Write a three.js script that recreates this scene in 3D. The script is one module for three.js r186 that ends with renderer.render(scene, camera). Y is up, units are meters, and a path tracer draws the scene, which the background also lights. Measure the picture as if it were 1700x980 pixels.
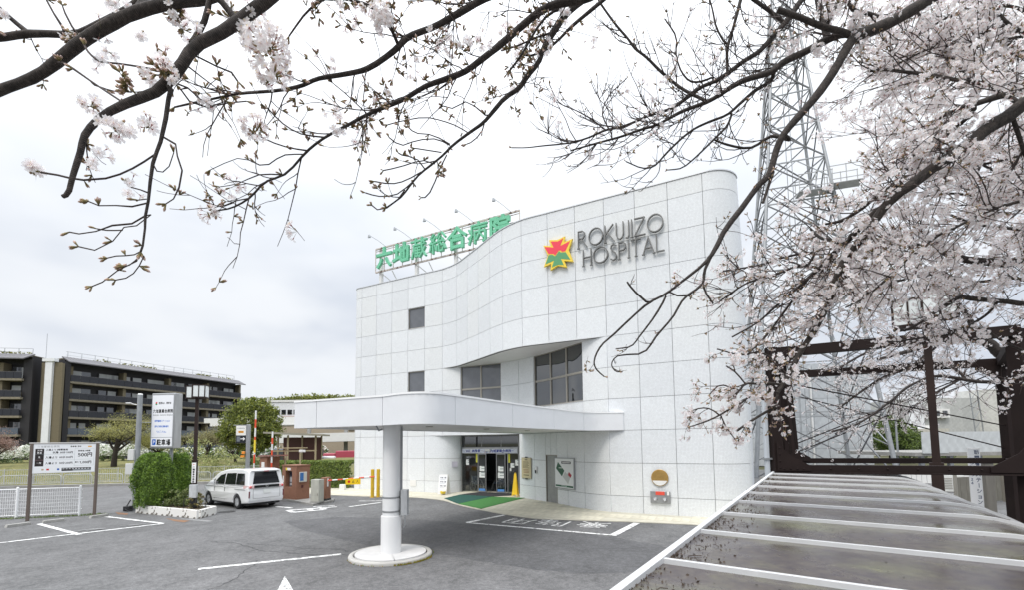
import * as THREE from 'three';
import { mergeGeometries } from 'three/addons/utils/BufferGeometryUtils.js';
import { RoundedBoxGeometry } from 'three/addons/geometries/RoundedBoxGeometry.js';

const scene = new THREE.Scene();
// camera: a shift lens, pitched up 4.1 degrees, 2.9 m above the car park
const camera = new THREE.PerspectiveCamera(2 * Math.atan(680.8 / 766.8) * 180 / Math.PI, 1700 / 1361.6, 0.1, 4000);
camera.setViewOffset(1700, 1361.6, 0, 0, 1700, 980);
camera.position.set(0, 2.9, 0);
camera.rotation.order = 'YXZ';
camera.rotation.set(0.0721, 0, -0.0109);
const renderer = new THREE.WebGLRenderer({ antialias: true });
renderer.toneMapping = THREE.LinearToneMapping;
renderer.toneMappingExposure = 1.3;
renderer.shadowMap.enabled = true;

// seeded random numbers and value noise
let seedState = 12345;
const reseed = (n) => { seedState = n | 0; };
function rnd() { seedState = (seedState + 0x6d2b79f5) | 0; let t = Math.imul(seedState ^ (seedState >>> 15), 1 | seedState); t = (t + Math.imul(t ^ (t >>> 7), 61 | t)) ^ t; return ((t ^ (t >>> 14)) >>> 0) / 4294967296; }
const rr = (a, b) => a + (b - a) * rnd();
function hash3(x, y, z) { let h = Math.imul(x | 0, 374761393) + Math.imul(y | 0, 668265263) + Math.imul(z | 0, 1442695041); h = Math.imul(h ^ (h >>> 13), 1274126177); return ((h ^ (h >>> 16)) >>> 0) / 4294967296; }
const sm = (t) => t * t * (3 - 2 * t), lerp = (a, b, t) => a + (b - a) * t;
function vnoise(x, y, z) {
  const X = Math.floor(x), Y = Math.floor(y), Z = Math.floor(z), u = sm(x - X), v = sm(y - Y), w = sm(z - Z);
  const c = (i, j, k) => hash3(X + i, Y + j, Z + k);
  return lerp(lerp(lerp(c(0, 0, 0), c(1, 0, 0), u), lerp(c(0, 1, 0), c(1, 1, 0), u), v), lerp(lerp(c(0, 0, 1), c(1, 0, 1), u), lerp(c(0, 1, 1), c(1, 1, 1), u), v), w);
}
function fbm(x, y, z = 0, o = 4) { let s = 0, a = 0.5, t = 0; for (let i = 0; i < o; i++) { s += a * vnoise(x, y, z); t += a; a *= 0.5; x *= 2.03; y *= 2.03; z *= 2.03; } return s / t; }
const clamp = (v, a = 0, b = 1) => Math.min(b, Math.max(a, v));
const step = (a, b, v) => sm(clamp((v - a) / (b - a)));

// the overcast sky: luminance rises from the horizon to the zenith, low cloud banks slightly blue
{
  const W = 1024, H = 512, d = new Float32Array(W * H * 4);
  for (let j = 0; j < H; j++) {
    const el = ((j + 0.5) / H - 0.5) * Math.PI, se = Math.sin(el), ce = Math.cos(el);
    for (let i = 0; i < W; i++) {
      const az = ((i + 0.5) / W - 0.5) * 2 * Math.PI, x = Math.cos(az) * ce, z = Math.sin(az) * ce;
      const L = 0.71 + 2.35 * Math.pow(clamp(se), 3.6);
      const k = 1 / (0.16 + Math.max(0, se)), n = fbm(x * k * 1.5 + 9, z * k * 1.5 + 3, se * 2, 5), n2 = fbm(x * k * 0.5 + 40, z * k * 0.5 + 7, se, 3);
      const bank = step(0.42, 0.66, n * 0.65 + n2 * 0.35);
      const dark = bank * 0.2 * (1 - 0.75 * step(0.25, 0.7, se));
      const o = (j * W + i) * 4;
      d[o] = L * (1 - dark * 1.15) * 0.965; d[o + 1] = L * (1 - dark) * 1.0; d[o + 2] = L * (1 - dark * 0.72) * 1.05; d[o + 3] = 1;
      if (se < 0) { const g = clamp(1 + se * 6, 0.25, 1); d[o] *= g; d[o + 1] *= g; d[o + 2] *= g; }
    }
  }
  const t = new THREE.DataTexture(d, W, H, THREE.RGBAFormat, THREE.FloatType);
  t.mapping = THREE.EquirectangularReflectionMapping; t.magFilter = THREE.LinearFilter; t.minFilter = THREE.LinearFilter; t.needsUpdate = true;
  scene.background = t; scene.environment = t;
}
// the sun behind the cloud, high and to the left behind the camera
const sun = new THREE.DirectionalLight(0xfff6ea, 1.1);
sun.position.set(-30, 70, 26); sun.target.position.set(0, 0, -20);
sun.castShadow = true; sun.shadow.radius = 34; sun.shadow.mapSize.set(2048, 2048);
Object.assign(sun.shadow.camera, { left: -60, right: 60, top: 60, bottom: -60, near: 1, far: 220 });
scene.add(sun, sun.target);

// ---------- helpers: names, things, parts ----------
const taken = new Map();
function numbered(name) { const n = taken.get(name) || 0; taken.set(name, n + 1); return n ? name + '_' + String(n).padStart(3, '0') : name; }
function tag(o, label, category, group) { o.userData.label = label; o.userData.category = category; if (group) o.userData.group = group; return o; }
function thing(name, label, category, [x, y, z] = [0, 0, 0], turn = 0, group) {
  const o = new THREE.Group(); o.name = numbered(name); o.position.set(x, y, z); o.rotation.y = turn; scene.add(o); return tag(o, label, category, group);
}
function merge(list) {
  const l = list.flat(9).filter(Boolean).map((g) => { const q = g.index ? g.toNonIndexed() : g; for (const n of Object.keys(q.attributes)) if (!['position', 'normal', 'uv', 'color'].includes(n)) q.deleteAttribute(n); return q; });
  if (l.some((g) => g.attributes.color)) for (const g of l) if (!g.attributes.color) g.setAttribute('color', new THREE.BufferAttribute(new Float32Array(g.attributes.position.count * 3).fill(1), 3));
  return l.length === 1 ? l[0] : mergeGeometries(l);
}
function mesh(name, geos, mat) { const m = new THREE.Mesh(merge([geos]), mat); m.name = name; m.castShadow = m.receiveShadow = true; return m; }
function part(parent, name, geos, mat, label) { const m = mesh(name, geos, mat); if (label) m.userData.label = label; parent.add(m); return m; }
function partW(parent, name, geos, mat, label) { const m = part(parent, name, geos, mat, label); const p = parent.position; m.geometry.translate(-p.x, -p.y, -p.z); return m; }   // geometry given in world metres
function solo(name, label, category, geos, mat, group, pos) { const m = mesh(numbered(name), geos, mat); if (pos) m.position.set(...pos); scene.add(m); return tag(m, label, category, group); }
function struct(name, geos, mat) { const m = mesh(numbered(name), geos, mat); m.userData.kind = 'structure'; scene.add(m); return m; }
function dup(root, [x, y, z], turn, label) { const r = root.clone(); r.name = numbered(root.name.replace(/_\d{3}$/, '')); r.userData = { ...root.userData }; if (label) r.userData.label = label; r.position.set(x, y, z); r.rotation.y = turn; scene.add(r); return r; }

// ---------- helpers: shapes (uv in metres) ----------
const moved = (g, x = 0, y = 0, z = 0, ry = 0, rx = 0, rz = 0) => { if (rz) g.rotateZ(rz); if (rx) g.rotateX(rx); if (ry) g.rotateY(ry); g.translate(x, y, z); return g; };
function bx(w, h, d, x = 0, y = 0, z = 0, ry = 0, rx = 0, rz = 0) {
  const g = new THREE.BoxGeometry(w, h, d), u = g.attributes.uv, s = [[d, h], [d, h], [w, d], [w, d], [w, h], [w, h]];
  for (let i = 0; i < 24; i++) u.setXY(i, u.getX(i) * s[i >> 2][0], u.getY(i) * s[i >> 2][1]);
  return moved(g, x, y, z, ry, rx, rz);
}
function rb(w, h, d, r, x = 0, y = 0, z = 0, ry = 0, rx = 0, rz = 0, seg = 2) { return moved(new RoundedBoxGeometry(w, h, d, seg, r), x, y, z, ry, rx, rz); }
function cyl(r0, r1, h, x = 0, y = 0, z = 0, seg = 16, rx = 0, rz = 0) { const g = new THREE.CylinderGeometry(r1, r0, h, seg), u = g.attributes.uv; for (let i = 0; i < u.count; i++) u.setXY(i, u.getX(i) * 6.28 * r0, u.getY(i) * h); return moved(g, x, y + (rx || rz ? 0 : h / 2), z, 0, rx, rz); }   // stands on y
function tube(pts, rad, seg = 8, capped = true) {   // swept round bar through points [x,y,z]; rad a number or one per point
  const n = pts.length, P = pts.map((p) => new THREE.Vector3(...p)), pos = [], nor = [], uv = [], idx = [];
  let N = null, L = 0;
  for (let i = 0; i < n; i++) {
    const T = P[Math.min(n - 1, i + 1)].clone().sub(P[Math.max(0, i - 1)]).normalize();
    if (!N) { N = new THREE.Vector3(Math.abs(T.y) > 0.9 ? 1 : 0, Math.abs(T.y) > 0.9 ? 0 : 1, 0); }
    N.sub(T.clone().multiplyScalar(N.dot(T))).normalize();
    const Bn = T.clone().cross(N), r = Array.isArray(rad) ? rad[i] : rad;
    if (i) L += P[i].distanceTo(P[i - 1]);
    for (let k = 0; k <= seg; k++) {
      const a = k / seg * 2 * Math.PI, c = Math.cos(a), s = Math.sin(a);
      const nx = N.x * c + Bn.x * s, ny = N.y * c + Bn.y * s, nz = N.z * c + Bn.z * s;
      pos.push(P[i].x + nx * r, P[i].y + ny * r, P[i].z + nz * r); nor.push(nx, ny, nz); uv.push(k / seg * 6.28 * r, L);
    }
  }
  for (let i = 0; i < n - 1; i++) for (let k = 0; k < seg; k++) { const a = i * (seg + 1) + k, b = a + seg + 1; idx.push(a, a + 1, b, b, a + 1, b + 1); }
  if (capped) for (const [i, dir] of [[0, 1], [n - 1, -1]]) {
    const T = P[Math.min(n - 1, i + 1)].clone().sub(P[Math.max(0, i - 1)]).normalize().multiplyScalar(-dir), b = pos.length / 3;
    for (let k = 0; k <= seg; k++) { const o = (i * (seg + 1) + k) * 3; pos.push(pos[o], pos[o + 1], pos[o + 2]); nor.push(T.x, T.y, T.z); uv.push(0, 0); }
    for (let k = 1; k < seg - 1; k++) dir > 0 ? idx.push(b, b + k + 1, b + k) : idx.push(b, b + k, b + k + 1);
  }
  const g = new THREE.BufferGeometry();
  g.setAttribute('position', new THREE.Float32BufferAttribute(pos, 3)); g.setAttribute('normal', new THREE.Float32BufferAttribute(nor, 3)); g.setAttribute('uv', new THREE.Float32BufferAttribute(uv, 2)); g.setIndex(idx);
  return g;
}
const bar = (a, b, r, seg = 8) => tube([a, b], r, seg);
function beam(a, b, w, h = w) {   // square bar from a to b
  const A = new THREE.Vector3(...a), Bv = new THREE.Vector3(...b), d = Bv.clone().sub(A), L = d.length(), g = bx(w, h, L);
  const m = new THREE.Matrix4().lookAt(Bv, A, Math.abs(d.y) > 0.95 * L ? new THREE.Vector3(0, 0, 1) : new THREE.Vector3(0, 1, 0));
  g.applyMatrix4(m); g.translate((A.x + Bv.x) / 2, (A.y + Bv.y) / 2, (A.z + Bv.z) / 2); return g;
}
function prism(poly, y0, y1) {   // upright prism over a ground plan [[x,z],...]
  const s = new THREE.Shape(poly.map(([x, z]) => new THREE.Vector2(x, -z))), g = new THREE.ExtrudeGeometry(s, { depth: y1 - y0, bevelEnabled: false });
  g.rotateX(-Math.PI / 2); g.translate(0, y0, 0); return g;
}
function sheet(poly, y) { const g = new THREE.ShapeGeometry(new THREE.Shape(poly.map(([x, z]) => new THREE.Vector2(x, -z)))); g.rotateX(-Math.PI / 2); g.translate(0, y, 0); return g; }
function slab(poly, depth, bev = 0) { const g = new THREE.ExtrudeGeometry(new THREE.Shape(poly.map(([x, y]) => new THREE.Vector2(x, y))), { depth, bevelEnabled: bev > 0, bevelSize: bev, bevelThickness: bev, bevelSegments: 2, bevelOffset: -bev }); return g; }   // outline in x,y, thickness along z
function lathe(prof, seg = 24) { return new THREE.LatheGeometry(prof.map(([r, y]) => new THREE.Vector2(r, y)), seg); }
const plane = (w, h, x = 0, y = 0, z = 0, ry = 0, rx = 0) => moved(new THREE.PlaneGeometry(w, h), x, y, z, ry, rx);
function unitUV(g) { g.computeBoundingBox(); const b = g.boundingBox, p = g.attributes.position, u = g.attributes.uv; for (let i = 0; i < p.count; i++) u.setXY(i, (p.getX(i) - b.min.x) / (b.max.x - b.min.x), (p.getY(i) - b.min.y) / (b.max.y - b.min.y)); return g; }
function tint(g, c) { const n = g.attributes.position.count, a = new Float32Array(n * 3); for (let i = 0; i < n; i++) a.set(c, i * 3); g.setAttribute('color', new THREE.BufferAttribute(a, 3)); return g; }

// ---------- textures ----------
function dataTex(w, h, fn, srgb = true, rep = 1) {   // fn(u, v) gives r,g,b 0..1; tiles when fn does
  const d = new Uint8Array(w * h * 4);
  for (let j = 0; j < h; j++) for (let i = 0; i < w; i++) { const c = fn(i / w, j / h, i, j), o = (j * w + i) * 4; d[o] = clamp(c[0]) * 255; d[o + 1] = clamp(c[1]) * 255; d[o + 2] = clamp(c[2]) * 255; d[o + 3] = 255; }
  const t = new THREE.DataTexture(d, w, h, THREE.RGBAFormat); t.wrapS = t.wrapT = THREE.RepeatWrapping; t.magFilter = THREE.LinearFilter; t.minFilter = THREE.LinearMipmapLinearFilter; t.generateMipmaps = true;
  if (srgb) t.colorSpace = THREE.SRGBColorSpace; t.repeat.set(rep, rep); t.needsUpdate = true; return t;
}
const tfbm = (u, v, f, o = 4, s = 0) => {   // tiling noise
  let a = 0.5, t = 0, r = 0; for (let i = 0; i < o; i++) { const F = f << i, x = u * F, y = v * F, X = Math.floor(x), Y = Math.floor(y), p = sm(x - X), q = sm(y - Y), c = (k, l) => hash3((X + k) % F, (Y + l) % F, s + i * 17); r += a * lerp(lerp(c(0, 0), c(1, 0), p), lerp(c(0, 1), c(1, 1), p), q); t += a; a *= 0.55; } return r / t;
};
const grey = (v) => [v, v, v];
const T = {};
T.mottle = dataTex(256, 256, (u, v) => grey(0.84 + 0.16 * tfbm(u, v, 6, 5, 1)), true, 0.5);
T.clean = dataTex(256, 256, (u, v) => grey(0.95 + 0.05 * tfbm(u, v, 6, 5, 12)), true, 0.4);
T.grain = dataTex(256, 256, (u, v) => grey(tfbm(u, v, 24, 4, 2)), false, 1);
T.asphalt = dataTex(1024, 1024, (u, v) => { const f = hash3(u * 1024, v * 1024, 5), g = tfbm(u, v, 220, 2, 3), s = tfbm(u, v, 5, 5, 8), m = tfbm(u, v, 44, 3, 9); return grey(0.62 + 0.22 * (g - 0.5) + 0.2 * (m - 0.5) + (f > 0.93 ? 0.16 : f < 0.1 ? -0.1 : 0) + 0.16 * (s - 0.5)); }, true, 1 / 3);
T.concrete = dataTex(512, 512, (u, v) => { const s = tfbm(u, v, 4, 6, 21), f = tfbm(u, v, 90, 2, 22); return grey(0.72 + 0.22 * (s - 0.5) + 0.1 * (f - 0.5)); }, true, 0.4);
// glazed mosaic, 27 small tiles to a 1.334 m panel
{
  const N = 27, K = 18;
  const h = (i, j, s) => hash3(i, j, s);
  T.mosaic = dataTex(N * K, N * K, (u, v, i, j) => { const a = i % K, b = j % K, X = Math.floor(i / K), Y = Math.floor(j / K); if (a < 2 || b < 2) { const q = 0.73 + 0.05 * h(i, j, 3); return [q, q, q * 1.01]; } const t = 0.935 + 0.04 * (h(X, Y, 1) - 0.5) + 0.03 * (tfbm(u, v, 5, 3, 6) - 0.5); return [t * 0.985, t, t * 1.012]; }, true, 1 / 1.3337);
}
T.bark = dataTex(256, 512, (u, v) => { const w = tfbm(u, v, 8, 4, 31), l = Math.abs(Math.sin((v * 60 + w * 3) * 3.14)), n = tfbm(u, v, 40, 3, 33); const k = 0.36 + 0.3 * (n - 0.5) + (l > 0.93 ? 0.16 : 0) + 0.25 * (w - 0.5); return [k * 1.02, k * 0.98, k * 0.95]; }, true, 3);
T.render = dataTex(256, 256, (u, v) => grey(0.8 + 0.2 * tfbm(u, v, 60, 3, 41) - 0.12 * Math.max(0, tfbm(u, v, 5, 4, 42) - 0.5)), true, 1);
function canvasTex(w, h, draw) { const c = document.createElement('canvas'); c.width = w; c.height = h; const x = c.getContext('2d'); draw(x, w, h); const t = new THREE.CanvasTexture(c); t.colorSpace = THREE.SRGBColorSpace; t.anisotropy = 8; return t; }

// ---------- materials ----------
const lin = (r, g, b) => new THREE.Color().setRGB(r, g, b);
function mat(c, o = {}) { const m = o.physical ? new THREE.MeshPhysicalMaterial() : new THREE.MeshStandardMaterial(); const { physical, ...rest } = o; m.color = Array.isArray(c) ? lin(...c) : new THREE.Color(c); m.roughness = 0.7; Object.assign(m, rest); return m; }
const M = {
  mosaic: [[0.98, 0], [1.0, 0], [1.02, 0.004], [0.965, 0], [0.99, 0.016], [1.005, 0.008]].map(([k, y]) => mat([0.955 * k + y * 0.3, 0.962 * k, 0.97 * k - y], { map: T.mosaic, roughness: 0.38 })),
  backing: mat([0.17, 0.175, 0.18], { roughness: 0.9 }),
  whitePanel: mat([0.8, 0.82, 0.85], { map: T.clean, roughness: 0.35 }),
  whitePaint: mat([0.8, 0.8, 0.79], { map: T.clean, roughness: 0.5 }),
  soffit: mat([0.8, 0.8, 0.79], { map: T.clean, roughness: 0.6 }),
  frame: mat([0.36, 0.34, 0.3], { roughness: 0.45, metalness: 0.6 }),
  steel: mat([0.5, 0.51, 0.52], { map: T.mottle, roughness: 0.35, metalness: 0.8 }),
  galv: mat([0.42, 0.44, 0.46], { map: T.mottle, roughness: 0.5, metalness: 0.55 }),
  darkSteel: mat([0.024, 0.016, 0.015], { physical: true, map: T.mottle, roughness: 0.7, specularIntensity: 0.3 }),
  lightGalv: mat([0.55, 0.56, 0.57], { map: T.mottle, roughness: 0.5 }),
  black: mat([0.02, 0.02, 0.022], { roughness: 0.5 }),
  rubber: mat([0.025, 0.025, 0.027], { roughness: 0.9 }),
  glass: mat([0.02, 0.024, 0.028], { physical: true, roughness: 0.02, ior: 2.1, map: T.mottle }),
  greyGlass: mat([0.13, 0.14, 0.16], { physical: true, roughness: 0.12, ior: 1.8, map: T.mottle }),
  clear: mat([0.9, 0.93, 0.92], { physical: true, transmission: 1, roughness: 0.02, thickness: 0, ior: 1.6 }),
  asphalt: mat([0.385, 0.385, 0.385], { map: T.asphalt, bumpMap: T.asphalt, bumpScale: 0.006, roughness: 0.88, vertexColors: true }),
  concrete: mat([0.62, 0.61, 0.58], { map: T.concrete, roughness: 0.9 }),
  paint: mat([0.84, 0.84, 0.82], { map: T.concrete, roughness: 0.7 }),
};

// ---------- lettering: strokes on a 100 x 100 grid ----------
const STROKES = {
六:'50 4 50 22|5 36 95 36|33 62 26 78 10 97|66 62 75 78 91 97',地:'6 34 40 34|22 8 22 78|3 84 42 72|48 46 94 28 94 66|70 6 70 76|52 26 52 84 58 92 92 92 95 76',
蔵:'4 14 96 14|30 2 30 26|68 2 68 26|18 34 88 34|20 34 20 62 8 96|30 48 30 90|30 48 60 48|30 90 62 90|30 62 60 62|30 76 60 76|45 48 45 90|68 30 74 64 92 94|88 52 70 80 56 96|80 22 88 30',
総:'26 4 10 24 28 36|38 18 8 48|6 50 40 46|24 48 24 96|12 62 6 84|36 60 40 80|62 6 48 26|76 4 94 26|66 22 54 44|54 44 84 42|78 32 88 48|50 66 46 86|60 56 60 88 66 92 82 92 84 80|70 54 76 66|88 62 96 82',
合:'50 3 28 26 4 44|50 3 72 26 96 44|30 42 70 42|20 58 20 97|20 58 80 58|80 58 80 97|20 92 80 92',病:'54 2 54 14|18 14 96 14|18 14 18 60 4 96|4 32 12 46|2 70 18 60|32 28 94 28|36 46 36 97|36 46 90 46|90 46 90 92 80 94|63 28 63 50 44 80|63 56 80 78',
院:'8 8 8 97|8 8 36 8 24 36 36 54 26 66|68 3 68 14|44 16 44 30|44 16 96 16 96 28|52 38 88 38|42 54 97 54|58 54 54 78 38 96|76 54 76 88 82 92 95 92 97 78',
医:'8 8 94 8|14 8 14 90|14 90 96 90|40 16 28 36|34 26 84 26|22 50 90 50|56 28 54 54 26 80|58 54 84 80',療:'54 2 54 12|18 12 96 12|18 12 18 60 4 96|4 30 12 44|2 66 18 58|30 26 92 26|58 16 46 38 28 50|60 30 92 50|44 46 76 46 76 66 44 66 44 46|60 66 60 96|44 76 36 92|76 76 88 90',
法:'8 8 22 20|4 34 18 44|6 92 28 60|36 28 94 28|64 6 64 54|30 54 98 54|58 54 40 84 86 80|76 66 94 92',人:'50 6 46 40 8 94|50 30 66 64 94 94',徳:'26 4 6 28|28 28 6 54|18 44 18 96|38 14 96 14|66 4 66 26|42 26 92 26 92 48 42 48 42 26|60 26 60 48|76 26 76 48|40 70 36 88|54 64 56 90 80 90|68 60 74 72|84 66 94 86',
洲:'6 10 18 22|4 36 16 46|6 92 22 60|40 6 38 60 28 94|62 10 62 90|88 6 88 96|30 34 28 50|50 34 54 50|72 34 78 50',会:'50 3 28 26 4 42|50 3 72 26 96 42|30 40 70 40|14 58 88 58|46 58 24 90 82 86|66 70 88 96',
駐:'10 8 10 56|10 8 46 8|10 24 42 24|10 40 42 40|28 8 28 56|10 56 46 56 42 92 34 94|8 70 4 90|20 70 22 86|32 68 36 82|70 3 78 14|54 24 98 24|58 54 94 54|52 92 99 92|76 24 76 92',車:'8 16 92 16|18 30 82 30 82 66 18 66 18 30|18 48 82 48|4 82 96 82|50 3 50 98',
場:'6 34 34 34|20 8 20 78|3 84 36 70|48 8 86 8 86 40 48 40 48 8|48 24 86 24|38 54 98 54|56 54 36 84|54 66 94 66 88 94 78 94|68 66 48 96|82 66 64 96',乗:'76 4 20 14|6 30 94 30|8 54 92 54|34 18 34 68|66 18 66 68|50 14 50 98|46 62 8 90|54 62 94 90|14 42 88 42',
降:'8 8 8 97|8 8 36 8 24 36 36 54 26 66|62 4 40 34|58 16 90 16 70 38 40 50|56 24 96 50|48 60 92 60|50 60 50 80|42 80 98 80|70 50 70 98',用:'18 8 18 66 6 96|18 8 86 8 86 92 76 96|18 36 86 36|18 62 86 62|52 8 52 96',
入:'34 8 52 12 60 50 94 94|50 36 34 70 6 94',よ:'50 6 50 72 40 90 20 88 18 74 40 68 66 76 86 92|50 34 82 30',り:'28 10 24 40 30 60|70 8 74 40 66 74 46 96',時:'8 14 38 14 38 80 8 80 8 14|8 46 38 46|50 18 92 18|70 4 70 38|44 38 98 38|46 58 98 58|82 42 82 92 70 94|56 68 64 80',
間:'10 6 10 96|10 6 42 6 42 38 10 38|10 22 42 22|58 6 90 6 90 92 82 94|58 6 58 38 90 38|58 22 90 22|34 50 66 50 66 84 34 84 34 50|34 67 66 67',無:'28 4 12 28|20 16 88 16|6 36 94 36|4 62 96 62|24 18 24 62|42 16 42 62|60 16 60 62|78 18 78 62|16 76 8 94|36 76 38 92|58 76 62 92|78 74 92 94',
料:'26 6 26 96|6 40 48 40|12 14 18 30|42 12 36 30|26 44 6 76|28 46 46 66|58 16 72 26|56 38 70 48|54 70 98 62|84 4 84 98',以:'16 10 20 70|4 80 44 62|36 20 48 36|72 8 66 50 36 94|70 54 92 92',分:'38 6 8 46|62 6 94 46|26 48 76 48 70 90 58 92|48 48 40 72 16 94',円:'12 10 12 96|12 10 88 10 88 92 78 94|50 10 50 50|12 50 88 50',
一:'6 50 94 50',般:'22 4 10 18 10 70 4 96|10 18 42 18 42 92|10 54 42 54|24 28 28 42|60 8 56 42|60 8 82 8 82 34 96 36|54 52 88 52 74 80 52 96|58 56 76 84 98 96',二:'18 24 82 24|6 80 94 80',
輪:'6 14 46 14|10 28 42 28 42 58 10 58 10 28|10 43 42 43|4 72 48 72|26 4 26 98|74 4 50 32|74 4 98 32|62 36 86 36|54 48 54 96|54 48 96 48 96 92|68 48 68 92|82 48 82 92|54 70 96 70',専:'10 14 90 14|20 26 80 26 80 56 20 56 20 26|20 41 80 41|50 4 50 60|6 68 96 68|68 58 68 94 56 94|26 76 38 88',
通:'6 12 18 22|4 40 20 40 18 78|4 90 20 78 40 92 98 92|40 8 86 8 64 24|40 26 40 82|40 26 90 26 90 80|40 44 90 44|40 62 90 62|65 26 65 80',路:'10 10 40 10 40 38 10 38 10 10|26 38 26 86|10 56 10 88|26 60 42 60|4 92 44 84|64 4 48 36|62 16 88 16 68 50 46 62|58 26 98 60|56 66 90 66 90 94 56 94 56 66',
訪:'8 8 40 8|14 24 36 24|14 38 36 38|14 54 36 54 36 88 14 88 14 54|70 4 70 18|46 20 98 20|62 20 58 66 42 96|60 44 90 44 86 90 74 92',問:'10 6 10 96|10 6 42 6 42 38 10 38|10 22 42 22|58 6 90 6 90 92 82 94|58 6 58 38 90 38|58 22 90 22|34 54 66 54 66 82 34 82 34 54',
看:'84 4 14 14|12 26 90 26|4 40 96 40|46 12 6 74|32 52 82 52 82 97 32 97 32 52|32 67 82 67|32 82 82 82',護:'6 12 34 12|10 26 32 26|10 40 32 40|10 56 32 56 32 90 10 90 10 56|42 14 98 14|56 4 56 22|82 4 82 22|52 24 42 44|50 34 92 34|50 34 50 62|50 48 90 48|50 62 94 62|70 34 70 62|46 74 86 74 60 96|52 76 92 98',
介:'50 4 6 46|50 4 94 46|36 42 34 70 18 96|64 42 64 96',所:'6 12 46 12|12 28 12 60 4 96|12 28 40 28 40 50 12 50|88 8 58 18|58 18 56 60 46 96|56 42 98 42|80 42 80 98',事:'6 16 94 16|24 28 76 28 76 42 24 42 24 28|12 54 84 54 84 80|4 66 96 66|12 80 84 80|50 4 50 94 38 96',
居:'14 8 84 8 84 26 14 26|14 8 14 60 4 96|26 44 94 44|60 32 60 62|36 62 84 62 84 94 36 94 36 62',宅:'50 3 50 14|10 16 10 30|10 16 90 16 90 28|76 30 26 42|8 60 92 52|48 38 48 88 56 92 92 90',支:'8 22 92 22|50 4 50 46|16 46 80 46 56 76 10 96|26 54 60 84 94 96',
援:'4 28 34 28|20 4 20 92 10 92|4 64 34 52|92 6 46 14|48 22 54 34|66 18 68 32|88 16 80 32|42 42 94 42|38 56 98 56|60 44 54 76 36 96|54 66 86 66 44 98|58 72 96 96',業:'36 4 36 24|62 4 62 24|18 8 26 22|82 6 74 22|8 28 92 28|34 32 40 44|66 32 60 44|12 48 88 48|20 60 80 60|6 72 94 72|50 48 50 98|46 74 10 94|54 74 92 94',
ス:'14 14 84 14 62 54 8 92|58 56 92 92',テ:'22 12 80 12|6 38 94 38|54 38 50 66 26 94',ー:'6 50 94 50',シ:'16 12 36 24|8 38 28 50|14 92 56 78 92 30',ョ:'24 34 80 34 80 94 24 94|26 63 80 63',ン:'12 14 38 34|12 90 56 74 92 26',
ま:'16 20 84 20|18 42 82 42|52 4 52 80 40 94 20 90 22 76 46 72 84 92',こ:'22 16 50 22 78 14|16 66 26 86 86 84',ご:'22 16 50 22 78 14|16 66 26 86 86 84|84 2 90 12|94 0 99 9',ろ:'20 12 74 12 22 58 54 44 84 56 82 80 42 96',最:'20 4 80 4 80 34 20 34 20 4|20 19 80 19|4 44 96 44|16 44 16 90|46 44 46 98|16 58 46 58|16 72 46 72|4 90 50 84|56 54 92 54 56 96|60 62 98 96',
大:'6 34 94 34|50 4 46 50 8 96|52 46 94 96',後:'26 4 6 28|28 28 6 54|18 44 18 96|64 4 44 26 68 30|84 14 46 50|46 50 90 46|78 34 92 54|60 54 38 82|54 64 86 64 46 98|56 72 96 98',外:'26 6 6 50|22 24 46 24 34 66 8 96|16 44 34 58|68 4 68 98|68 40 94 58',来:'10 20 90 20|4 54 96 54|30 28 36 44|70 28 64 44|50 4 50 98|46 56 6 90|54 56 94 90',
患:'22 8 78 8 78 22 22 22 22 8|14 30 86 30 86 46 14 46 14 30|50 2 50 56|22 68 16 88|36 62 38 92 72 92 74 80|50 60 58 74|80 64 94 84',者:'20 20 72 20|46 4 46 40|4 42 96 42|86 6 6 72|32 56 80 56 80 97 32 97 32 56|32 76 80 76',見:'24 4 76 4 76 62 24 62 24 4|24 23 76 23|24 42 76 42|38 62 32 80 6 96|62 62 62 88 70 94 92 92 94 78',
止:'50 6 50 90|50 44 84 44|22 36 22 90|4 92 96 92','「':'90 6 50 6 50 60','」':'10 94 50 94 50 40','←':'94 50 8 50|8 50 34 26|8 50 34 74','→':'6 50 92 50|92 50 64 22|92 50 64 78',
};
const strokesOf = (ch) => (STROKES[ch] || '').split('|').filter(Boolean).map((s) => { const v = s.trim().split(/\s+/).map(Number), o = []; for (let i = 0; i < v.length; i += 2) o.push([v[i], v[i + 1]]); return o; });
function writeText(c, text, x, y, size, { weight = 0.1, pitch = 1.06, color = '#111', vertical = false, font = 'sans-serif', bold = true, wide = 1 } = {}) {   // stroke-drawn signs, Latin by font
  c.save(); c.strokeStyle = c.fillStyle = color; c.lineWidth = size * weight; c.lineJoin = 'round'; c.lineCap = 'square';
  for (const ch of text) {
    if (STROKES[ch]) { for (const s of strokesOf(vertical && ch === 'ー' ? '｜' : ch)) { c.beginPath(); s.forEach(([a, b], i) => c[i ? 'lineTo' : 'moveTo'](x + a / 100 * size * 0.92 * wide, y + b / 100 * size * 0.92)); c.stroke(); } if (vertical && ch === 'ー') { c.beginPath(); c.moveTo(x + size * 0.46, y + size * 0.06); c.lineTo(x + size * 0.46, y + size * 0.86); c.stroke(); } if (vertical) y += size * pitch; else x += size * pitch * wide; }
    else if (ch === ' ') { if (vertical) y += size * 0.5; else x += size * 0.4; }
    else { c.font = (bold ? 'bold ' : '') + size + 'px ' + font; c.textBaseline = 'alphabetic'; const w = c.measureText(ch).width * wide; c.save(); c.translate(x, y + size * 0.86); c.scale(wide, 1); c.fillText(ch, 0, 0); c.restore(); if (vertical) y += size; else x += w; }
  }
  c.restore(); return x;
}
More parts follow.
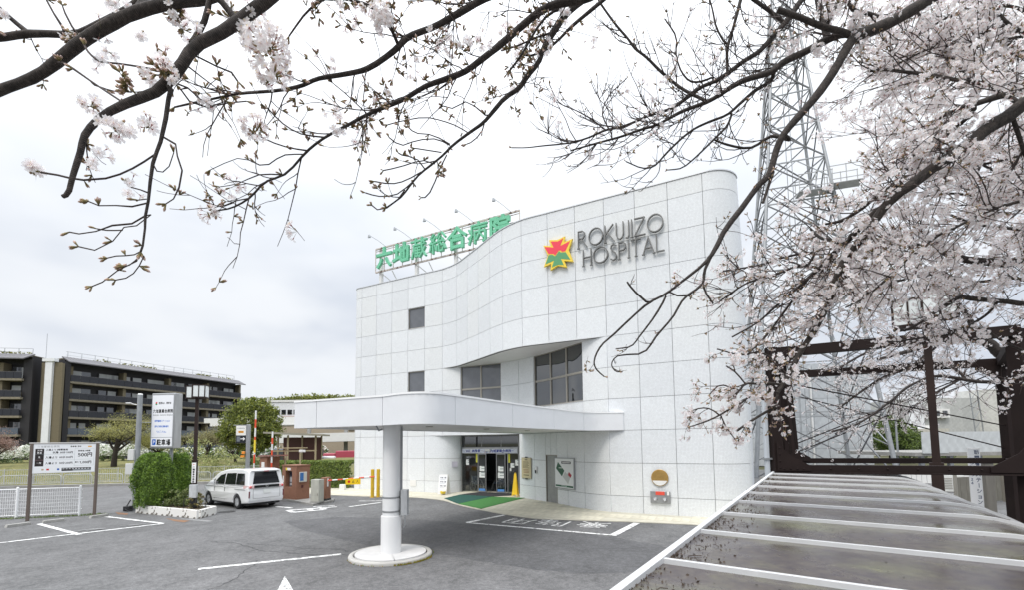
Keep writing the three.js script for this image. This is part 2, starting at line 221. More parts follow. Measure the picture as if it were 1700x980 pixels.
function strokeBars(ch, size, width, depth) {   // a solid letter: one bar per stroke segment, each a hair prouder than the last
  const out = []; let k = 0;
  for (const s of strokesOf(ch)) for (let i = 0; i + 1 < s.length; i++) {
    const [ax, ay] = s[i], [bx2, by] = s[i + 1], q = size / 100, x0 = ax * q, y0 = size - ay * q, x1 = bx2 * q, y1 = size - by * q, L = Math.hypot(x1 - x0, y1 - y0), d = depth + 0.0025 * k++;
    const g = bx(L + width * 0.9, width, d); g.rotateZ(Math.atan2(y1 - y0, x1 - x0)); g.translate((x0 + x1) / 2, (y0 + y1) / 2, d / 2); out.push(g);
  }
  return out;
}

// ================= the hospital =================
const ROW = [13.44, 12.7, 11.37, 10.04, 8.7, 7.37, 6.04, 4.7, 3.37, 2.03, 0.7, 0];   // joint heights, parapet to ground
class Path {   // a ground-plan line through points, with a mark at each flagged point
  constructor(ctrl) {
    const c = new THREE.CatmullRomCurve3(ctrl.map(([x, z]) => new THREE.Vector3(x, 0, z)), false, 'centripetal'), n = ctrl.length - 1;
    this.p = []; this.s = []; this.mark = []; let L = 0;
    for (let i = 0; i <= n * 8; i++) { const v = c.getPoint(i / (n * 8)); if (i) L += Math.hypot(v.x - this.p[i - 1][0], v.z - this.p[i - 1][1]); this.p.push([v.x, v.z]); this.s.push(L); if (i % 8 === 0 && ctrl[i / 8][2]) this.mark.push(L); }
    this.length = L;
  }
  at(s) {
    const S = this.s; let i = 1; while (i < S.length - 1 && S[i] < s) i++;
    const t = (s - S[i - 1]) / (S[i] - S[i - 1] || 1), a = this.p[i - 1], b = this.p[i], dx = b[0] - a[0], dz = b[1] - a[1], l = Math.hypot(dx, dz);
    return { x: a[0] + dx * t, z: a[1] + dz * t, nx: -dz / l, nz: dx / l };
  }
  frame(s) { const q = this.at(s); return { ...q, turn: Math.atan2(q.nx, q.nz) }; }
  nearest(x, z) { let b = 0, d = 1e9; this.p.forEach((q, i) => { const e = Math.hypot(q[0] - x, q[1] - z); if (e < d) { d = e; b = i; } }); return this.s[b]; }
  poly(s0, s1, off = 0, n = 24) { const o = []; for (let i = 0; i <= n; i++) { const q = this.at(lerp(s0, s1, i / n)); o.push([q.x + q.nx * off, q.z + q.nz * off]); } return o; }
}
function curvedSlab(path, s0, s1, y0, y1, out, back, uvs = 0) {   // upright slab following a path from offset out to offset back
  const n = Math.max(1, Math.round((s1 - s0) / 0.17)), q = []; for (let i = 0; i <= n; i++) { const s = lerp(s0, s1, i / n); q.push({ ...path.at(s), s: s - uvs }); }
  const pos = [], nor = [], uv = [], idx = [];
  const quadS = (A, B, C, D, N, U) => { const b = pos.length / 3; for (const [k, v] of [A, B, C, D].entries()) { pos.push(...v); nor.push(...N[k]); uv.push(...U[k]); } idx.push(b, b + 1, b + 2, b, b + 2, b + 3); };
  for (let i = 0; i < n; i++) {
    const a = q[i], b = q[i + 1], P = (p, o, y) => [p.x + p.nx * o, y, p.z + p.nz * o], na = [a.nx, 0, a.nz], nb = [b.nx, 0, b.nz], up = [0, 1, 0], dn = [0, -1, 0];
    quadS(P(a, out, y0), P(b, out, y0), P(b, out, y1), P(a, out, y1), [na, nb, nb, na], [[a.s, y0 - uvs0], [b.s, y0 - uvs0], [b.s, y1 - uvs0], [a.s, y1 - uvs0]]);
    quadS(P(a, out, y1), P(b, out, y1), P(b, back, y1), P(a, back, y1), [up, up, up, up], [[a.s, 0], [b.s, 0], [b.s, 0.02], [a.s, 0.02]]);
    quadS(P(b, out, y0), P(a, out, y0), P(a, back, y0), P(b, back, y0), [dn, dn, dn, dn], [[a.s, 0], [b.s, 0], [b.s, 0.02], [a.s, 0.02]]);
    const ia = na.map((v) => -v), ib = nb.map((v) => -v);
    quadS(P(b, back, y0), P(a, back, y0), P(a, back, y1), P(b, back, y1), [ib, ia, ia, ib], [[b.s, y0], [a.s, y0], [a.s, y1], [b.s, y1]]);
    for (const [p, e, dir] of [[a, i === 0, -1], [b, i === n - 1, 1]]) if (e) { const t = [p.nz * dir, 0, -p.nx * dir], A = P(p, out, y0), B2 = P(p, out, y1), C = P(p, back, y1), D = P(p, back, y0); const U = [[0, y0], [0, y1], [0.02, y1], [0.02, y0]]; dir > 0 ? quadS(A, D, C, B2, [t, t, t, t], U) : quadS(A, B2, C, D, [t, t, t, t], U); }
  }
  const g = new THREE.BufferGeometry(); g.setAttribute('position', new THREE.Float32BufferAttribute(pos, 3)); g.setAttribute('normal', new THREE.Float32BufferAttribute(nor, 3)); g.setAttribute('uv', new THREE.Float32BufferAttribute(uv, 2)); g.setIndex(idx); return g;
}
let uvs0 = 0;
const arcPts = (cx, cz, r, a0, a1, n) => Array.from({ length: n + 1 }, (_, i) => { const a = lerp(a0, a1, i / n); return [cx + r * Math.cos(a), cz + r * Math.sin(a)]; });
const D1 = [0.885, 0.466];   // the direction of the street front, in plan
const lineCols = (a, b, n, from = 0, to = n) => { const o = []; for (let i = from; i <= to; i++) o.push([lerp(a[0], b[0], i / n), lerp(a[1], b[1], i / n), true]); return o; };
const aN = Math.atan2(0.885, -0.466);   // angle of the outward normal
const leftArc = arcPts(-9.9, -31.0, 0.62, aN + Math.PI / 2, aN, 6).slice(0, -1);
const rightArc = arcPts(8.16, -18.4, 1.1, aN, aN - Math.PI / 2, 8);
const leftBack = [[leftArc[0][0] + 0.466 * 12, leftArc[0][1] - 0.885 * 12, true], [leftArc[0][0] + 0.466 * 6, leftArc[0][1] - 0.885 * 6], [leftArc[0][0] + 0.466 * 0.6, leftArc[0][1] - 0.885 * 0.6]];
leftArc[0][2] = true; rightArc[8][2] = true;
const re = rightArc[8];
const rightBack = [[re[0] + 0.466 * 0.8, re[1] - 0.885 * 0.8], [re[0] + 0.466 * 8, re[1] - 0.885 * 8], [re[0] + 0.466 * 16, re[1] - 0.885 * 16, true]];
const colsL = lineCols([-9.98, -30.38], [-4.12, -27.26], 5, 0, 5);
const upper = new Path([...leftBack, ...leftArc, ...colsL, [-3.15, -26.38, true], [-2.42, -25.28, true], [-1.74, -24.2, true], [-1.07, -23.1, true], [-0.41, -22.12, true], [0.52, -21.2, true], ...lineCols([1.7, -20.55], [7.56, -17.48], 5, 0, 5), ...rightArc, ...rightBack]);
const uc = upper.mark;   // 0 back, 1 arc, 2..7 cols 0..5, 8..13 cols 6..11, 14..19 cols 12..17, 20 arc end, 21 back end
const lower = new Path([[-6.46, -28.51], [-5.29, -27.88], [-4.12, -27.26, true], [-2.98, -26.68, true], [-1.79, -26.07, true], [-0.6, -25.45, true], [0.37, -24.62, true], [1.12, -23.6, true], [1.86, -22.5, true], [2.52, -21.35, true], [3.13, -20.28, true], [4.04, -19.3, true], [5.22, -18.7], [6.4, -18.09]]);
const lc = lower.mark;   // 0 (=col 5) .. 9 (=col 14)
const hospital = thing('hospital_building', 'white tiled three storey hospital with a waving front wall and rounded corners', 'building', [0, 0, -26]);
const core = []; let panelCount = 0;
const GAP = 0.009;
function cell(path, s0, s1, y0, y1) {
  uvs0 = y0;
  partW(hospital, 'wall_panel', curvedSlab(path, s0 + GAP, s1 - GAP, y0 + GAP, y1 - GAP, 0, -0.04, s0), M.mosaic[Math.floor(hash3(panelCount++, 7, 3) * 6)]); uvs0 = 0;
  core.push(curvedSlab(path, s0, s1, y0, y1, -0.042, -0.18));
}
function plainWall(path, s0, s1, y0, y1) { return curvedSlab(path, s0, s1, y0, y1, 0, -0.18); }
// a window in an opening: frame, mullions, one pane mesh per light
function windowIn(path, s0, s1, y0, y1, nx, ny, glass, opts = {}) {
  const mid = path.frame((s0 + s1) / 2), grp = new THREE.Group(); grp.name = 'window'; hospital.add(grp); grp.position.set(0, 0, 0);
  const w = (q) => { q.geometry.translate(0, 0, 26); return q; };
  const fr = [], ft = 0.05, setb = -0.13;
  for (const [a, b, c, d] of [[s0, s1, y0, y0 + ft + 0.02], [s0, s1, y1 - ft, y1]]) fr.push(curvedSlab(path, a, b, c, d, setb + 0.07, setb - 0.06));
  for (const a of [s0, s1 - ft]) fr.push(curvedSlab(path, a, a + ft, y0 + ft + 0.02, y1 - ft, setb + 0.07, setb - 0.06));
  for (let i = 1; i < nx; i++) { const a = lerp(s0, s1, i / nx); fr.push(curvedSlab(path, a - 0.045, a + 0.045, y0 + ft + 0.02, y1 - ft, setb + 0.055, setb - 0.05)); }
  for (let j = 1; j < ny; j++) { const y = opts.split || lerp(y0, y1, j / ny); for (let i = 0; i < nx; i++) { const a = lerp(s0, s1, i / nx) + (i ? 0.045 : ft), b = lerp(s0, s1, (i + 1) / nx) - (i < nx - 1 ? 0.045 : ft); fr.push(curvedSlab(path, a, b, y - 0.05, y + 0.05, setb + 0.05, setb - 0.05)); } }
  w(part(grp, 'frame', fr, M.frame));
  for (let i = 0; i < nx; i++) for (let j = 0; j < ny; j++) {
    const a = lerp(s0, s1, i / nx) + 0.046, b = lerp(s0, s1, (i + 1) / nx) - 0.046, m = opts.split || lerp(y0, y1, 0.5), c = ny === 1 ? y0 + 0.071 : j ? m + 0.051 : y0 + 0.071, d = ny === 1 ? y1 - 0.051 : j ? y1 - 0.051 : m - 0.051;
    w(part(grp, 'pane', curvedSlab(path, a, b, c, d, setb + 0.012, setb - 0.012), glass));
  }
  if (opts.blind) w(part(grp, 'blind', curvedSlab(path, s0 + 0.06, s1 - 0.06, lerp(y0, y1, 0.45), y1 - 0.06, setb - 0.03, setb - 0.04), M.whitePaint));
  core.push(curvedSlab(path, s0, s1, y0, y1, -0.45, -0.6));   // the dark room behind
  w(part(grp, 'reveal', [curvedSlab(path, s0, s0 + 0.012, y0, y1, -0.02, -0.44), curvedSlab(path, s1 - 0.012, s1, y0, y1, -0.02, -0.44), curvedSlab(path, s0 + 0.012, s1 - 0.012, y1 - 0.012, y1, -0.02, -0.44), curvedSlab(path, s0 + 0.012, s1 - 0.012, y0, y0 + 0.012, 0.02, -0.44)], M.whitePanel));
}
// panels: left block and corner, full height
const winL = (i, r) => i === 5 && (r === 2 || r === 5);
for (let i = 1; i < 7; i++) for (let r = 0; r < 11; r++) {
  const s0 = uc[i], s1 = uc[i + 1];
  if (winL(i, r)) { windowIn(upper, s0, s1, ROW[r + 1], ROW[r], 1, 1, M.greyGlass, { blind: r === 5 }); continue; }
  if (i === 6 && r >= 8) continue;   // curved ground-floor wall takes over
  cell(upper, s0, s1, ROW[r + 1], ROW[r]);
}
for (let i = 7; i < 16; i++) for (let r = 0; r < 5; r++) cell(upper, uc[i], uc[i + 1], ROW[r + 1], ROW[r]);   // the wave, overhanging
for (let i = 16; i < 20; i++) for (let r = 0; r < 11; r++) cell(upper, uc[i], uc[i + 1], ROW[r + 1], ROW[r]);   // right block and rounded corner
const openA = (i, r) => (i === 1 || i === 2) && (r === 5 || r === 6), openB = (i, r) => i >= 5 && i <= 7 && (r === 5 || r === 6);
for (let i = 0; i < 9; i++) for (let r = 5; r < 11; r++) {
  if (openA(i, r) || openB(i, r)) continue;
  if (i < 4 && r >= 8) continue;   // the entrance recess
  if (r >= 8 && (i === 5 || i === 6)) continue;   // the service door columns
  cell(lower, lc[i], lc[i + 1], ROW[r + 1], ROW[r]);
}
windowIn(lower, lc[1], lc[3], ROW[7], ROW[5], 2, 2, M.greyGlass, { split: 6.02 });
windowIn(lower, lc[5], lc[8], ROW[7], ROW[5], 3, 2, M.glass, { split: 6.02 });
{ // the panel column with the service door
  const d0 = lc[6] - 0.42, d1 = lc[6] + 0.5;
  for (const r of [8, 9, 10]) {
    const y0 = ROW[r + 1], y1 = ROW[r];
    cell(lower, lc[5], d0, y0, y1); cell(lower, d1, lc[7], y0, y1);
    if (r === 8) { cell(lower, d0, lc[6], 2.3, y1); cell(lower, lc[6], d1, 2.3, y1); }
  }
  const f = lower.frame((d0 + d1) / 2), dw = d1 - d0;
  const door = new THREE.Group(); door.name = 'service_door'; door.userData.label = 'plain grey steel service door'; hospital.add(door); door.position.set(f.x, 0, f.z + 26); door.rotation.y = f.turn;
  part(door, 'leaf', rb(dw - 0.06, 2.26, 0.05, 0.006, 0, 1.14, -0.07), mat([0.62, 0.63, 0.62], { map: T.concrete, roughness: 0.55 }));
  part(door, 'door_frame', [bx(0.035, 2.3, 0.12, -dw / 2, 1.15, -0.06), bx(0.035, 2.3, 0.12, dw / 2 - 0.02, 1.15, -0.06), bx(dw, 0.03, 0.12, 0, 2.293, -0.06)], M.frame);
  part(door, 'handle', [cyl(0.03, 0.03, 0.05, dw / 2 - 0.13, 1.02, -0.02, 12, Math.PI / 2), bx(0.03, 0.12, 0.012, dw / 2 - 0.13, 1.02, -0.04)], M.black);
  core.push(curvedSlab(lower, d0, d1, 0, 2.3, -0.16, -0.3));
}
// underside of the wave and of the storey above the entrance
partW(hospital, 'wave_soffit', prism([...upper.poly(uc[7], uc[16], -0.012, 60), ...lower.poly(lc[9] - 0.02, lc[0], -0.17, 50)], 7.372, 7.5), M.soffit);
partW(hospital, 'entrance_soffit', prism([[-5.2, -27.92], ...lower.poly(lc[0] - 1.2, lc[4], -0.012, 20), [0.62, -25.0], [0.62, -26.3], [0.4, -26.6], [-3.2, -28.4], [-5.2, -29.2]], 3.385, 3.5), M.whitePanel);
// rounded wall beside the entrance
const bulge = new Path([[-5.29, -27.88, true], [-4.75, -27.62], [-4.25, -27.47], [-3.85, -27.45, true], [-3.45, -27.58], [-3.15, -27.85], [-3.05, -28.2, true]]);
const bm = bulge.mark;
for (const r of [8, 9, 10]) cell(bulge, bm[0], bm[2], ROW[r + 1], ROW[r] - (r === 8 ? 0.0 : 0));
// return wall at the right of the entrance
const ret = new Path([[0.75, -26.9], [0.62, -26.0, true], [0.5, -25.3], [0.372, -24.62, true]]);
partW(hospital, 'return_wall', plainWall(ret, 0.02, ret.length - 0.01, 0, 3.37), M.mosaic[0]);
// coping along the parapet, roof, unseen sides and back
partW(hospital, 'coping', curvedSlab(upper, uc[1], uc[20], 13.442, 13.49, 0.03, -0.24), mat([0.6, 0.61, 0.63], { roughness: 0.4, metalness: 0.4 }));
const e0 = upper.at(0.02), e1 = upper.at(upper.length - 0.02);
partW(hospital, 'side_wall', [plainWall(upper, 0.02, uc[1], 0, 13.44), plainWall(upper, uc[20], upper.length - 0.02, 0, 13.44)], M.mosaic[1]);
partW(hospital, 'back_wall', beam([e0.x, 6.7, e0.z], [e1.x, 6.7, e1.z], 0.3, 13.4), M.whitePanel);
partW(hospital, 'roof', prism([...upper.poly(0.02, upper.length - 0.02, -0.2, 160)], 12.5, 12.7), M.concrete);
partW(hospital, 'wall_core', core, M.backing);
// ---- the entrance: header, fixed glass, sliding leaves, dark hall inside
{
  const A = [-3.07, -28.09], turn = -0.4556, ex = Math.cos(turn), ez = -Math.sin(turn), L = 3.86;
  const e = new THREE.Group(); e.name = 'entrance'; hospital.add(e); e.position.set(A[0], 0, A[1] + 26); e.rotation.y = turn;
  const jamb = mat([0.3, 0.3, 0.3], { roughness: 0.4, metalness: 0.6 });
  part(e, 'mullion', [bx(0.06, 3.37, 0.1, 0.03, 1.685, 0), bx(0.06, 3.37, 0.1, L - 0.03, 1.685, 0), bx(0.05, 2.3, 0.08, 1.16, 1.15, 0), bx(0.05, 2.3, 0.08, 3.12, 1.15, 0), bx(L - 0.12, 0.05, 0.08, L / 2, 3.34, 0), bx(L - 0.12, 0.04, 0.08, L / 2, 2.66, 0), bx(0.03, 0.64, 0.05, 1.4, 3.0, 0), bx(0.03, 0.64, 0.05, 2.7, 3.0, 0)], jamb);
  const banner = canvasTex(1024, 72, (c, w, h) => { c.fillStyle = '#dfe3ee'; c.fillRect(0, 0, w, h); for (let i = 0; i < 60; i++) { c.fillStyle = ['#5a66b0', '#8f9ac8', '#c9c1d6', '#7d7f96', '#b98f98'][i % 5]; const x = hash3(i, 1, 2) * w, y = hash3(i, 2, 2) * h; c.globalAlpha = 0.35; c.fillRect(x, y, 10 + 30 * hash3(i, 3, 2), 8 + 20 * hash3(i, 4, 2)); } c.globalAlpha = 1; writeText(c, 'We', 70, 10, 52, { color: '#1c2f8e' }); writeText(c, '来院者', 190, 10, 52, { color: '#1c2f8e', weight: 0.13 }); writeText(c, '六地蔵総合病院', 540, 10, 52, { color: '#2b3a96', weight: 0.13 }); });
  part(e, 'header', bx(L - 0.12, 0.34, 0.16, L / 2, 2.47, 0.02), M.steel);
  part(e, 'header_banner', unitUV(plane(L - 0.2, 0.24, L / 2, 2.45, 0.104)), mat([0.9, 0.9, 0.9], { map: banner, roughness: 0.4 }), 'white header banner with blue lettering');
  part(e, 'motion_sensor', rb(0.34, 0.12, 0.08, 0.03, L / 2 - 0.05, 2.5, 0.15), M.whitePaint);
  for (const [x0, x1] of [[0.06, 1.13], [3.15, L - 0.06]]) part(e, 'fixed_pane', bx(x1 - x0, 2.26, 0.012, (x0 + x1) / 2, 1.16, 0), M.clear);
  for (const [x0, x1] of [[0.06, 1.385], [1.415, 2.685], [2.715, L - 0.06]]) part(e, 'transom_pane', bx(x1 - x0, 0.6, 0.012, (x0 + x1) / 2, 3.0, 0.02), M.glass);
  const paper = mat([0.75, 0.78, 0.77], { roughness: 0.8, map: canvasTex(64, 64, (c) => { c.fillStyle = '#fff'; c.fillRect(0, 0, 64, 64); c.fillStyle = '#9aa6a8'; for (let i = 0; i < 6; i++) c.fillRect(8, 8 + i * 9, 30 + 18 * hash3(i, 2, 9), 3); }) });
  const signBlue = mat([0.1, 0.3, 0.7], { roughness: 0.5 }), yel = mat([0.62, 0.6, 0.06], { roughness: 0.5 });
  for (const [x0, x1, edge] of [[1.19, 1.72, 1], [2.42, 2.98, -1]]) {
    const lf = new THREE.Group(); lf.name = 'sliding_door'; e.add(lf); lf.position.z = 0.07;
    const m = (x0 + x1) / 2, w = x1 - x0;
    part(lf, 'pane', bx(w - 0.04, 2.1, 0.012, m, 1.17, 0), M.clear);
    part(lf, 'stile', [bx(0.035, 2.28, 0.04, x0, 1.16, 0), bx(0.035, 2.28, 0.04, x1, 1.16, 0), bx(w - 0.036, 0.08, 0.035, m, 0.08, 0), bx(w - 0.036, 0.05, 0.035, m, 2.27, 0)], M.steel);
    part(lf, 'notice', [bx(w * 0.62, 0.3, 0.006, m, 1.42, 0.012), bx(w * 0.7, 0.32, 0.006, m, 1.05, 0.012)], paper);
    part(lf, 'kick_plate', bx(w * 0.78, 0.13, 0.01, m, 0.19, 0.024), signBlue);
    part(lf, 'pull_bar', tube([[edge > 0 ? x1 - 0.03 : x0 + 0.03, 0.25, 0.06], [edge > 0 ? x1 - 0.03 : x0 + 0.03, 1.25, 0.06]], 0.014, 8), M.steel);
  }
  part(e, 'notice', [bx(0.2, 0.34, 0.008, 0.42, 1.78, 0.02), bx(0.24, 0.26, 0.008, 3.42, 1.62, 0.02), bx(0.1, 0.16, 0.008, 3.3, 1.38, 0.02), bx(0.2, 0.34, 0.008, 3.7, 1.78, 0.02)], paper);
  part(e, 'warning_sticker', [bx(0.11, 0.5, 0.008, 1.06, 2.02, 0.02), bx(0.14, 0.5, 0.008, 3.2, 2.02, 0.02)], yel);
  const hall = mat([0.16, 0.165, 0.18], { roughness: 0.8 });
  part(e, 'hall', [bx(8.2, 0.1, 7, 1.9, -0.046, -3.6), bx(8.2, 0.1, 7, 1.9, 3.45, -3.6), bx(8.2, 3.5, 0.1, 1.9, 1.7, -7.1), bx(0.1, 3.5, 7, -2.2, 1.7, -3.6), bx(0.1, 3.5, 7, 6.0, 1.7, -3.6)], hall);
  part(e, 'reception_counter', [bx(3.2, 1.0, 0.5, 3.6, 0.51, -4.6), bx(3.3, 0.05, 0.62, 3.6, 1.04, -4.6)], mat([0.4, 0.36, 0.3], { roughness: 0.5 }));
}
// ---- steel letters and the leaf emblem on the street front
const W0 = [4.04, -19.28];   // a point of the straight right front
const onFront = (s, off = 0) => [W0[0] + D1[0] * s - D1[1] * off, W0[1] + D1[1] * s + D1[0] * off];
{
  const turn = Math.atan2(-0.466, 0.885), GL = {
    R: [[[0, 0], [0, 1]], [[0, 1], [0.32, 1], [0.46, 0.88], [0.46, 0.68], [0.32, 0.55], [0, 0.55]], [[0.22, 0.55], [0.62, 0]]],
    O: [Array.from({ length: 21 }, (_, i) => [0.5 + 0.5 * Math.cos(i / 10 * Math.PI), 0.5 + 0.5 * Math.sin(i / 10 * Math.PI)])],
    K: [[[0, 0], [0, 1]], [[0.56, 1], [0.02, 0.46]], [[0.16, 0.56], [0.62, 0]]], U: [[[0, 1], [0, 0.3], [0.08, 0.1], [0.24, 0.01], [0.4, 0.1], [0.48, 0.3], [0.48, 1]]],
    J: [[[0.2, 1], [0.2, 0.12], [0.12, 0.0], [0, 0.02]]], I: [[[0.04, 0], [0.04, 1]]], Z: [[[0.04, 1], [0.68, 1], [0, 0], [0.7, 0]]],
    H: [[[0, 0], [0, 1]], [[0.56, 0], [0.56, 1]], [[0, 0.52], [0.56, 0.52]]], S: [[[0.4, 0.9], [0.24, 1], [0.08, 0.93], [0.04, 0.76], [0.14, 0.6], [0.34, 0.44], [0.42, 0.26], [0.36, 0.08], [0.2, 0], [0.02, 0.1]]],
    P: [[[0, 0], [0, 1]], [[0, 1], [0.3, 1], [0.44, 0.87], [0.44, 0.66], [0.3, 0.52], [0, 0.52]]], T: [[[0, 1], [0.6, 1]], [[0.3, 0], [0.3, 1]]], A: [[[0, 0], [0.34, 1], [0.68, 0]], [[0.12, 0.33], [0.56, 0.33]]], L: [[[0, 1], [0, 0], [0.46, 0]]],
  };
  const foot = { R: [0], K: [0], I: [0.04], H: [0, 0.56], P: [0], T: [0.3], A: [0, 0.68] };
  const steelFace = mat([0.22, 0.22, 0.215], { roughness: 0.42, metalness: 0.7, map: T.mottle });
  const word = (txt, s0, s1, y0, h) => {
    const adv = [...txt].map((c) => Math.max(...GL[c].flat().map((p) => p[0])) + 0.17), tot = adv.reduce((a, b) => a + b, 0) - 0.17, k = (s1 - s0) / tot; let x = s0;
    [...txt].forEach((c, i) => {
      const g = []; let n = 0;
      for (const st of GL[c]) for (let j = 0; j + 1 < st.length; j++) { const a = st[j], b = st[j + 1], X0 = a[0] * k, Y0 = a[1] * h, X1 = b[0] * k, Y1 = b[1] * h, q = bx(Math.hypot(X1 - X0, Y1 - Y0) + 0.03, 0.04, 0.09 + 0.002 * n++); q.rotateZ(Math.atan2(Y1 - Y0, X1 - X0)); q.translate((X0 + X1) / 2, (Y0 + Y1) / 2, 0); g.push(q); }
      for (const f of foot[c] || []) g.push(bx(0.12, 0.03, 0.086, f * k, -0.02, 0));
      const p = onFront(x, 0.06), lt = solo('wall_letter', 'raised steel letter ' + c + (txt.slice(0, i).includes(c) ? ', the second ' + c : '') + ' of the word ' + txt + ' on the white wall', 'letter', g, steelFace, 'steel letters on the front wall', [p[0], y0, p[1]]);
      lt.rotation.y = turn; x += adv[i] * k;
    });
  };
  word('ROKUJIZO', -1.14, 2.45, 11.43, 0.73); word('HOSPITAL', -0.93, 2.46, 10.59, 0.69);
  const em = thing('leaf_emblem', 'red and green leaf emblem with a yellow edge beside the steel letters', 'emblem', [onFront(-2.1, 0.03)[0], 10.59, onFront(-2.1, 0.03)[1]], turn);
  const px = (list) => list.map(([x, y]) => [(x - 405) / 560 * 1.42 , (800 - y) / 670 * 1.58 + (x - 405) / 560 * -0.3]);
  part(em, 'yellow_edge', slab(px([[130, 310], [275, 320], [240, 200], [400, 200], [545, 130], [525, 245], [685, 180], [610, 400], [690, 620], [525, 610], [570, 735], [400, 705], [260, 800], [275, 670], [135, 735], [215, 510]]), 0.09, 0.008), mat([0.86, 0.62, 0.06], { roughness: 0.45 }));
  part(em, 'red_leaf', moved(slab(px([[155, 340], [330, 350], [275, 232], [410, 232], [515, 170], [455, 320], [640, 225], [550, 420], [490, 435], [462, 405], [425, 410], [360, 505], [325, 475], [230, 478]]), 0.02), 0, 0, 0.085), mat([0.83, 0.05, 0.09], { roughness: 0.4 }));
  part(em, 'green_leaf', moved(slab(px([[232, 500], [300, 490], [350, 520], [378, 500], [430, 420], [470, 448], [555, 440], [640, 582], [465, 570], [515, 690], [410, 688], [290, 740], [335, 605], [170, 682]]), 0.02), 0, 0, 0.085), mat([0.1, 0.33, 0.15], { roughness: 0.4 }));
}
// ---- the rooftop sign
{
  const O = [4.04 + 0.466 * 4.2, -19.27 - 0.885 * 4.2], turn = Math.atan2(-0.466, 0.885), at = (s) => [O[0] + D1[0] * s, O[1] + D1[1] * s], B = at(-17.25), Lf = 11.12;
  const frm = thing('rooftop_sign_frame', 'white rust-stained steel frame carrying the green rooftop letters', 'sign frame', [B[0], 12.7, B[1]], turn);
  const rust = mat([0.62, 0.58, 0.55], { roughness: 0.7, map: dataTex(256, 256, (u, v) => { const k = tfbm(u, v, 8, 5, 51); return k > 0.58 ? [0.45, 0.3, 0.24] : [0.95, 0.93, 0.92]; }, true, 0.7) });
  const y0 = 2.02, y1 = 3.66;
  part(frm, 'rail', [bx(Lf, 0.09, 0.09, Lf / 2, y1, 0), bx(Lf, 0.09, 0.09, Lf / 2, y0, 0)], rust);
  part(frm, 'cross_bar', [bx(Lf, 0.035, 0.035, Lf / 2, y0 + 0.52, -0.05), bx(Lf, 0.035, 0.035, Lf / 2, y0 + 1.05, -0.05), bx(Lf, 0.035, 0.035, Lf / 2, y0 + 1.5, -0.05)], rust);
  part(frm, 'upright', Array.from({ length: 15 }, (_, i) => bx(0.04, y1 - y0 - 0.1, 0.04, i * Lf / 14, (y0 + y1) / 2, 0.01)), rust);
  for (let i = 0; i < 4; i++) { const x = 0.35 + i * 3.1; part(frm, 'post', bx(0.2, y1 - 0.02, 0.2, x, y1 / 2, -0.18), M.whitePaint); part(frm, 'brace', [beam([x + 0.1, 1.9, -0.18], [x + 1.1, 0.9, -0.9], 0.05), beam([x + 1.1, 0.9, -0.9], [x + 0.15, 0.05, -0.2], 0.05), beam([x + 0.95, 2.0, -0.2], [x + 1.35, 0.05, -1.4], 0.05)], M.whitePaint); }
  for (const x of [0.95, 3.2, 5.6, 8.0, 10.6]) { part(frm, 'lamp_arm', tube([[x, y1, 0], [x - 0.35, y1 + 0.35, 0.4], [x - 0.7, y1 + 0.62, 0.9]], 0.014, 6), M.galv); part(frm, 'lamp_head', moved(lathe([[0.02, 0.1], [0.05, 0.08], [0.11, -0.1], [0.1, -0.1], [0.04, 0.05]], 12), x - 0.7, y1 + 0.55, 0.9, 0, 0.3, 0), M.galv); }
  const green = mat([0.2, 0.68, 0.42], { roughness: 0.4, map: T.mottle });
  [...'六地蔵総合病院'].forEach((ch, i) => { const p = at(-16.97 + i * 1.49), z = 0.1; const l = solo('rooftop_letter', 'large green rooftop letter, ' + ['first', 'second', 'third', 'fourth', 'fifth', 'sixth', 'last'][i] + ' of seven on the steel frame', 'letter', strokeBars(ch, 1.32, ['蔵', '総', '病'].includes(ch) ? 0.115 : 0.19, 0.16), green, 'green rooftop letters', [p[0] - D1[1] * z, 14.92, p[1] + D1[0] * z]); l.rotation.y = turn; });
}

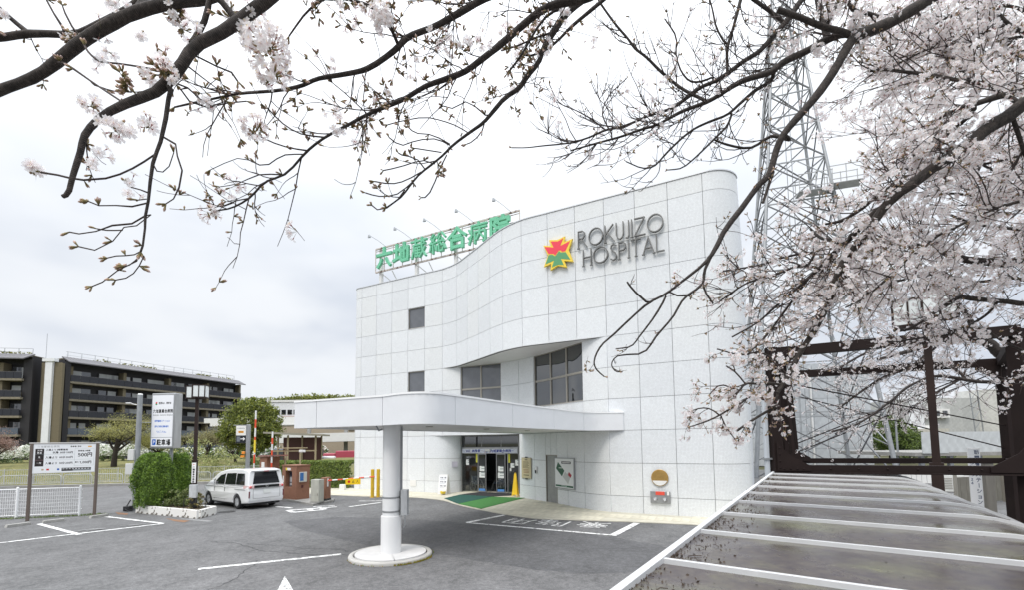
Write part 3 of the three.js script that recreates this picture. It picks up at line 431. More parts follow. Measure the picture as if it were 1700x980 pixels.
// ================= entrance canopy =================
{
  const YB = 3.37, YT = 4.13;
  const edge = new Path([[-6.05, -12.82, true], [-5.28, -12.45, true], [-4.2, -11.93], [-3.22, -11.46, true], [-2.66, -10.98], [-2.2, -10.81], [-1.84, -10.92], [-1.42, -11.52, true], [-0.7, -12.76], [0.02, -14.08, true], [0.75, -15.3], [1.5, -16.52, true], [2.2, -17.65], [2.88, -18.55, true], [3.35, -18.95], [3.9, -19.05], [4.58, -18.98, true]]);
  const em = edge.mark, c = thing('entrance_canopy', 'white entrance canopy reaching out from the hospital on one round column', 'canopy', [-3.2, 0, -12.3]);
  for (let i = 0; i + 1 < em.length; i++) partW(c, 'fascia_panel', curvedSlab(edge, em[i] + 0.008, em[i + 1] - 0.008, YB, YT - 0.05, 0, -0.06, em[i]), M.whitePanel);
  partW(c, 'fascia_core', curvedSlab(edge, 0.02, edge.length - 0.01, YB + 0.03, YT - 0.06, -0.062, -0.12), M.backing);
  partW(c, 'edge_cap', curvedSlab(edge, 0, edge.length, YT - 0.048, YT, 0.02, -0.16), mat([0.88, 0.89, 0.9], { roughness: 0.35 }));
  const wall = lower.poly(lc[9] + 0.35, lc[4] + 0.25, 0.01, 30), top = [...edge.poly(0.03, edge.length - 0.02, -0.125, 80), ...wall];
  partW(c, 'deck', prism(top, YT - 0.25, YT - 0.1), M.concrete);
  partW(c, 'soffit_board', prism(top, YB + 0.035, YB + 0.09), M.soffit);
  const back = new Path([[wall[30][0], wall[30][1]], [-2.0, -19.5], [-5.4, -13.95], [-6.05, -12.82]]);
  partW(c, 'back_fascia', curvedSlab(back, 0.02, back.length - 0.02, YB, YT - 0.02, 0.02, -0.05), M.whitePanel);
  for (const [x, z] of [[-2.4, -13.4], [-0.9, -16.2], [0.6, -18.6]]) part(c, 'downlight', moved(lathe([[0.0, 0.02], [0.09, 0.02], [0.11, 0], [0.1, -0.015], [0, -0.012]], 16), x + 3.2, YB + 0.03, z + 12.3), M.frame);
  // column, bands, drain pipe, round kerb
  const white = mat([0.8, 0.81, 0.82], { roughness: 0.45, map: T.clean }), band = M.steel;
  part(c, 'column', cyl(0.225, 0.225, 2.6, 0, 0.85, 0, 32), white);
  part(c, 'column_base', lathe([[0, 0.1], [0.262, 0.1], [0.262, 1.03], [0.25, 1.045], [0.226, 1.045]], 32), mat([0.86, 0.865, 0.87], { roughness: 0.5, map: T.clean }));
  for (const y of [1.16, 1.52]) part(c, 'band', moved(lathe([[0.227, -0.02], [0.236, -0.02], [0.236, 0.02], [0.227, 0.02]], 28), 0, y, 0), band);
  part(c, 'drain_pipe', [tube([[0.2, 1.05, -0.16], [0.2, 3.38, -0.16]], 0.055, 12), tube([[-0.22, 3.3, 0.12], [-0.3, 3.26, 0.16], [-0.36, 3.38, 0.2]], 0.022, 8)], M.galv);
  part(c, 'control_box', [rb(0.17, 0.66, 0.22, 0.012, 0.36, 1.38, 0.02), bx(0.012, 0.1, 0.03, 0.452, 1.4, 0.04), tube([[0.36, 1.06, 0], [0.36, 0.8, -0.04], [0.3, 0.7, -0.1]], 0.012, 6)], mat([0.46, 0.48, 0.5], { roughness: 0.5, map: T.mottle }));
  part(c, 'kerb_ring', lathe([[0.93, 0], [0.93, 0.075], [0.96, 0.09], [1.04, 0.085], [1.06, 0.05], [1.06, 0]], 48), mat([0.95, 0.93, 0.88], { map: T.concrete, roughness: 0.9 }));
  for (let i = 0; i < 2; i++) { const g = new THREE.CylinderGeometry(0.9, 0.9, 0.1, 40, 1, false, 0.35 + i * Math.PI + 0.008, Math.PI - 0.016); part(c, 'plinth_half', moved(g, 0, 0.052, 0), mat([0.82, 0.81, 0.8], { map: T.mottle, roughness: 0.85 })); }
}
// weeds round the kerb ring
{
  reseed(5); const g = []; for (let i = 0; i < 260; i++) { const a = rr(0.15, 1.25) + (rnd() < 0.2 ? rr(-1, 2.5) : 0), r = rr(1.05, 1.12), h = rr(0.02, 0.07), q = new THREE.ConeGeometry(0.012, h, 3); q.translate(0, h / 2, 0); q.rotateZ(rr(-0.7, 0.7)); q.rotateX(rr(-0.7, 0.7)); g.push(tint(moved(q, -3.2 + Math.cos(a) * r, 0.005, -12.3 + Math.sin(a) * r), [rr(0.1, 0.3), rr(0.12, 0.22), 0.02])); }
  const w = solo('weeds', 'small yellow green weeds growing along the round column kerb', 'weeds', g, mat([1, 1, 1], { vertexColors: true, roughness: 0.9 })); w.userData.kind = 'stuff';
}
// ================= ground, road, pavement, markings =================
function gridSheet(x0, x1, z0, z1, st, y, fn) {
  const nx = Math.round((x1 - x0) / st), nz = Math.round((z1 - z0) / st), g = new THREE.PlaneGeometry(x1 - x0, z1 - z0, nx, nz); g.rotateX(-Math.PI / 2); g.translate((x0 + x1) / 2, y, (z0 + z1) / 2);
  const p = g.attributes.position, u = g.attributes.uv, c = new Float32Array(p.count * 3);
  for (let i = 0; i < p.count; i++) { const x = p.getX(i), z = p.getZ(i), k = fn(x, z); u.setXY(i, x, z); c[i * 3] = k[0]; c[i * 3 + 1] = k[1]; c[i * 3 + 2] = k[2]; }
  g.setAttribute('color', new THREE.BufferAttribute(c, 3)); return g;
}
const soil = dataTex(512, 512, (u, v) => { const k = tfbm(u, v, 6, 6, 61), f = tfbm(u, v, 80, 2, 62); return [0.5 + 0.3 * (k - 0.5) + 0.2 * (f - 0.5), 0.5 + 0.25 * (k - 0.5) + 0.2 * (f - 0.5), 0.36 + 0.2 * (k - 0.5)]; }, true, 0.2);
{ const g = plane(3000, 3000, 0, -0.06, -400, 0, -Math.PI / 2); const u = g.attributes.uv; for (let i = 0; i < u.count; i++) u.setXY(i, u.getX(i) * 3000, u.getY(i) * 3000); struct('ground', g, mat([0.32, 0.32, 0.26], { map: soil, roughness: 1 })); }
struct('asphalt_car_park', gridSheet(-70, 70, -46, 8, 0.5, 0, (x, z) => { const st = fbm((x * 0.9 + z * 0.45) * 0.25, (z * 0.9 - x * 0.45) * 2.2, 3, 3), k = 0.8 + 0.36 * fbm(x * 0.28 + 5, z * 0.28, 1, 4) + 0.16 * (fbm(x * 1.7, z * 1.7 + 9, 2, 3) - 0.5) + 0.16 * (st - 0.5), b = fbm(x * 0.1, z * 0.1, 7, 2); return [k * (0.98 + 0.04 * b), k, k * 1.01]; }), M.asphalt);
// separate darker asphalt sheet between column and shelter, with an uneven edge
{
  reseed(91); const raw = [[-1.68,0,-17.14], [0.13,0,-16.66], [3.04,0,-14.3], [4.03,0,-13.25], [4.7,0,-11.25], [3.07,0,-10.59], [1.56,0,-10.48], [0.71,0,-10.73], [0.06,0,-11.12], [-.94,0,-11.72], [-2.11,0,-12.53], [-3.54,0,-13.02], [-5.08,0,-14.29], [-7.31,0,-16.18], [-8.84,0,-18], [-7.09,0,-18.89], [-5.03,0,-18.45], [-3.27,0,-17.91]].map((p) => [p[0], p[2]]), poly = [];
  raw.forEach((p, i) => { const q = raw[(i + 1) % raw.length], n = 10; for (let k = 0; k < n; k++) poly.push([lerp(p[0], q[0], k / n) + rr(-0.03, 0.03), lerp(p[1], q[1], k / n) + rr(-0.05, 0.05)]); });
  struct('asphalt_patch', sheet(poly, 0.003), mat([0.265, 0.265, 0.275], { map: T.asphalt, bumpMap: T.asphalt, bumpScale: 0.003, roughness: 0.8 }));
}
// tiled pavement strip along the building: rows of pale tiles
{
  const outer = new Path([[-14.5, -28.6], [-11, -27.2], [-8.3, -26.05], [-6.9, -25.7], [-5.2, -25.2], [-3.59, -23.85], [-2.72, -22.28], [-1.44, -20.4], [-0.37, -19.05], [0.75, -17.95], [2.0, -17.5], [4.1, -16.95], [6.2, -16.2], [8.2, -15.1], [11.5, -16.5], [14, -21]]);
  const pv = thing('tiled_pavement', 'pale cream tiled pavement strip along the foot of the hospital wall', 'pavement', [0, 0, -24]);
  pv.userData.kind = 'structure'; delete pv.userData.category; delete pv.userData.label;
  const o = outer.poly(0, outer.length, 0, 120), inner = [[14.5, -24], [9.6, -18.7], [8.6, -18.2], [7.5, -18.3], ...lower.poly(lc[9] + 2.4, lc[4], -0.1, 30), [0.7, -27], [-3.2, -28.6], ...bulge.poly(bm[2], bm[0], -0.1, 12), [-10.3, -30.6], [-12, -33], [-15.5, -33]];
  const bed = mat([0.66, 0.63, 0.52], { map: T.mottle, roughness: 0.9 });
  partW(pv, 'pavement_bed', prism([...o, ...inner], 0.004, 0.03), bed);
  const tiles = [0.93, 0.98, 1.02].map((k) => mat([0.78 * k, 0.74 * k, 0.6 * k], { map: T.mottle, roughness: 0.75 }));
  // tiles are laid in courses square to the right front
  const inside = (x, z, poly) => { let r = false; for (let i = 0, j = poly.length - 1; i < poly.length; j = i++) { const [a, b] = poly[i], [c, d] = poly[j]; if ((b > z) !== (d > z) && x < (c - a) * (z - b) / (d - b) + a) r = !r; } return r; };
  const poly = [...o, ...inner]; const rest = [[], [], []]; const tg = bx(0.29, 0.012, 0.89); let n = 0;
  const list = [];
  for (let i = -60; i < 70; i++) for (let j = -14; j < 14; j++) { const x = W0[0] + D1[0] * i * 0.3 + D1[1] * j * 0.9, z = W0[1] + D1[1] * i * 0.3 - D1[0] * j * 0.9; let ok = true; for (const [a, b] of [[-0.13, -0.42], [0.13, -0.42], [0.13, 0.42], [-0.13, 0.42]]) if (!inside(x + D1[0] * a + D1[1] * b, z + D1[1] * a - D1[0] * b, poly)) ok = false; if (ok && Math.hypot(x + 1.8, z + 24) > 0.1) list.push([x, z]); }
  list.sort((a, b) => b[1] - a[1] + 0.2 * (a[0] - b[0]));
  const turn = Math.atan2(-0.466, 0.885);
  for (const [x, z] of list) { const k = Math.floor(hash3(x * 90, z * 90, 4) * 3); if (n++ < 280) { const m = new THREE.Mesh(tg, tiles[k]); m.name = 'paving_tile'; m.position.set(x, 0.032, z + 24); m.rotation.y = turn; m.castShadow = m.receiveShadow = true; pv.add(m); } else { const q = bx(0.29, 0.012, 0.89, 0, 0, 0, turn); q.translate(x, 0.032, z); rest[k].push(q); } }
  rest.forEach((r, k) => { if (r.length) { const m = partW(pv, 'paving_tiles', r, tiles[k]); m.userData.kind = 'stuff'; } });
}
// door mats
const matTex = dataTex(128, 128, (u, v) => grey(0.6 + 0.4 * tfbm(u, v, 48, 2, 71)), true, 3);
const rug = (label, poly, c, y) => solo('door_mat', label, 'mat', prism(poly, y, y + 0.012), mat(c, { map: matTex, roughness: 1 }));
rug('dark grey door mat in front of the sliding doors', [[-2.9, -26.35], [-1.95, -27.5], [0.0, -26.5], [0.15, -25.6], [-1.09, -25.1]], [0.06, 0.06, 0.065], 0.041);
rug('dark bluish green floor mat beside the light green one', [[-3.6, -24.5], [-2.95, -26.25], [-1.15, -25.06], [-2.62, -22.3]], [0.03, 0.14, 0.11], 0.041);
rug('light grass green floor mat leading to the entrance', [[-2.6, -22.25], [-1.12, -25.03], [0.62, -24.32], [-1.4, -20.5]], [0.09, 0.33, 0.08], 0.041);
// painted lines, worn
const worn = mat([0.86, 0.86, 0.85], { roughness: 0.7, map: dataTex(256, 256, (u, v) => { const k = tfbm(u, v, 10, 5, 81), f = tfbm(u, v, 64, 2, 83); return grey(k * 0.6 + f * 0.4 < 0.42 ? 0.55 : 0.93 + 0.07 * f); }, true, 0.8) });
const faint = mat([0.5, 0.5, 0.5], { roughness: 0.8, map: T.concrete });
const quadLine = (a, b, w, y = 0.006) => { const dx = b[0] - a[0], dz = b[1] - a[1], l = Math.hypot(dx, dz), nx = -dz / l * w / 2, nz = dx / l * w / 2; return sheet([[a[0] + nx, a[1] + nz], [b[0] + nx, b[1] + nz], [b[0] - nx, b[1] - nz], [a[0] - nx, a[1] - nz]], y); };
const xz = (p) => [p[0], p[2]];
const mark = (name, geos, m = worn) => { const o = struct(name, geos, m); return o; };
mark('lane_line', quadLine([-7.47, -11.19], [-4.58, -12.53], 0.17));
mark('arrow_marking', sheet([[-5.1, -10.53], [-4.44, -9.53], [-3.9, -8.2], [-5.1, -8.3], [-4.75, -9.54]], 0.006));
mark('bay_line', [quadLine([-0.34, -18.95], [-1.69, -17.27], 0.2), quadLine([-1.73, -17.23], [3.1, -14.62], 0.15, 0.01), quadLine([3.06, -14.55], [4.4, -16.72], 0.24, 0.014)]);
{ // boarding bay lettering, read from the building side
  const e1 = [0.88, 0.475], e2 = [0.46, -0.888];
  [['用', [0.2,0,-17.41]], ['降', [1.41,0,-16.95]], ['乗', [2.81,0,-16.49]]].forEach(([ch, p]) => {
    const g = []; let k = 0; const S = 1.15, Wd = 1.2;
    for (const s of strokesOf(ch)) for (let i = 0; i + 1 < s.length; i++) { const f = ([a, b]) => { const u = -(a / 100 - 0.5) * Wd, v = (b / 100 - 0.5) * S; return [p[0] + e1[0] * u + e2[0] * v, p[2] + e1[1] * u + e2[1] * v]; }; g.push(quadLine(f(s[i]), f(s[i + 1]), 0.085, 0.006 + 0.0015 * k++)); }
    mark('ground_lettering', g);
  });
}
mark('bay_line', [quadLine([-18.2, -18.0], [-14.52, -15.72], 0.16), quadLine([-16.5, -13.6], [-13.2, -17.74], 0.15, 0.01), quadLine([-17.04, -19.62], [-13.25, -17.74], 0.16, 0.014)]);
mark('bay_lettering', [0, 1].flatMap((q) => Array.from({ length: 4 }, (_, i) => quadLine([-15.15 + q * 0.75 + i * 0.14, -16.35 - q * 0.85 - (i % 2) * 0.2], [-14.95 + q * 0.75 + i * 0.14, -16.75 - q * 0.85], 0.1, 0.02 + 0.002 * i))), faint);
mark('stop_lettering', [quadLine(xz([-10.09,0,-20.95]), xz([-8.26,0,-21.99]), 0.22, 0.006), quadLine(xz([-9.53,0,-20.28]), xz([-8.48,0,-21.11]), 0.22, 0.008), quadLine(xz([-10.09,0,-20.95]), xz([-9.5,0,-20.28]), 0.2, 0.01), quadLine(xz([-9.38,0,-21.37]), xz([-8.81,0,-20.68]), 0.2, 0.012), quadLine(xz([-9.01,0,-21.74]), xz([-8.44,0,-21.09]), 0.2, 0.014), quadLine(xz([-9.41,0,-22.02]), xz([-8.5,0,-22.32]), 0.16, 0.016)]);
mark('stop_line', [quadLine(xz([-11.57,0,-22.46]), xz([-10.27,0,-21.74]), 0.2, 0.006), quadLine(xz([-7.68,0,-21.94]), xz([-6.62,0,-23.39]), 0.18, 0.008), quadLine(xz([-7.95,0,-24.11]), xz([-6.58,0,-24.11]), 0.14, 0.006)]);
mark('seam_line', [quadLine(xz([-11.46,0,-18.31]), xz([-9.99,0,-20.58]), 0.07, 0.005), quadLine(xz([-13.39,0,-18.87]), xz([-11.74,0,-18.18]), 0.2, 0.006)], faint);
mark('orange_mark', [sheet([[-17.82,0,-20.98], [-16.88,0,-20.55], [-16.56,0,-20.1], [-17.15,0,-20.32]].map(xz), 0.006), sheet([[-14.13,0,-19.06], [-13.33,0,-18.64], [-12.67,0,-18.38], [-12.61,0,-17.97], [-13.21,0,-18.28]].map(xz), 0.006)], mat([0.5, 0.28, 0.16], { map: T.concrete, roughness: 0.9 }));
solo('manhole_cover', 'round dark iron manhole cover on the asphalt behind the planter', 'manhole cover', lathe([[0, 0.012], [0.3, 0.012], [0.31, 0.004], [0.36, 0.004]], 24), mat([0.05, 0.05, 0.05], { roughness: 0.6, metalness: 0.5 }), undefined, [-12.65,0,-20.69]);
// hairline cracks and seams in the asphalt
{ reseed(77); const g = []; const crack = (x, z, a, n, st) => { for (let i = 0; i < n; i++) { const b = a + rr(-0.5, 0.5), x2 = x + Math.cos(b) * st, z2 = z + Math.sin(b) * st; g.push(quadLine([x, z], [x2, z2], rr(0.008, 0.02), 0.0045)); x = x2; z = z2; a += rr(-0.12, 0.12); } };
  crack(-4.3, -12.7, -2.6, 26, 0.16); crack(-6.5, -8.6, -1.1, 26, 0.14); crack(-2.2, -9.2, -0.2, 20, 0.16); crack(-1.2, -15.4, -0.6, 30, 0.14); crack(-9.5, -14.5, 0.4, 40, 0.16); crack(-13, -16, -0.7, 26, 0.16); crack(1.8, -13, 0.3, 24, 0.12); crack(-8, -20, 0.2, 40, 0.18);
  struct('asphalt_crack', g, mat([0.035, 0.035, 0.037], { roughness: 0.95 })); }

// ================= foliage helpers =================
function leafGeo(items) {   // items: [x,y,z,size,r,g,b(,aspect)] -> folded leaf faces in random attitudes
  const n = items.length, pos = new Float32Array(n * 18), nor = new Float32Array(n * 18), uv = new Float32Array(n * 12), col = new Float32Array(n * 18);
  const a = new THREE.Vector3(), b = new THREE.Vector3(), nn = new THREE.Vector3();
  items.forEach(([x, y, z, s, r, g, bl, asp = 0.5], i) => {
    a.set(rr(-1, 1), rr(-1, 1), rr(-1, 1)).normalize(); b.set(rr(-1, 1), rr(-1, 1), rr(-1, 1)).cross(a).normalize(); nn.crossVectors(b, a);
    const P = [[-a.x, -a.y, -a.z, 1], [b.x, b.y, b.z, asp], [a.x, a.y, a.z, 1], [-a.x, -a.y, -a.z, 1], [a.x, a.y, a.z, 1], [-b.x, -b.y, -b.z, asp]];
    P.forEach(([u, v, w, k], j) => { const o = i * 18 + j * 3; pos[o] = x + u * s * k; pos[o + 1] = y + v * s * k; pos[o + 2] = z + w * s * k; nor[o] = nn.x; nor[o + 1] = nn.y; nor[o + 2] = nn.z; col[o] = r; col[o + 1] = g; col[o + 2] = bl; });
  });
  const q = new THREE.BufferGeometry(); q.setAttribute('position', new THREE.BufferAttribute(pos, 3)); q.setAttribute('normal', new THREE.BufferAttribute(nor, 3)); q.setAttribute('uv', new THREE.BufferAttribute(uv, 2)); q.setAttribute('color', new THREE.BufferAttribute(col, 3)); return q;
}
const leafMat = mat([1, 1, 1], { physical: true, vertexColors: true, roughness: 0.9, transmission: 0.25, thickness: 0, side: THREE.DoubleSide });
const barkMat = mat([0.22, 0.19, 0.165], { map: T.bark, bumpMap: T.bark, bumpScale: 0.006, roughness: 0.95 });
const mixc = (a, b, t) => a.map((v, i) => lerp(v, b[i], t));
function clumpLeaves(c, rad, clumps, per, size, dark, light, shell = 0.55, box = false) {   // uneven clumps spread through a volume
  const out = [];
  for (let k = 0; k < clumps; k++) {
    let x, y, z; do { x = rr(-1, 1); y = rr(-1, 1); z = rr(-1, 1); } while (!box && (x * x + y * y + z * z > 1 || x * x + y * y + z * z < shell * shell * rnd()));
    const cr = rr(0.1, 0.2) * Math.min(...rad) * (box ? 1.2 : 1.25);
    for (let i = 0; i < per; i++) { let u, v, w; do { u = rr(-1, 1); v = rr(-1, 1); w = rr(-1, 1); } while (u * u + v * v + w * w > 1); const q = mixc(dark, light, rnd()); out.push([c[0] + x * rad[0] + u * cr, c[1] + y * rad[1] + v * cr, c[2] + z * rad[2] + w * cr, size * rr(0.6, 1.3), ...q]); }
  }
  return leafGeo(out);
}
function limbs(base, h, r, spread, levels, tips, seed) {   // trunk with forking limbs; returns tubes, fills tips
  reseed(seed); const out = [];
  const grow = (p, d, L, rad, lev) => {
    const pts = [p], rads = [rad], n = 5; let q = [...p], dir = d.clone();
    for (let i = 1; i <= n; i++) { dir.add(new THREE.Vector3(rr(-1, 1), rr(-0.4, 0.7), rr(-1, 1)).multiplyScalar(0.14)).normalize(); q = [q[0] + dir.x * L / n, q[1] + dir.y * L / n, q[2] + dir.z * L / n]; pts.push(q); rads.push(rad * (1 - 0.55 * i / n)); }
    out.push(tube(pts, rads, lev > 2 ? 7 : 4, lev > 2));
    if (lev <= 1) { tips.push(...pts.slice(2)); if (lev <= 0) return; }
    const k = lev > 2 ? 4 : 3; for (let i = 0; i < k; i++) { const f = rr(0.5, 1), j = Math.min(n, Math.max(2, Math.round(f * n))), a = rr(0, 6.28); const nd = dir.clone().multiplyScalar(0.75).add(new THREE.Vector3(Math.cos(a) * spread, rr(0.05, 0.5), Math.sin(a) * spread)).normalize(); grow(pts[j], nd, L * rr(0.55, 0.8), rads[j] * 0.72, lev - 1); }
  };
  grow(base, new THREE.Vector3(0, 1, 0), h, r, levels); return out;
}
let lampProto;
// ================= planter, shrubs, hospital sign, lamp post =================
{
  const A = [-16.65,0,-20.77], B = [-12.68,0,-18.89], C = [-12.81,0,-20.09], Dd = [A[0] + C[0] - B[0], 0, A[2] + C[2] - B[2]], P = [A, B, C, Dd].map(xz);
  const pl = thing('planter', 'low planter with a chipped white painted kerb under the hospital sign', 'planter', [P[0][0], 0, P[0][1]]);
  const chip = mat([0.8, 0.79, 0.77], { roughness: 0.85, map: dataTex(256, 256, (u, v) => { const k = tfbm(u, v, 7, 5, 91); return k > 0.57 + 0.2 * v ? [0.5, 0.48, 0.45] : [0.98, 0.98, 0.97]; }, true, 0.9) });
  for (let i = 0; i < 4; i++) { const a = P[i], b = P[(i + 1) % 4]; partW(pl, 'kerb', beam([a[0], 0.165, a[1]], [b[0], 0.165, b[1]], 0.16, 0.33 + 0.004 * i), chip); }
  partW(pl, 'soil', prism(P, 0.02, 0.27), mat([0.16, 0.12, 0.07], { map: T.concrete, roughness: 1 }));
  // cypress: upright tufts
  const cypress = (label, cx, cz, y0, h, rx, rz, seed, n) => {
    reseed(seed); const it = []; const t = thing('cypress_shrub', label, 'shrub', [cx, y0, cz]);
    for (let i = 0; i < n; i++) {
      const a = rr(0, 6.28), v = Math.pow(rnd(), 0.8), prof = Math.pow(clamp(1 - Math.pow(Math.max(0, v - 0.55) / 0.5, 2.2)), 0.5) * (0.86 + 0.14 * Math.min(1, v * 4)), bump = 0.72 + 0.5 * vnoise(Math.cos(a) * 4.6 + 9, v * 5.5, Math.sin(a) * 4.6 + seed), rad = prof * bump * (1 - 0.14 * rnd() * rnd());
      const q = mixc([0.05, 0.11, 0.015], [0.24, 0.38, 0.04], rnd());
      for (let k = 0; k < 5; k++) it.push([Math.cos(a) * rad * rx + rr(-0.05, 0.05), v * h + rr(-0.03, 0.12), Math.sin(a) * rad * rz + rr(-0.05, 0.05), rr(0.025, 0.06), ...q, 0.4]);
    }
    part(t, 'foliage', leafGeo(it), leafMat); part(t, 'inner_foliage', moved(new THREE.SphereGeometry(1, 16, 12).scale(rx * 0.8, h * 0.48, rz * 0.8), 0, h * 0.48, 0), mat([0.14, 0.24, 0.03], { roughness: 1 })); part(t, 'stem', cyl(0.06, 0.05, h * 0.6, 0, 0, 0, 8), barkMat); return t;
  };
  cypress('bright green clipped cypress shrub beside the hospital sign pole', -15.95, -20.75, 0.25, 2.28, 0.8, 0.56, 21, 4200);
  cypress('darker cypress shrub growing behind the hospital sign pole', -16.3, -22.6, 0.05, 2.45, 0.7, 0.6, 22, 2400);
  { reseed(33); const t = thing('low_bush', 'low leafy bush with reddish tips at the foot of the brown lamp post', 'bush', [-14.2, 0.26, -20.4]); part(t, 'foliage', [clumpLeaves([-0.5, 0.38, -0.3], [0.95, 0.42, 0.45], 90, 26, 0.05, [0.06, 0.1, 0.03], [0.26, 0.3, 0.09], 0.6), clumpLeaves([0.55, 0.3, 0.35], [0.4, 0.45, 0.4], 26, 12, 0.05, [0.08, 0.08, 0.03], [0.3, 0.24, 0.08], 0.4)], leafMat); part(t, 'stem', [[-0.9, -0.4], [-0.5, -0.1], [0, -0.3], [0.5, 0.3]].map(([x, z]) => tube([[x, 0, z], [x + rr(-0.1, 0.1), 0.5, z + rr(-0.1, 0.1)]], 0.012, 5)), barkMat); }
}
const emblemMini = (c, x, y, s) => { const f = (col, pts) => { c.fillStyle = col; c.beginPath(); pts.forEach(([a, b], i) => c[i ? 'lineTo' : 'moveTo'](x + a * s, y + b * s)); c.fill(); }; f('#e0182c', [[0, 0.3], [0.35, 0.32], [0.25, 0.1], [0.5, 0.12], [0.75, 0], [0.66, 0.3], [1, 0.15], [0.8, 0.5], [0.2, 0.52]]); f('#2f8a4a', [[0.2, 0.54], [0.8, 0.52], [1, 0.85], [0.66, 0.75], [0.75, 1], [0.4, 0.92], [0.2, 1], [0.3, 0.78], [0, 0.9]]); };
{
  const s = thing('hospital_sign', 'tall white illuminated-box hospital sign with steel sides on a pole', 'sign', [-16.21,0.79,-22], -0.12);
  part(s, 'pole', cyl(0.07, 0.07, 2.2, 0, 0, -0.05, 14), M.galv);
  part(s, 'cabinet', rb(1.22, 2.62, 0.46, 0.04, -0.28, 3.34, 0), M.steel);
  const face = canvasTex(512, 860, (c, w, h) => { c.fillStyle = '#f4f6fa'; c.fillRect(0, 0, w, h); emblemMini(c, 66, 108, 60); writeText(c, '医療法人 徳洲会', 150, 116, 40, { weight: 0.12 }); writeText(c, '六地蔵総合病院', 22, 238, 66, { weight: 0.14 }); writeText(c, 'Rokujizo General Hospital', 22, 316, 38, { font: 'serif', bold: false, color: '#444' }); const b = { color: '#2463c8', weight: 0.13 }; writeText(c, '訪問看護ステーション', 70, 418, 36, b); writeText(c, '居宅介護支援事業所', 76, 510, 36, b); writeText(c, '「まごころ24」', 110, 600, 36, b); c.fillStyle = '#8a8f96'; c.fillRect(0, 706, w, 8); c.fillStyle = '#1d62c4'; c.fillRect(34, 740, 84, 96); writeText(c, 'P', 52, 748, 74, { color: '#fff' }); writeText(c, '駐車場', 142, 742, 108, { weight: 0.13 }); });
  part(s, 'sign_face', unitUV(plane(1.1, 2.42, -0.28, 3.34, 0.236)), mat([0.92, 0.92, 0.93], { map: face, roughness: 0.25 }), 'white sign face with the hospital name and a blue P');
  part(s, 'meter_box', rb(0.34, 0.72, 0.2, 0.015, -0.1, 0.42, 0.12), mat([0.55, 0.5, 0.26], { roughness: 0.6, map: T.mottle }));
}
{
  const s = lampProto = thing('lamp_post', 'dark brown lamp post with two square lanterns in the planter', 'lamp post', [-13.65,0.28,-19.98], 0.25);
  const br = mat([0.045, 0.03, 0.027], { physical: true, roughness: 0.6, specularIntensity: 0.35, map: T.mottle }), wg = mat([0.74, 0.78, 0.78], { roughness: 0.3 });
  part(s, 'pole', [bx(0.17, 2.0, 0.17, 0, 1.0, 0), bx(0.115, 3.0, 0.115, 0, 3.5, 0), bx(0.2, 0.05, 0.2, 0, 2.02, 0)], br);
  part(s, 'base', bx(0.21, 0.42, 0.21, 0, 0.21, 0), M.black);
  for (const [x, z, q] of [[-0.24, -0.3, 0], [0.2, 0.22, 0]]) {
    const l = new THREE.Group(); l.name = 'lantern'; s.add(l); l.position.set(x, 4.98, z);
    part(l, 'lantern_frame', [bx(0.5, 0.04, 0.5, 0, 0.26, 0), bx(0.5, 0.04, 0.5, 0, -0.26, 0), ...[[-1, -1], [1, -1], [1, 1], [-1, 1]].map(([a, b]) => bx(0.035, 0.48, 0.035, a * 0.23, 0, b * 0.23)), bx(0.03, 0.48, 0.03, 0, 0, 0.235)], br);
    for (const [a, b, t] of [[0, 0.228, 0], [0.228, 0, Math.PI / 2], [0, -0.228, 0], [-0.228, 0, Math.PI / 2]]) part(l, 'lantern_glass', moved(bx(0.42, 0.47, 0.01), a, 0, b, t), wg);
  }
  part(s, 'arm', [bx(0.5, 0.05, 0.06, 0, 4.7, 0, 0.7), bx(0.06, 0.05, 0.7, 0, 4.75, 0)], br);
  part(s, 'notice_plate', unitUV(plane(0.16, 0.86, 0, 1.5, 0.089)), mat([0.9, 0.9, 0.9], { roughness: 0.5, map: canvasTex(96, 500, (c) => { c.fillStyle = '#fafafa'; c.fillRect(0, 0, 96, 500); writeText(c, '←', 18, 20, 60, { color: '#d02020' }); writeText(c, '二輪車専用通路', 18, 88, 56, { vertical: true, weight: 0.13 }); }) }), 'white plate with black vertical lettering');
  part(s, 'switch_box', rb(0.27, 0.56, 0.2, 0.015, 0.02, 0.72, 0.1), mat([0.6, 0.62, 0.63], { roughness: 0.5, map: T.mottle }));
  part(s, 'hoop_guard', [tube([[-0.32, 0, 0.1], [-0.32, 0.34, 0.1], [-0.26, 0.42, 0.1], [-0.12, 0.42, 0.1], [-0.06, 0.34, 0.1], [-0.06, 0, 0.1]], 0.016, 6), tube([[0.24, 0, 0.1], [0.24, 0.34, 0.1], [0.3, 0.42, 0.1], [0.44, 0.42, 0.1], [0.5, 0.34, 0.1], [0.5, 0, 0.1]], 0.016, 6)], M.black);
}
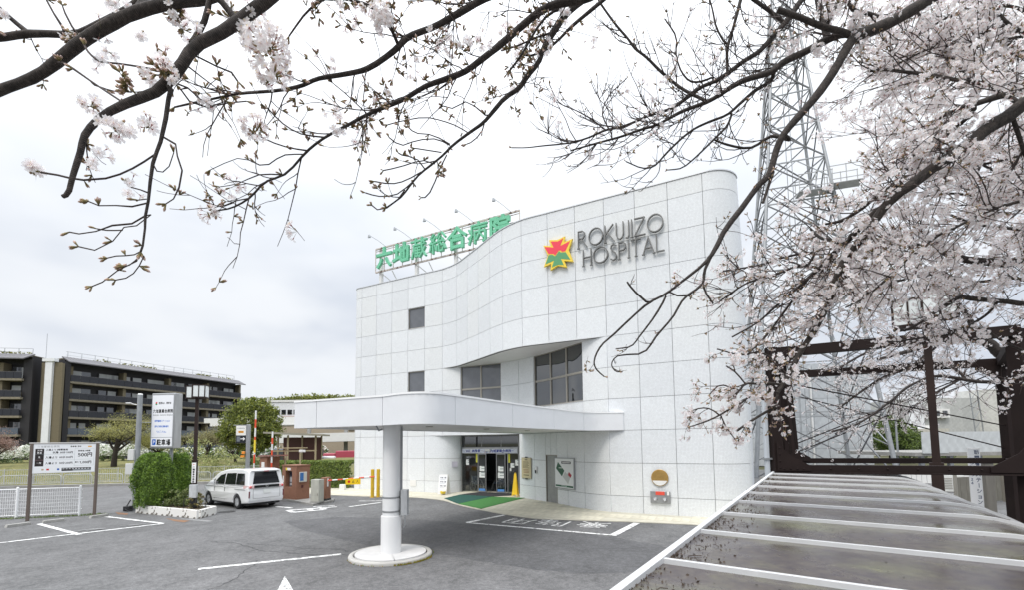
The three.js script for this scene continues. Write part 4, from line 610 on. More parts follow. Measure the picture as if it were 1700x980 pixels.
{
  const s = thing('utility_pole', 'grey steel utility pole with a small lamp and switch boxes beside the cypress', 'pole', [-17.37,0,-21.5]);
  part(s, 'pole', cyl(0.12, 0.1, 5.35, 0, 0, 0, 16), M.galv); part(s, 'cap', moved(lathe([[0, 0.04], [0.08, 0.03], [0.105, -0.02]], 14), 0, 5.36, 0), M.whitePaint);
  part(s, 'lamp_arm', [tube([[-0.08, 4.85, 0], [-0.34, 4.92, 0.1]], 0.02, 6), rb(0.24, 0.05, 0.1, 0.02, -0.42, 4.94, 0.12)], M.whitePaint);
  part(s, 'bracket', tube([[0.08, 4.05, 0], [0.7, 4.02, 0.2]], 0.016, 6), M.galv);
  part(s, 'switch_box', [rb(0.28, 0.5, 0.2, 0.02, -0.16, 2.55, 0.1), rb(0.34, 0.5, 0.22, 0.02, -0.2, 1.9, 0.1)], mat([0.62, 0.63, 0.62], { roughness: 0.5 }));
  part(s, 'cable', [tube([[0.05, 0.4, 0.14], [0.2, 0.1, 0.3], [0.0, 0.03, 0.4], [-0.2, 0.12, 0.3], [-0.1, 0.5, 0.14]], 0.025, 6), rb(0.3, 0.22, 0.24, 0.03, -0.15, 0.12, 0.2)], M.black);
}
// ================= parking charges board, mesh fence, wheel stops =================
{
  const A = [-19.4, -18.72], Bp = [-17.75, -19.85], dx = Bp[0] - A[0], dz = Bp[1] - A[1], L = Math.hypot(dx, dz), turn = Math.atan2(-dz, dx);
  const s = thing('parking_price_board', 'white parking charges board on two brown posts', 'sign', [A[0], 0, A[1]], turn);
  const post = mat([0.16, 0.125, 0.105], { roughness: 0.6, map: T.mottle });
  for (const x of [0, L]) part(s, 'post', rb(0.1, 3.1, 0.12, 0.012, x, 1.55, 0), post);
  part(s, 'board', rb(L - 0.1, 1.2, 0.08, 0.01, L / 2, 2.47, 0), mat([0.6, 0.6, 0.6], { roughness: 0.5 }));
  const tex = canvasTex(1100, 620, (c, w, h) => {
    c.fillStyle = '#f1f3f6'; c.fillRect(0, 0, w, h); writeText(c, '六地蔵総合病院', 60, 26, 50, { color: '#777', weight: 0.06, wide: 1.05 }); writeText(c, '駐車場使用料', 640, 34, 34, { weight: 0.12 }); c.fillStyle = '#e8a818'; c.fillRect(955, 40, 70, 26);
    c.fillStyle = '#221a1c'; c.fillRect(30, 96, 150, 380); c.strokeStyle = '#c62a3a'; c.lineWidth = 5; c.beginPath(); c.moveTo(30, 340); c.lineTo(180, 340); c.stroke();
    writeText(c, '外来', 66, 112, 42, { color: '#fff' }); writeText(c, '患者', 60, 166, 42, { color: '#fff' }); writeText(c, '見', 84, 262, 40, { color: '#fff' }); writeText(c, '一般', 62, 384, 40, { color: '#fff' });
    const t = { weight: 0.13, wide: 0.98 }; writeText(c, '入場より3時間無料', 210, 100, 44, t); writeText(c, '以降 60分100円', 330, 156, 50, t); writeText(c, '入場より 60分200円', 210, 262, 52, t); writeText(c, '入場より 30分200円', 210, 388, 52, t);
    c.strokeStyle = '#9aa'; c.lineWidth = 3; c.strokeRect(720, 96, 350, 380); c.beginPath(); c.moveTo(30, 218); c.lineTo(720, 218); c.moveTo(30, 340); c.lineTo(1070, 340); c.stroke();
    writeText(c, '駐車後24時間', 780, 132, 36, t); writeText(c, '500円', 775, 186, 104, { weight: 0.13, wide: 1.0 }); writeText(c, '最大', 732, 384, 34, t); writeText(c, '1,000円', 812, 372, 68, { weight: 0.13, wide: 0.95 });
    c.fillStyle = '#1d1d20'; c.fillRect(500, 520, 530, 70); c.fillStyle = '#8d9398'; c.fillRect(700, 556, 330, 34); c.fillStyle = '#e9ebee'; for (let i = 0; i < 9; i++) c.fillRect(516 + i * 56, 536, 36, 14); c.fillStyle = '#c22'; c.fillRect(235, 530, 46, 36); c.fillStyle = '#2a62b8'; c.fillRect(420, 528, 40, 40); c.fillStyle = '#b9a27a'; c.fillRect(150, 534, 40, 30);
  });
  part(s, 'board_face', unitUV(plane(L - 0.12, 1.16, L / 2, 2.47, 0.042)), mat([0.92, 0.92, 0.92], { map: tex, roughness: 0.4 }), 'white face with black parking prices');
  part(s, 'top_rail', rb(L + 0.16, 0.05, 0.12, 0.012, L / 2, 3.1, 0), mat([0.62, 0.6, 0.58], { roughness: 0.5, map: T.mottle }));
}
{
  const w = mat([0.86, 0.87, 0.88], { roughness: 0.45 });
  const a = [-25.0, -18.2], b = [-18.55, -20.05], L = Math.hypot(b[0] - a[0], b[1] - a[1]), turn = Math.atan2(-(b[1] - a[1]), b[0] - a[0]);
  const f = thing('mesh_fence', 'white wire mesh fence along the road edge of the car park', 'fence', [a[0], 0, a[1]], turn);
  for (const x of [L, L - 2.15, L - 4.3, L - 6.4]) part(f, 'post', [tube([[x, 0, 0.04], [x, 1.25, 0.04]], 0.045, 10), moved(new THREE.SphereGeometry(0.046, 10, 6), x, 1.25, 0.04)], w);
  const v = [], h = []; for (let x = 0.1; x < L; x += 0.075) v.push(bx(0.007, 1.06, 0.007, x, 0.66, 0)); for (const y of [0.13, 0.28, 0.43, 0.58, 0.73, 0.88, 1.03, 1.18]) h.push(bx(L, 0.009, 0.009, L / 2, y, 0.008));
  part(f, 'wire_mesh', [...v, ...h], w).userData.kind = 'stuff';
  part(f, 'rail', [tube([[0, 1.2, 0.02], [L, 1.2, 0.02]], 0.02, 8), tube([[0, 0.12, 0.02], [L, 0.12, 0.02]], 0.014, 8)], w);
  part(f, 'clamp', [0.3, 0.75, 1.12].flatMap((y) => [L, L - 2.15].map((x) => bx(0.12, 0.03, 0.06, x, y, 0.02))), w);
}
{ const wsM = mat([0.8, 0.79, 0.75], { map: T.concrete, roughness: 0.9 }); const ends = [[[-18.72,0,-17.26], [-18.49,0,-17.94], 'beside the left post of the charges board'], [[-18.29,0,-18.19], [-17.94,0,-18.73], 'below the middle of the charges board'], [[-17.47,0,-19.29], [-17.27,0,-19.91], 'at the right post of the charges board'], [[-19.23,0,-16.42], [-19.02,0,-16.98], 'farthest from the planter']];
  for (const [a, b, t] of ends) { const dx = b[0] - a[0], dz = b[2] - a[2], l = Math.hypot(dx, dz); const m = solo('wheel_stop', 'low concrete wheel stop ' + t, 'wheel stop', slab([[-l / 2, 0], [l / 2, 0], [l / 2 - 0.03, 0.1], [-l / 2 + 0.03, 0.1]], 0.12, 0.01), wsM, 'wheel stops in the car park', [(a[0] + b[0]) / 2, 0, (a[2] + b[2]) / 2]); m.rotation.y = Math.atan2(-dz, dx); } }
{ reseed(8); const it = []; for (let i = 0; i < 2600; i++) { const t = rnd(), x = lerp(-25, -17.6, t) + rr(-0.25, 0.25), z = lerp(-18.2, -20.3, t) + rr(-0.2, 0.25); it.push([x, rr(0, 0.09) * (vnoise(x * 2, z * 2, 1) + 0.2), z, rr(0.02, 0.05), ...mixc([0.05, 0.09, 0.02], [0.2, 0.26, 0.06], rnd()), 0.25]); } solo('verge_grass', 'short grass and weeds along the foot of the white mesh fence', 'grass', leafGeo(it), leafMat).userData.kind = 'stuff'; }
// ================= the white van =================
{
  const v = thing('van', 'white minivan parked beside the brown ticket machine, seen from behind', 'van', [-12.28, 0, -22.32], 0);
  v.rotation.y = Math.atan2(0.56, -0.83);   // local +x points along the van's nose
  const body = mat([0.83, 0.84, 0.85], { physical: true, roughness: 0.28, clearcoat: 0.8, clearcoatRoughness: 0.06 }), dark = mat([0.012, 0.013, 0.016], { physical: true, roughness: 0.05, ior: 1.5 });
  const warp = (g) => { const p = g.attributes.position; for (let i = 0; i < p.count; i++) { const x = p.getX(i), y = p.getY(i); let k = 1; if (y > 1.0) k -= 0.15 * (y - 1.0) / 0.83; if (y < 0.5) k -= 0.05 * (0.5 - y) / 0.3; if (x > 2.7) k *= 1 - 0.2 * Math.pow((x - 2.7) / 1.05, 2); if (x < -0.55) k *= 1 - 0.07 * Math.pow((-0.55 - x) / 0.4, 2); p.setZ(i, p.getZ(i) * k); } g.computeVertexNormals(); return g; };
  const arc = (cx, r, n = 10) => Array.from({ length: n + 1 }, (_, i) => { const a = Math.PI * (1.06 - 1.12 * i / n); return [cx + r * Math.cos(a), 0.32 + r * Math.sin(a)]; });
  const lowP = [[-0.9, 0.3], ...arc(0, 0.37), ...arc(2.85, 0.37), [3.58, 0.26], [3.74, 0.42], [3.77, 0.66], [3.68, 0.84], [3.42, 0.96], [3.0, 1.04], [-0.93, 1.04], [-0.97, 0.7], [-0.95, 0.42]];
  const upP = [[-0.93, 1.035], [3.0, 1.035], [2.62, 1.26], [2.1, 1.56], [1.78, 1.68], [1.3, 1.77], [0.5, 1.83], [-0.3, 1.82], [-0.72, 1.77], [-0.82, 1.7]];
  const ex = (poly, w, bev) => { const g = slab(poly, w - 2 * bev, bev); g.translate(0, 0, -(w - 2 * bev) / 2); return warp(g); };
  part(v, 'body', [ex(lowP, 1.77, 0.045), ex(upP, 1.77, 0.05)], body);
  for (const sd of [-1, 1]) {
    const pane = (poly, nm) => part(v, nm, warp(moved(slab(poly, 0.02), 0, 0, sd > 0 ? 0.869 : -0.889)), dark);
    pane([[-0.62, 1.12], [0.12, 1.12], [0.16, 1.62], [-0.5, 1.63]], 'side_window'); pane([[0.2, 1.12], [1.18, 1.1], [1.14, 1.6], [0.24, 1.64]], 'side_window'); pane([[1.26, 1.1], [2.12, 1.08], [2.1, 1.24], [1.72, 1.5], [1.24, 1.6]], 'side_window'); pane([[2.2, 1.09], [2.6, 1.08], [2.2, 1.33]], 'side_window');
    part(v, 'door_handle', warp(rb(0.17, 0.025, 0.03, 0.01, 1.22, 0.97, sd * 0.888)), body); part(v, 'door_handle', warp(rb(0.17, 0.025, 0.03, 0.01, 0.98, 0.97, sd * 0.888)), body);
    part(v, 'seam', [warp(bx(0.012, 0.68, 0.012, 1.2, 0.68, sd * 0.884)), warp(bx(0.012, 0.6, 0.012, 2.2, 0.66, sd * 0.884)), warp(bx(2.1, 0.012, 0.012, 1.42, 0.4, sd * 0.878)), warp(bx(0.95, 0.014, 0.016, -0.25, 0.9, sd * 0.884))], M.black);
    part(v, 'mirror', rb(0.1, 0.16, 0.2, 0.03, 2.28, 1.14, sd * 0.94), body);
    part(v, 'tail_light', [warp(rb(0.4, 0.15, 0.06, 0.02, -0.74, 1.02, sd * 0.84)), rb(0.06, 0.14, 0.3, 0.02, -0.94, 1.02, sd * 0.66)], mat([0.72, 0.5, 0.5], { physical: true, roughness: 0.08, clearcoat: 1 }));
    part(v, 'tail_lamp', [moved(new THREE.SphereGeometry(0.06, 12, 8), -0.95, 1.02, sd * 0.74)], mat([0.6, 0.05, 0.06], { physical: true, roughness: 0.1, clearcoat: 1 }));
    part(v, 'reflector', bx(0.03, 0.3, 0.05, -0.965, 0.68, sd * 0.79, 0, 0, 0.05), mat([0.16, 0.03, 0.04], { roughness: 0.3 }));
  }
  part(v, 'rear_window', warp(moved(slab([[-0.68, -0.27], [0.68, -0.27], [0.6, 0.27], [-0.6, 0.27]], 0.02), 0, 0, 0).rotateY(-Math.PI / 2).rotateZ(-0.17).translate(-0.868, 1.42, 0)), dark);
  part(v, 'windscreen', moved(slab([[-0.74, -0.44], [0.74, -0.44], [0.62, 0.44], [-0.62, 0.44]], 0.02), 0, 0, 0).rotateY(Math.PI / 2).rotateZ(0.99).translate(2.54, 1.34, 0), dark);
  part(v, 'spoiler', rb(0.18, 0.05, 1.36, 0.02, -0.8, 1.745, 0), body); part(v, 'brake_lamp', bx(0.02, 0.03, 0.22, -0.9, 1.72, 0), mat([0.4, 0.02, 0.03]));
  part(v, 'trim_strip', rb(0.03, 0.12, 1.16, 0.01, -0.968, 1.03, 0), dark); part(v, 'chrome_bar', rb(0.04, 0.035, 1.1, 0.012, -0.975, 0.95, 0), M.steel);
  part(v, 'badge', moved(new THREE.TorusGeometry(0.05, 0.012, 6, 16), -0.985, 1.04, 0, Math.PI / 2), M.steel);
  part(v, 'number_plate', bx(0.012, 0.165, 0.33, -0.985, 0.8, 0), mat([0.8, 0.82, 0.8], { roughness: 0.5 })); part(v, 'hatch_seam', [bx(0.01, 0.012, 1.24, -0.966, 0.5, 0), bx(0.01, 0.42, 0.012, -0.972, 0.72, 0.62), bx(0.01, 0.42, 0.012, -0.972, 0.72, -0.62)], mat([0.3, 0.3, 0.3]));
  part(v, 'exhaust', tube([[-0.98, 0.25, 0.4], [-0.7, 0.25, 0.4]], 0.035, 10), M.black); part(v, 'underside', bx(4.3, 0.16, 1.5, 1.4, 0.26, 0), M.black);
  part(v, 'headlight', [warp(rb(0.5, 0.14, 0.08, 0.03, 3.42, 0.8, 0.8)), warp(rb(0.5, 0.14, 0.08, 0.03, 3.42, 0.8, -0.8))], mat([0.6, 0.62, 0.64], { physical: true, roughness: 0.08, clearcoat: 1 }));
  for (const [x, sd] of [[0, 1], [0, -1], [2.85, 1], [2.85, -1]]) {
    const w = new THREE.Group(); w.name = 'wheel'; v.add(w); w.position.set(x, 0.32, sd * 0.77);
    part(w, 'tyre', moved(lathe([[0.2, -0.1], [0.29, -0.1], [0.318, -0.075], [0.32, 0.075], [0.29, 0.1], [0.2, 0.1]], 28), 0, 0, 0, 0, Math.PI / 2), M.rubber);
    part(w, 'rim', [moved(lathe([[0, 0.01], [0.06, 0.02], [0.2, 0.05], [0.215, 0.1], [0.2, -0.02], [0, -0.02]], 24), 0, 0, 0, 0, sd * Math.PI / 2), ...Array.from({ length: 8 }, (_, i) => moved(bx(0.15, 0.035, 0.02, 0.12, 0, 0), 0, 0, 0, 0, 0, i * Math.PI / 4).translate(0, 0, sd * 0.085))], mat([0.62, 0.63, 0.65], { roughness: 0.35, metalness: 0.2 }));
  }
}
// ================= ticket island: machines, barriers, bollards =================
{
  const isl = [[-13.28,0,-25.76], [-9.58,0,-22.4], [-9.13,0,-23.72], [-9.33,0,-24.48], [-12.46,0,-27.47]].map(xz);
  const brown = mat([0.33, 0.16, 0.1], { map: T.render, roughness: 0.8, bumpMap: T.grain, bumpScale: 0.004 });
  solo('ticket_island', 'raised concrete island under the ticket machines', 'traffic island', prism(isl, 0, 0.1), M.concrete);
  const a = [-12.27, -24.8], b = [-11.19, -24.1], c2 = [-10.72, -24.72], L = Math.hypot(b[0] - a[0], b[1] - a[1]), turn = Math.atan2(-(b[1] - a[1]), b[0] - a[0]);
  const m = thing('ticket_machine', 'reddish brown rendered housing with a parking payment machine set in it', 'ticket machine', [a[0], 0.1, a[1]], turn);
  const Wd = 0.76, H = 1.72;
  part(m, 'housing', [bx(0.3, H, Wd, 0.15, H / 2, -Wd / 2), bx(L - 0.9, H, Wd, L - (L - 0.9) / 2, H / 2, -Wd / 2), bx(0.6, 0.62, Wd, 0.6, 0.31, -Wd / 2), bx(0.6, 0.26, Wd, 0.6, H - 0.13, -Wd / 2), bx(0.6, H - 0.88, 0.4, 0.6, 0.62 + (H - 0.88) / 2, -0.55)], brown);
  part(m, 'cap', bx(L + 0.06, 0.05, Wd + 0.06, L / 2, H + 0.026, -Wd / 2), brown);
  part(m, 'machine_front', bx(0.56, 0.8, 0.12, 0.6, 1.03, -0.28), mat([0.12, 0.13, 0.15], { roughness: 0.4 }));
  part(m, 'screen', bx(0.36, 0.18, 0.02, 0.6, 1.28, -0.21), mat([0.02, 0.03, 0.06], { roughness: 0.15 }));
  part(m, 'key_panel', [bx(0.2, 0.24, 0.03, 0.52, 1.0, -0.205), bx(0.16, 0.12, 0.04, 0.74, 0.96, -0.2), bx(0.3, 0.1, 0.05, 0.6, 0.76, -0.2)], mat([0.55, 0.56, 0.58], { roughness: 0.4, metalness: 0.3 }));
  part(m, 'notice', [bx(0.3, 0.12, 0.01, 0.62, 1.56, 0.006), bx(0.1, 0.36, 0.01, 0.12, 1.02, 0.006)], M.whitePaint); part(m, 'yellow_notice', bx(0.14, 0.12, 0.01, 0.4, 1.56, 0.007), mat([0.75, 0.6, 0.05]));
  part(m, 'intercom', [rb(0.1, 0.52, 0.4, 0.02, L + 0.05, 1.15, -0.34)], mat([0.55, 0.55, 0.5], { roughness: 0.5 })); part(m, 'intercom_screen', rb(0.012, 0.42, 0.2, 0.005, L + 0.103, 1.17, -0.24), mat([0.05, 0.16, 0.4], { roughness: 0.2 })); part(m, 'outlet', bx(0.015, 0.14, 0.12, L + 0.006, 0.66, -0.34), mat([0.08, 0.02, 0.02]));
  const k = thing('brick_housing', 'taller brown housing with a sloping top behind the ticket machine', 'housing', [-13.94,0.83,-27], turn - 0.15);
  part(k, 'body', [slab([[0, -0.9], [1.0, -0.9], [1.0, 1.45], [0, 1.42]], 0.7)], brown); part(k, 'sloping_top', moved(bx(1.9, 0.07, 0.9), 0.9, 1.5, 0.35, 0, 0, 0.03), mat([0.36, 0.16, 0.13], { map: T.mottle, roughness: 0.6 })); part(k, 'instruction_board', [bx(0.36, 0.95, 0.03, 1.3, 0.7, 1.0), bx(0.06, 1.6, 0.03, 1.3, -0.1, 0.98)], M.whitePaint);
  const g = thing('control_cabinet', 'light grey steel control cabinet on the ticket island', 'cabinet', [-9.62,0.1,-22.97], -0.35); part(g, 'cabinet', rb(0.5, 1.12, 0.36, 0.015, 0, 0.56, 0), mat([0.5, 0.5, 0.44], { roughness: 0.55, map: T.mottle })); part(g, 'plinth', bx(0.54, 0.06, 0.4, 0, 0.03, 0), M.concrete); part(g, 'door_seam', [bx(0.46, 0.006, 0.004, 0, 0.36, 0.181), bx(0.006, 0.7, 0.004, -0.1, 0.72, 0.181), bx(0.03, 0.12, 0.02, 0.18, 0.4, 0.186)], M.frame);
  const bm2 = thing('barrier_machine', 'small brown barrier machine with a red and white arm across the exit', 'barrier', [-9.54,0.1,-23.8], -0.1);
  part(bm2, 'housing', rb(0.3, 1.16, 0.5, 0.02, 0, 0.58, 0), brown); part(bm2, 'label_plate', bx(0.012, 0.4, 0.14, 0.156, 0.9, 0.1), M.whitePaint); part(bm2, 'foot', bx(0.34, 0.1, 0.54, 0, 0.05, 0), M.black);
  const seg = (p, q, n, r, m2, name) => { for (let i = 0; i < n; i++) { const f = (t) => p.map((v, j) => lerp(v, q[j], t)); part(m2, name, bar(f(i / n), f((i + 1) / n), r, 8), i % 2 ? M.whitePaint : mat([0.72, 0.08, 0.03], { roughness: 0.5 })); } };
  seg([0.1, 0.99, 0.1], [2.35, 1.14, -0.55], 9, 0.035, bm2, 'arm_segment');
  part(bm2, 'arm_sign', moved(unitUV(plane(0.75, 0.3)), 1.35, 0.92, -0.2, 0.25), mat([0.85, 0.75, 0.12], { side: THREE.DoubleSide, roughness: 0.5, map: canvasTex(256, 96, (c) => { c.fillStyle = '#ffe23a'; c.fillRect(0, 0, 256, 96); c.fillStyle = '#d22'; c.beginPath(); c.arc(60, 48, 22, 0, 7); c.fill(); writeText(c, '止', 110, 24, 48); writeText(c, '入', 180, 24, 48); }) }), 'yellow notice hanging from the arm');
  // raised arms behind the van
  for (const [x, ytop, x2, d, lb] of [[425, 682, 426.5, 26, 'tall upright red and white barrier arm behind the van'], [453.5, 717, 452, 25.5, 'shorter upright red and white barrier arm near the camera pole']]) {
    const X = (x - 850) / 766.8 * d, hTop = 2.9 + (740 - ytop) / 766.8 * d, bmv = thing('raised_barrier', lb, 'barrier', [X, 0, -d], 0.3, 'raised barrier arms');
    part(bmv, 'housing', rb(0.34, 1.05, 0.3, 0.02, 0, 0.525, 0), brown); seg([0.0, 0.95, 0.2], [0.02, hTop, 0.2], 8, 0.045, bmv, 'arm_segment'); part(bmv, 'hinge', cyl(0.09, 0.09, 0.12, 0, 0.95, 0.16, 12, Math.PI / 2), M.black);
    if (x < 440) part(bmv, 'yellow_sleeve', cyl(0.05, 0.05, 0.7, 0.012, hTop - 2.35, 0.2, 10), mat([0.8, 0.62, 0.05]));
  }
  const yel = mat([0.8, 0.52, 0.03], { roughness: 0.45, map: T.mottle });
  const p1 = solo('bollard', 'tall yellow steel bollard, nearer the barrier arm', 'bollard', [cyl(0.095, 0.095, 1.52, 0, 0, 0, 16), moved(lathe([[0, 0.02], [0.08, 0.015], [0.096, 0]], 16), 0, 1.52, 0), cyl(0.14, 0.14, 0.012, 0, 0.001, 0, 16)], yel, 'yellow bollards', [-7.74,0,-25.73]); p1.rotation.y = 0;
  const p2 = p1.clone(); p2.name = numbered('bollard'); p2.userData = { ...p1.userData, label: 'tall yellow steel bollard, nearer the canopy column' }; p2.position.set(-7.45, 0, -25.83); scene.add(p2);
  // direction sign on a pole
  const ds = thing('car_park_sign', 'small car park sign with a white arrow on a steel pole', 'sign', [(413 - 850) / 766.8 * 27, 0, -27], 0.2);
  part(ds, 'pole', [rb(0.2, 4.15, 0.16, 0.02, 0, 2.07, 0), bx(0.9, 0.05, 0.05, -0.35, 4.1, 0)], M.galv);
  part(ds, 'panel', unitUV(plane(0.52, 1.0, -0.38, 3.57, 0.062)), mat([0.9, 0.9, 0.9], { roughness: 0.4, map: canvasTex(260, 500, (c) => { c.fillStyle = '#f3f3ef'; c.fillRect(0, 0, 260, 280); writeText(c, '六地蔵駐車場', 20, 60, 32, { color: '#7a828a' }); c.fillStyle = '#eba01c'; c.fillRect(60, 150, 140, 60); writeText(c, 'min', 80, 152, 52, { color: '#4a2a00' }); c.fillStyle = '#1b1f26'; c.fillRect(0, 284, 260, 216); c.fillStyle = '#747a82'; c.fillRect(20, 310, 90, 150); writeText(c, '→', 120, 320, 130, { color: '#fff', weight: 0.16 }); }) }), 'white and black sign panel with an arrow');
  part(ds, 'panel_back', bx(0.54, 1.02, 0.05, -0.38, 3.57, 0.03), M.frame); part(ds, 'warning_lamp', [rb(0.16, 0.16, 0.16, 0.03, -0.2, 2.5, 0.1), bx(0.2, 0.12, 0.14, -0.24, 2.3, 0.1)], mat([0.85, 0.3, 0.04], { roughness: 0.3 }));
  // camera pole frame beside the machine
  const cp = thing('camera_pole', 'tan steel pole with a white security camera above the ticket machine', 'camera pole', [-12.11,0.85,-26.5]); part(cp, 'pole', [bx(0.07, 3.3, 0.07, 0, 0.2, 0), bx(1.1, 0.05, 0.05, -0.45, 1.75, 0), bx(0.07, 3.3, 0.07, -0.85, 0.2, 0), bx(1.6, 0.05, 0.3, -0.45, 1.9, 0), bx(0.9, 0.04, 0.04, -0.42, 0.9, 0)], mat([0.36, 0.3, 0.18], { roughness: 0.6 })); part(cp, 'camera', [rb(0.34, 0.14, 0.14, 0.03, 0.16, 1.72, 0.12, 0.5), tube([[0.02, 1.6, 0], [0.1, 1.7, 0.08]], 0.02, 6)], M.whitePaint);
}
// ================= by the entrance =================
{
  const a = thing('notice_stand', 'white folding notice stand with a yellow tray left of the entrance', 'notice stand', [-3.93,0.04,-26.58], -0.35);
  const tex = canvasTex(200, 360, (c) => { c.fillStyle = '#f7f8fa'; c.fillRect(0, 0, 200, 360); for (const y of [40, 130, 220]) { writeText(c, '外来', 30, y, 34, { weight: 0.16, color: '#333a55' }); writeText(c, '入院', 110, y, 34, { weight: 0.16, color: '#333a55' }); c.fillStyle = '#c7cbd6'; c.fillRect(24, y + 46, 150, 8); c.fillRect(24, y + 60, 120, 8); } });
  part(a, 'front_panel', moved(bx(0.56, 1.12, 0.025), 0, 0.56, 0.12, 0, -0.16), M.whitePaint); part(a, 'front_face', moved(unitUV(plane(0.5, 0.92)), 0, 0.62, 0.126, 0, -0.16), mat([0.9, 0.9, 0.9], { map: tex, roughness: 0.6 })); part(a, 'back_panel', moved(bx(0.56, 1.12, 0.025), 0, 0.555, -0.2, 0, 0.16), M.whitePaint); part(a, 'tray', moved(lathe([[0.0, 0], [0.13, 0], [0.16, 0.14], [0.15, 0.14], [0.12, 0.02], [0, 0.02]], 16), 0.1, 0.06, 0.3), mat([0.8, 0.62, 0.05], { roughness: 0.5 }));
  const w = thing('wet_floor_sign', 'tall folding yellow caution sign standing by the right door jamb', 'caution sign', [0.14,0.04,-25.11], -0.45);
  const yl = mat([0.85, 0.55, 0.02], { roughness: 0.45 }); for (const s2 of [-1, 1]) part(w, 'leaf', moved(slab([[-0.17, 0], [-0.13, 0], [-0.1, 0.1], [0.1, 0.1], [0.13, 0], [0.17, 0], [0.06, 1.22], [-0.06, 1.22]], 0.02, 0.004), 0, 0, s2 * 0.12, 0, -s2 * 0.1), yl); part(w, 'handle', tube([[-0.04, 1.2, 0], [-0.03, 1.27, 0], [0.03, 1.27, 0], [0.04, 1.2, 0]], 0.012, 6), yl);
  const wheelchair = (label, x, z, t) => { const c = thing('wheelchair', label, 'wheelchair', [x, 0.02, z], t, 'wheelchairs inside the entrance'); for (const s2 of [-1, 1]) { part(c, 'rear_wheel', [moved(new THREE.TorusGeometry(0.29, 0.014, 6, 24), 0, 0.3, s2 * 0.29), ...Array.from({ length: 6 }, (_, i) => moved(bx(0.56, 0.006, 0.006, 0, 0, 0, 0, 0, i * Math.PI / 6), 0, 0.3, s2 * 0.29))], M.steel); part(c, 'castor', moved(new THREE.TorusGeometry(0.07, 0.014, 6, 14), 0.42, 0.085, s2 * 0.22), M.black); part(c, 'frame', [tube([[-0.28, 0.92, s2 * 0.22], [-0.16, 0.9, s2 * 0.22], [-0.14, 0.3, s2 * 0.22], [0.4, 0.44, s2 * 0.22], [0.52, 0.12, s2 * 0.2]], 0.012, 6), tube([[-0.14, 0.66, s2 * 0.22], [0.24, 0.66, s2 * 0.22], [0.26, 0.42, s2 * 0.22]], 0.012, 6)], M.steel); part(c, 'armrest', rb(0.3, 0.03, 0.05, 0.01, 0.05, 0.68, s2 * 0.22), M.black); part(c, 'footplate', bx(0.14, 0.012, 0.13, 0.55, 0.12, s2 * 0.11), M.black); } part(c, 'seat', rb(0.44, 0.035, 0.42, 0.012, 0.1, 0.46, 0), mat([0.04, 0.07, 0.12])); part(c, 'backrest', rb(0.03, 0.44, 0.4, 0.012, -0.15, 0.68, 0), mat([0.04, 0.07, 0.12])); return c; };
  wheelchair('folded steel wheelchair parked behind the left glass pane', -2.2, -28.35, -0.9); wheelchair('steel wheelchair deeper in the hall behind the open doors', -0.8, -28.6, -2.2);
  const fx = (x, z) => { const s = lower.nearest(x, z), f = lower.frame(s); return f; };
  let f = fx(0.72, -24.13); const nb = thing('notice_plaque', 'beige notice plaque with dark clips between the entrance and the service door', 'notice', [f.x + f.nx * 0.03, 1.05, f.z + f.nz * 0.03], f.turn);
  part(nb, 'board', rb(0.82, 1.08, 0.05, 0.02, 0, 0.55, 0.02), mat([0.42, 0.38, 0.28], { roughness: 0.6 })); part(nb, 'face', unitUV(plane(0.76, 1.0, 0, 0.55, 0.047)), mat([0.62, 0.57, 0.44], { roughness: 0.6, map: canvasTex(200, 260, (c) => { c.fillStyle = '#efe8d2'; c.fillRect(0, 0, 200, 260); c.fillStyle = '#6f675a'; c.fillRect(70, 14, 60, 12); for (let i = 0; i < 6; i++) c.fillRect(24, 44 + i * 16, 110 + 40 * hash3(i, 1, 1), 6); c.fillStyle = '#a2604e'; for (let i = 0; i < 3; i++) c.fillRect(40, 150 + i * 18, 120, 6); c.fillStyle = '#55504a'; c.fillRect(40, 220, 120, 9); }) })); part(nb, 'clip', [rb(0.2, 0.06, 0.05, 0.015, 0, 1.1, 0.03), rb(0.2, 0.06, 0.05, 0.015, 0, 0.0, 0.03)], M.black);
  f = fx(1.2, -23.45); const ic = thing('door_intercom', 'small white intercom box on the wall next to the beige plaque', 'intercom', [f.x + f.nx * 0.03, 1.35, f.z + f.nz * 0.03], f.turn); part(ic, 'case', rb(0.14, 0.36, 0.06, 0.015, 0, 0.18, 0.01), M.whitePaint); part(ic, 'reader', rb(0.09, 0.16, 0.03, 0.01, 0.0, 0.1, 0.045), M.black);
  f = fx(2.47, -21.45); const mb = thing('site_map_board', 'white site map board with a green block plan on the curved wall', 'sign', [f.x + f.nx * 0.06, 0.77, f.z + f.nz * 0.06], f.turn);
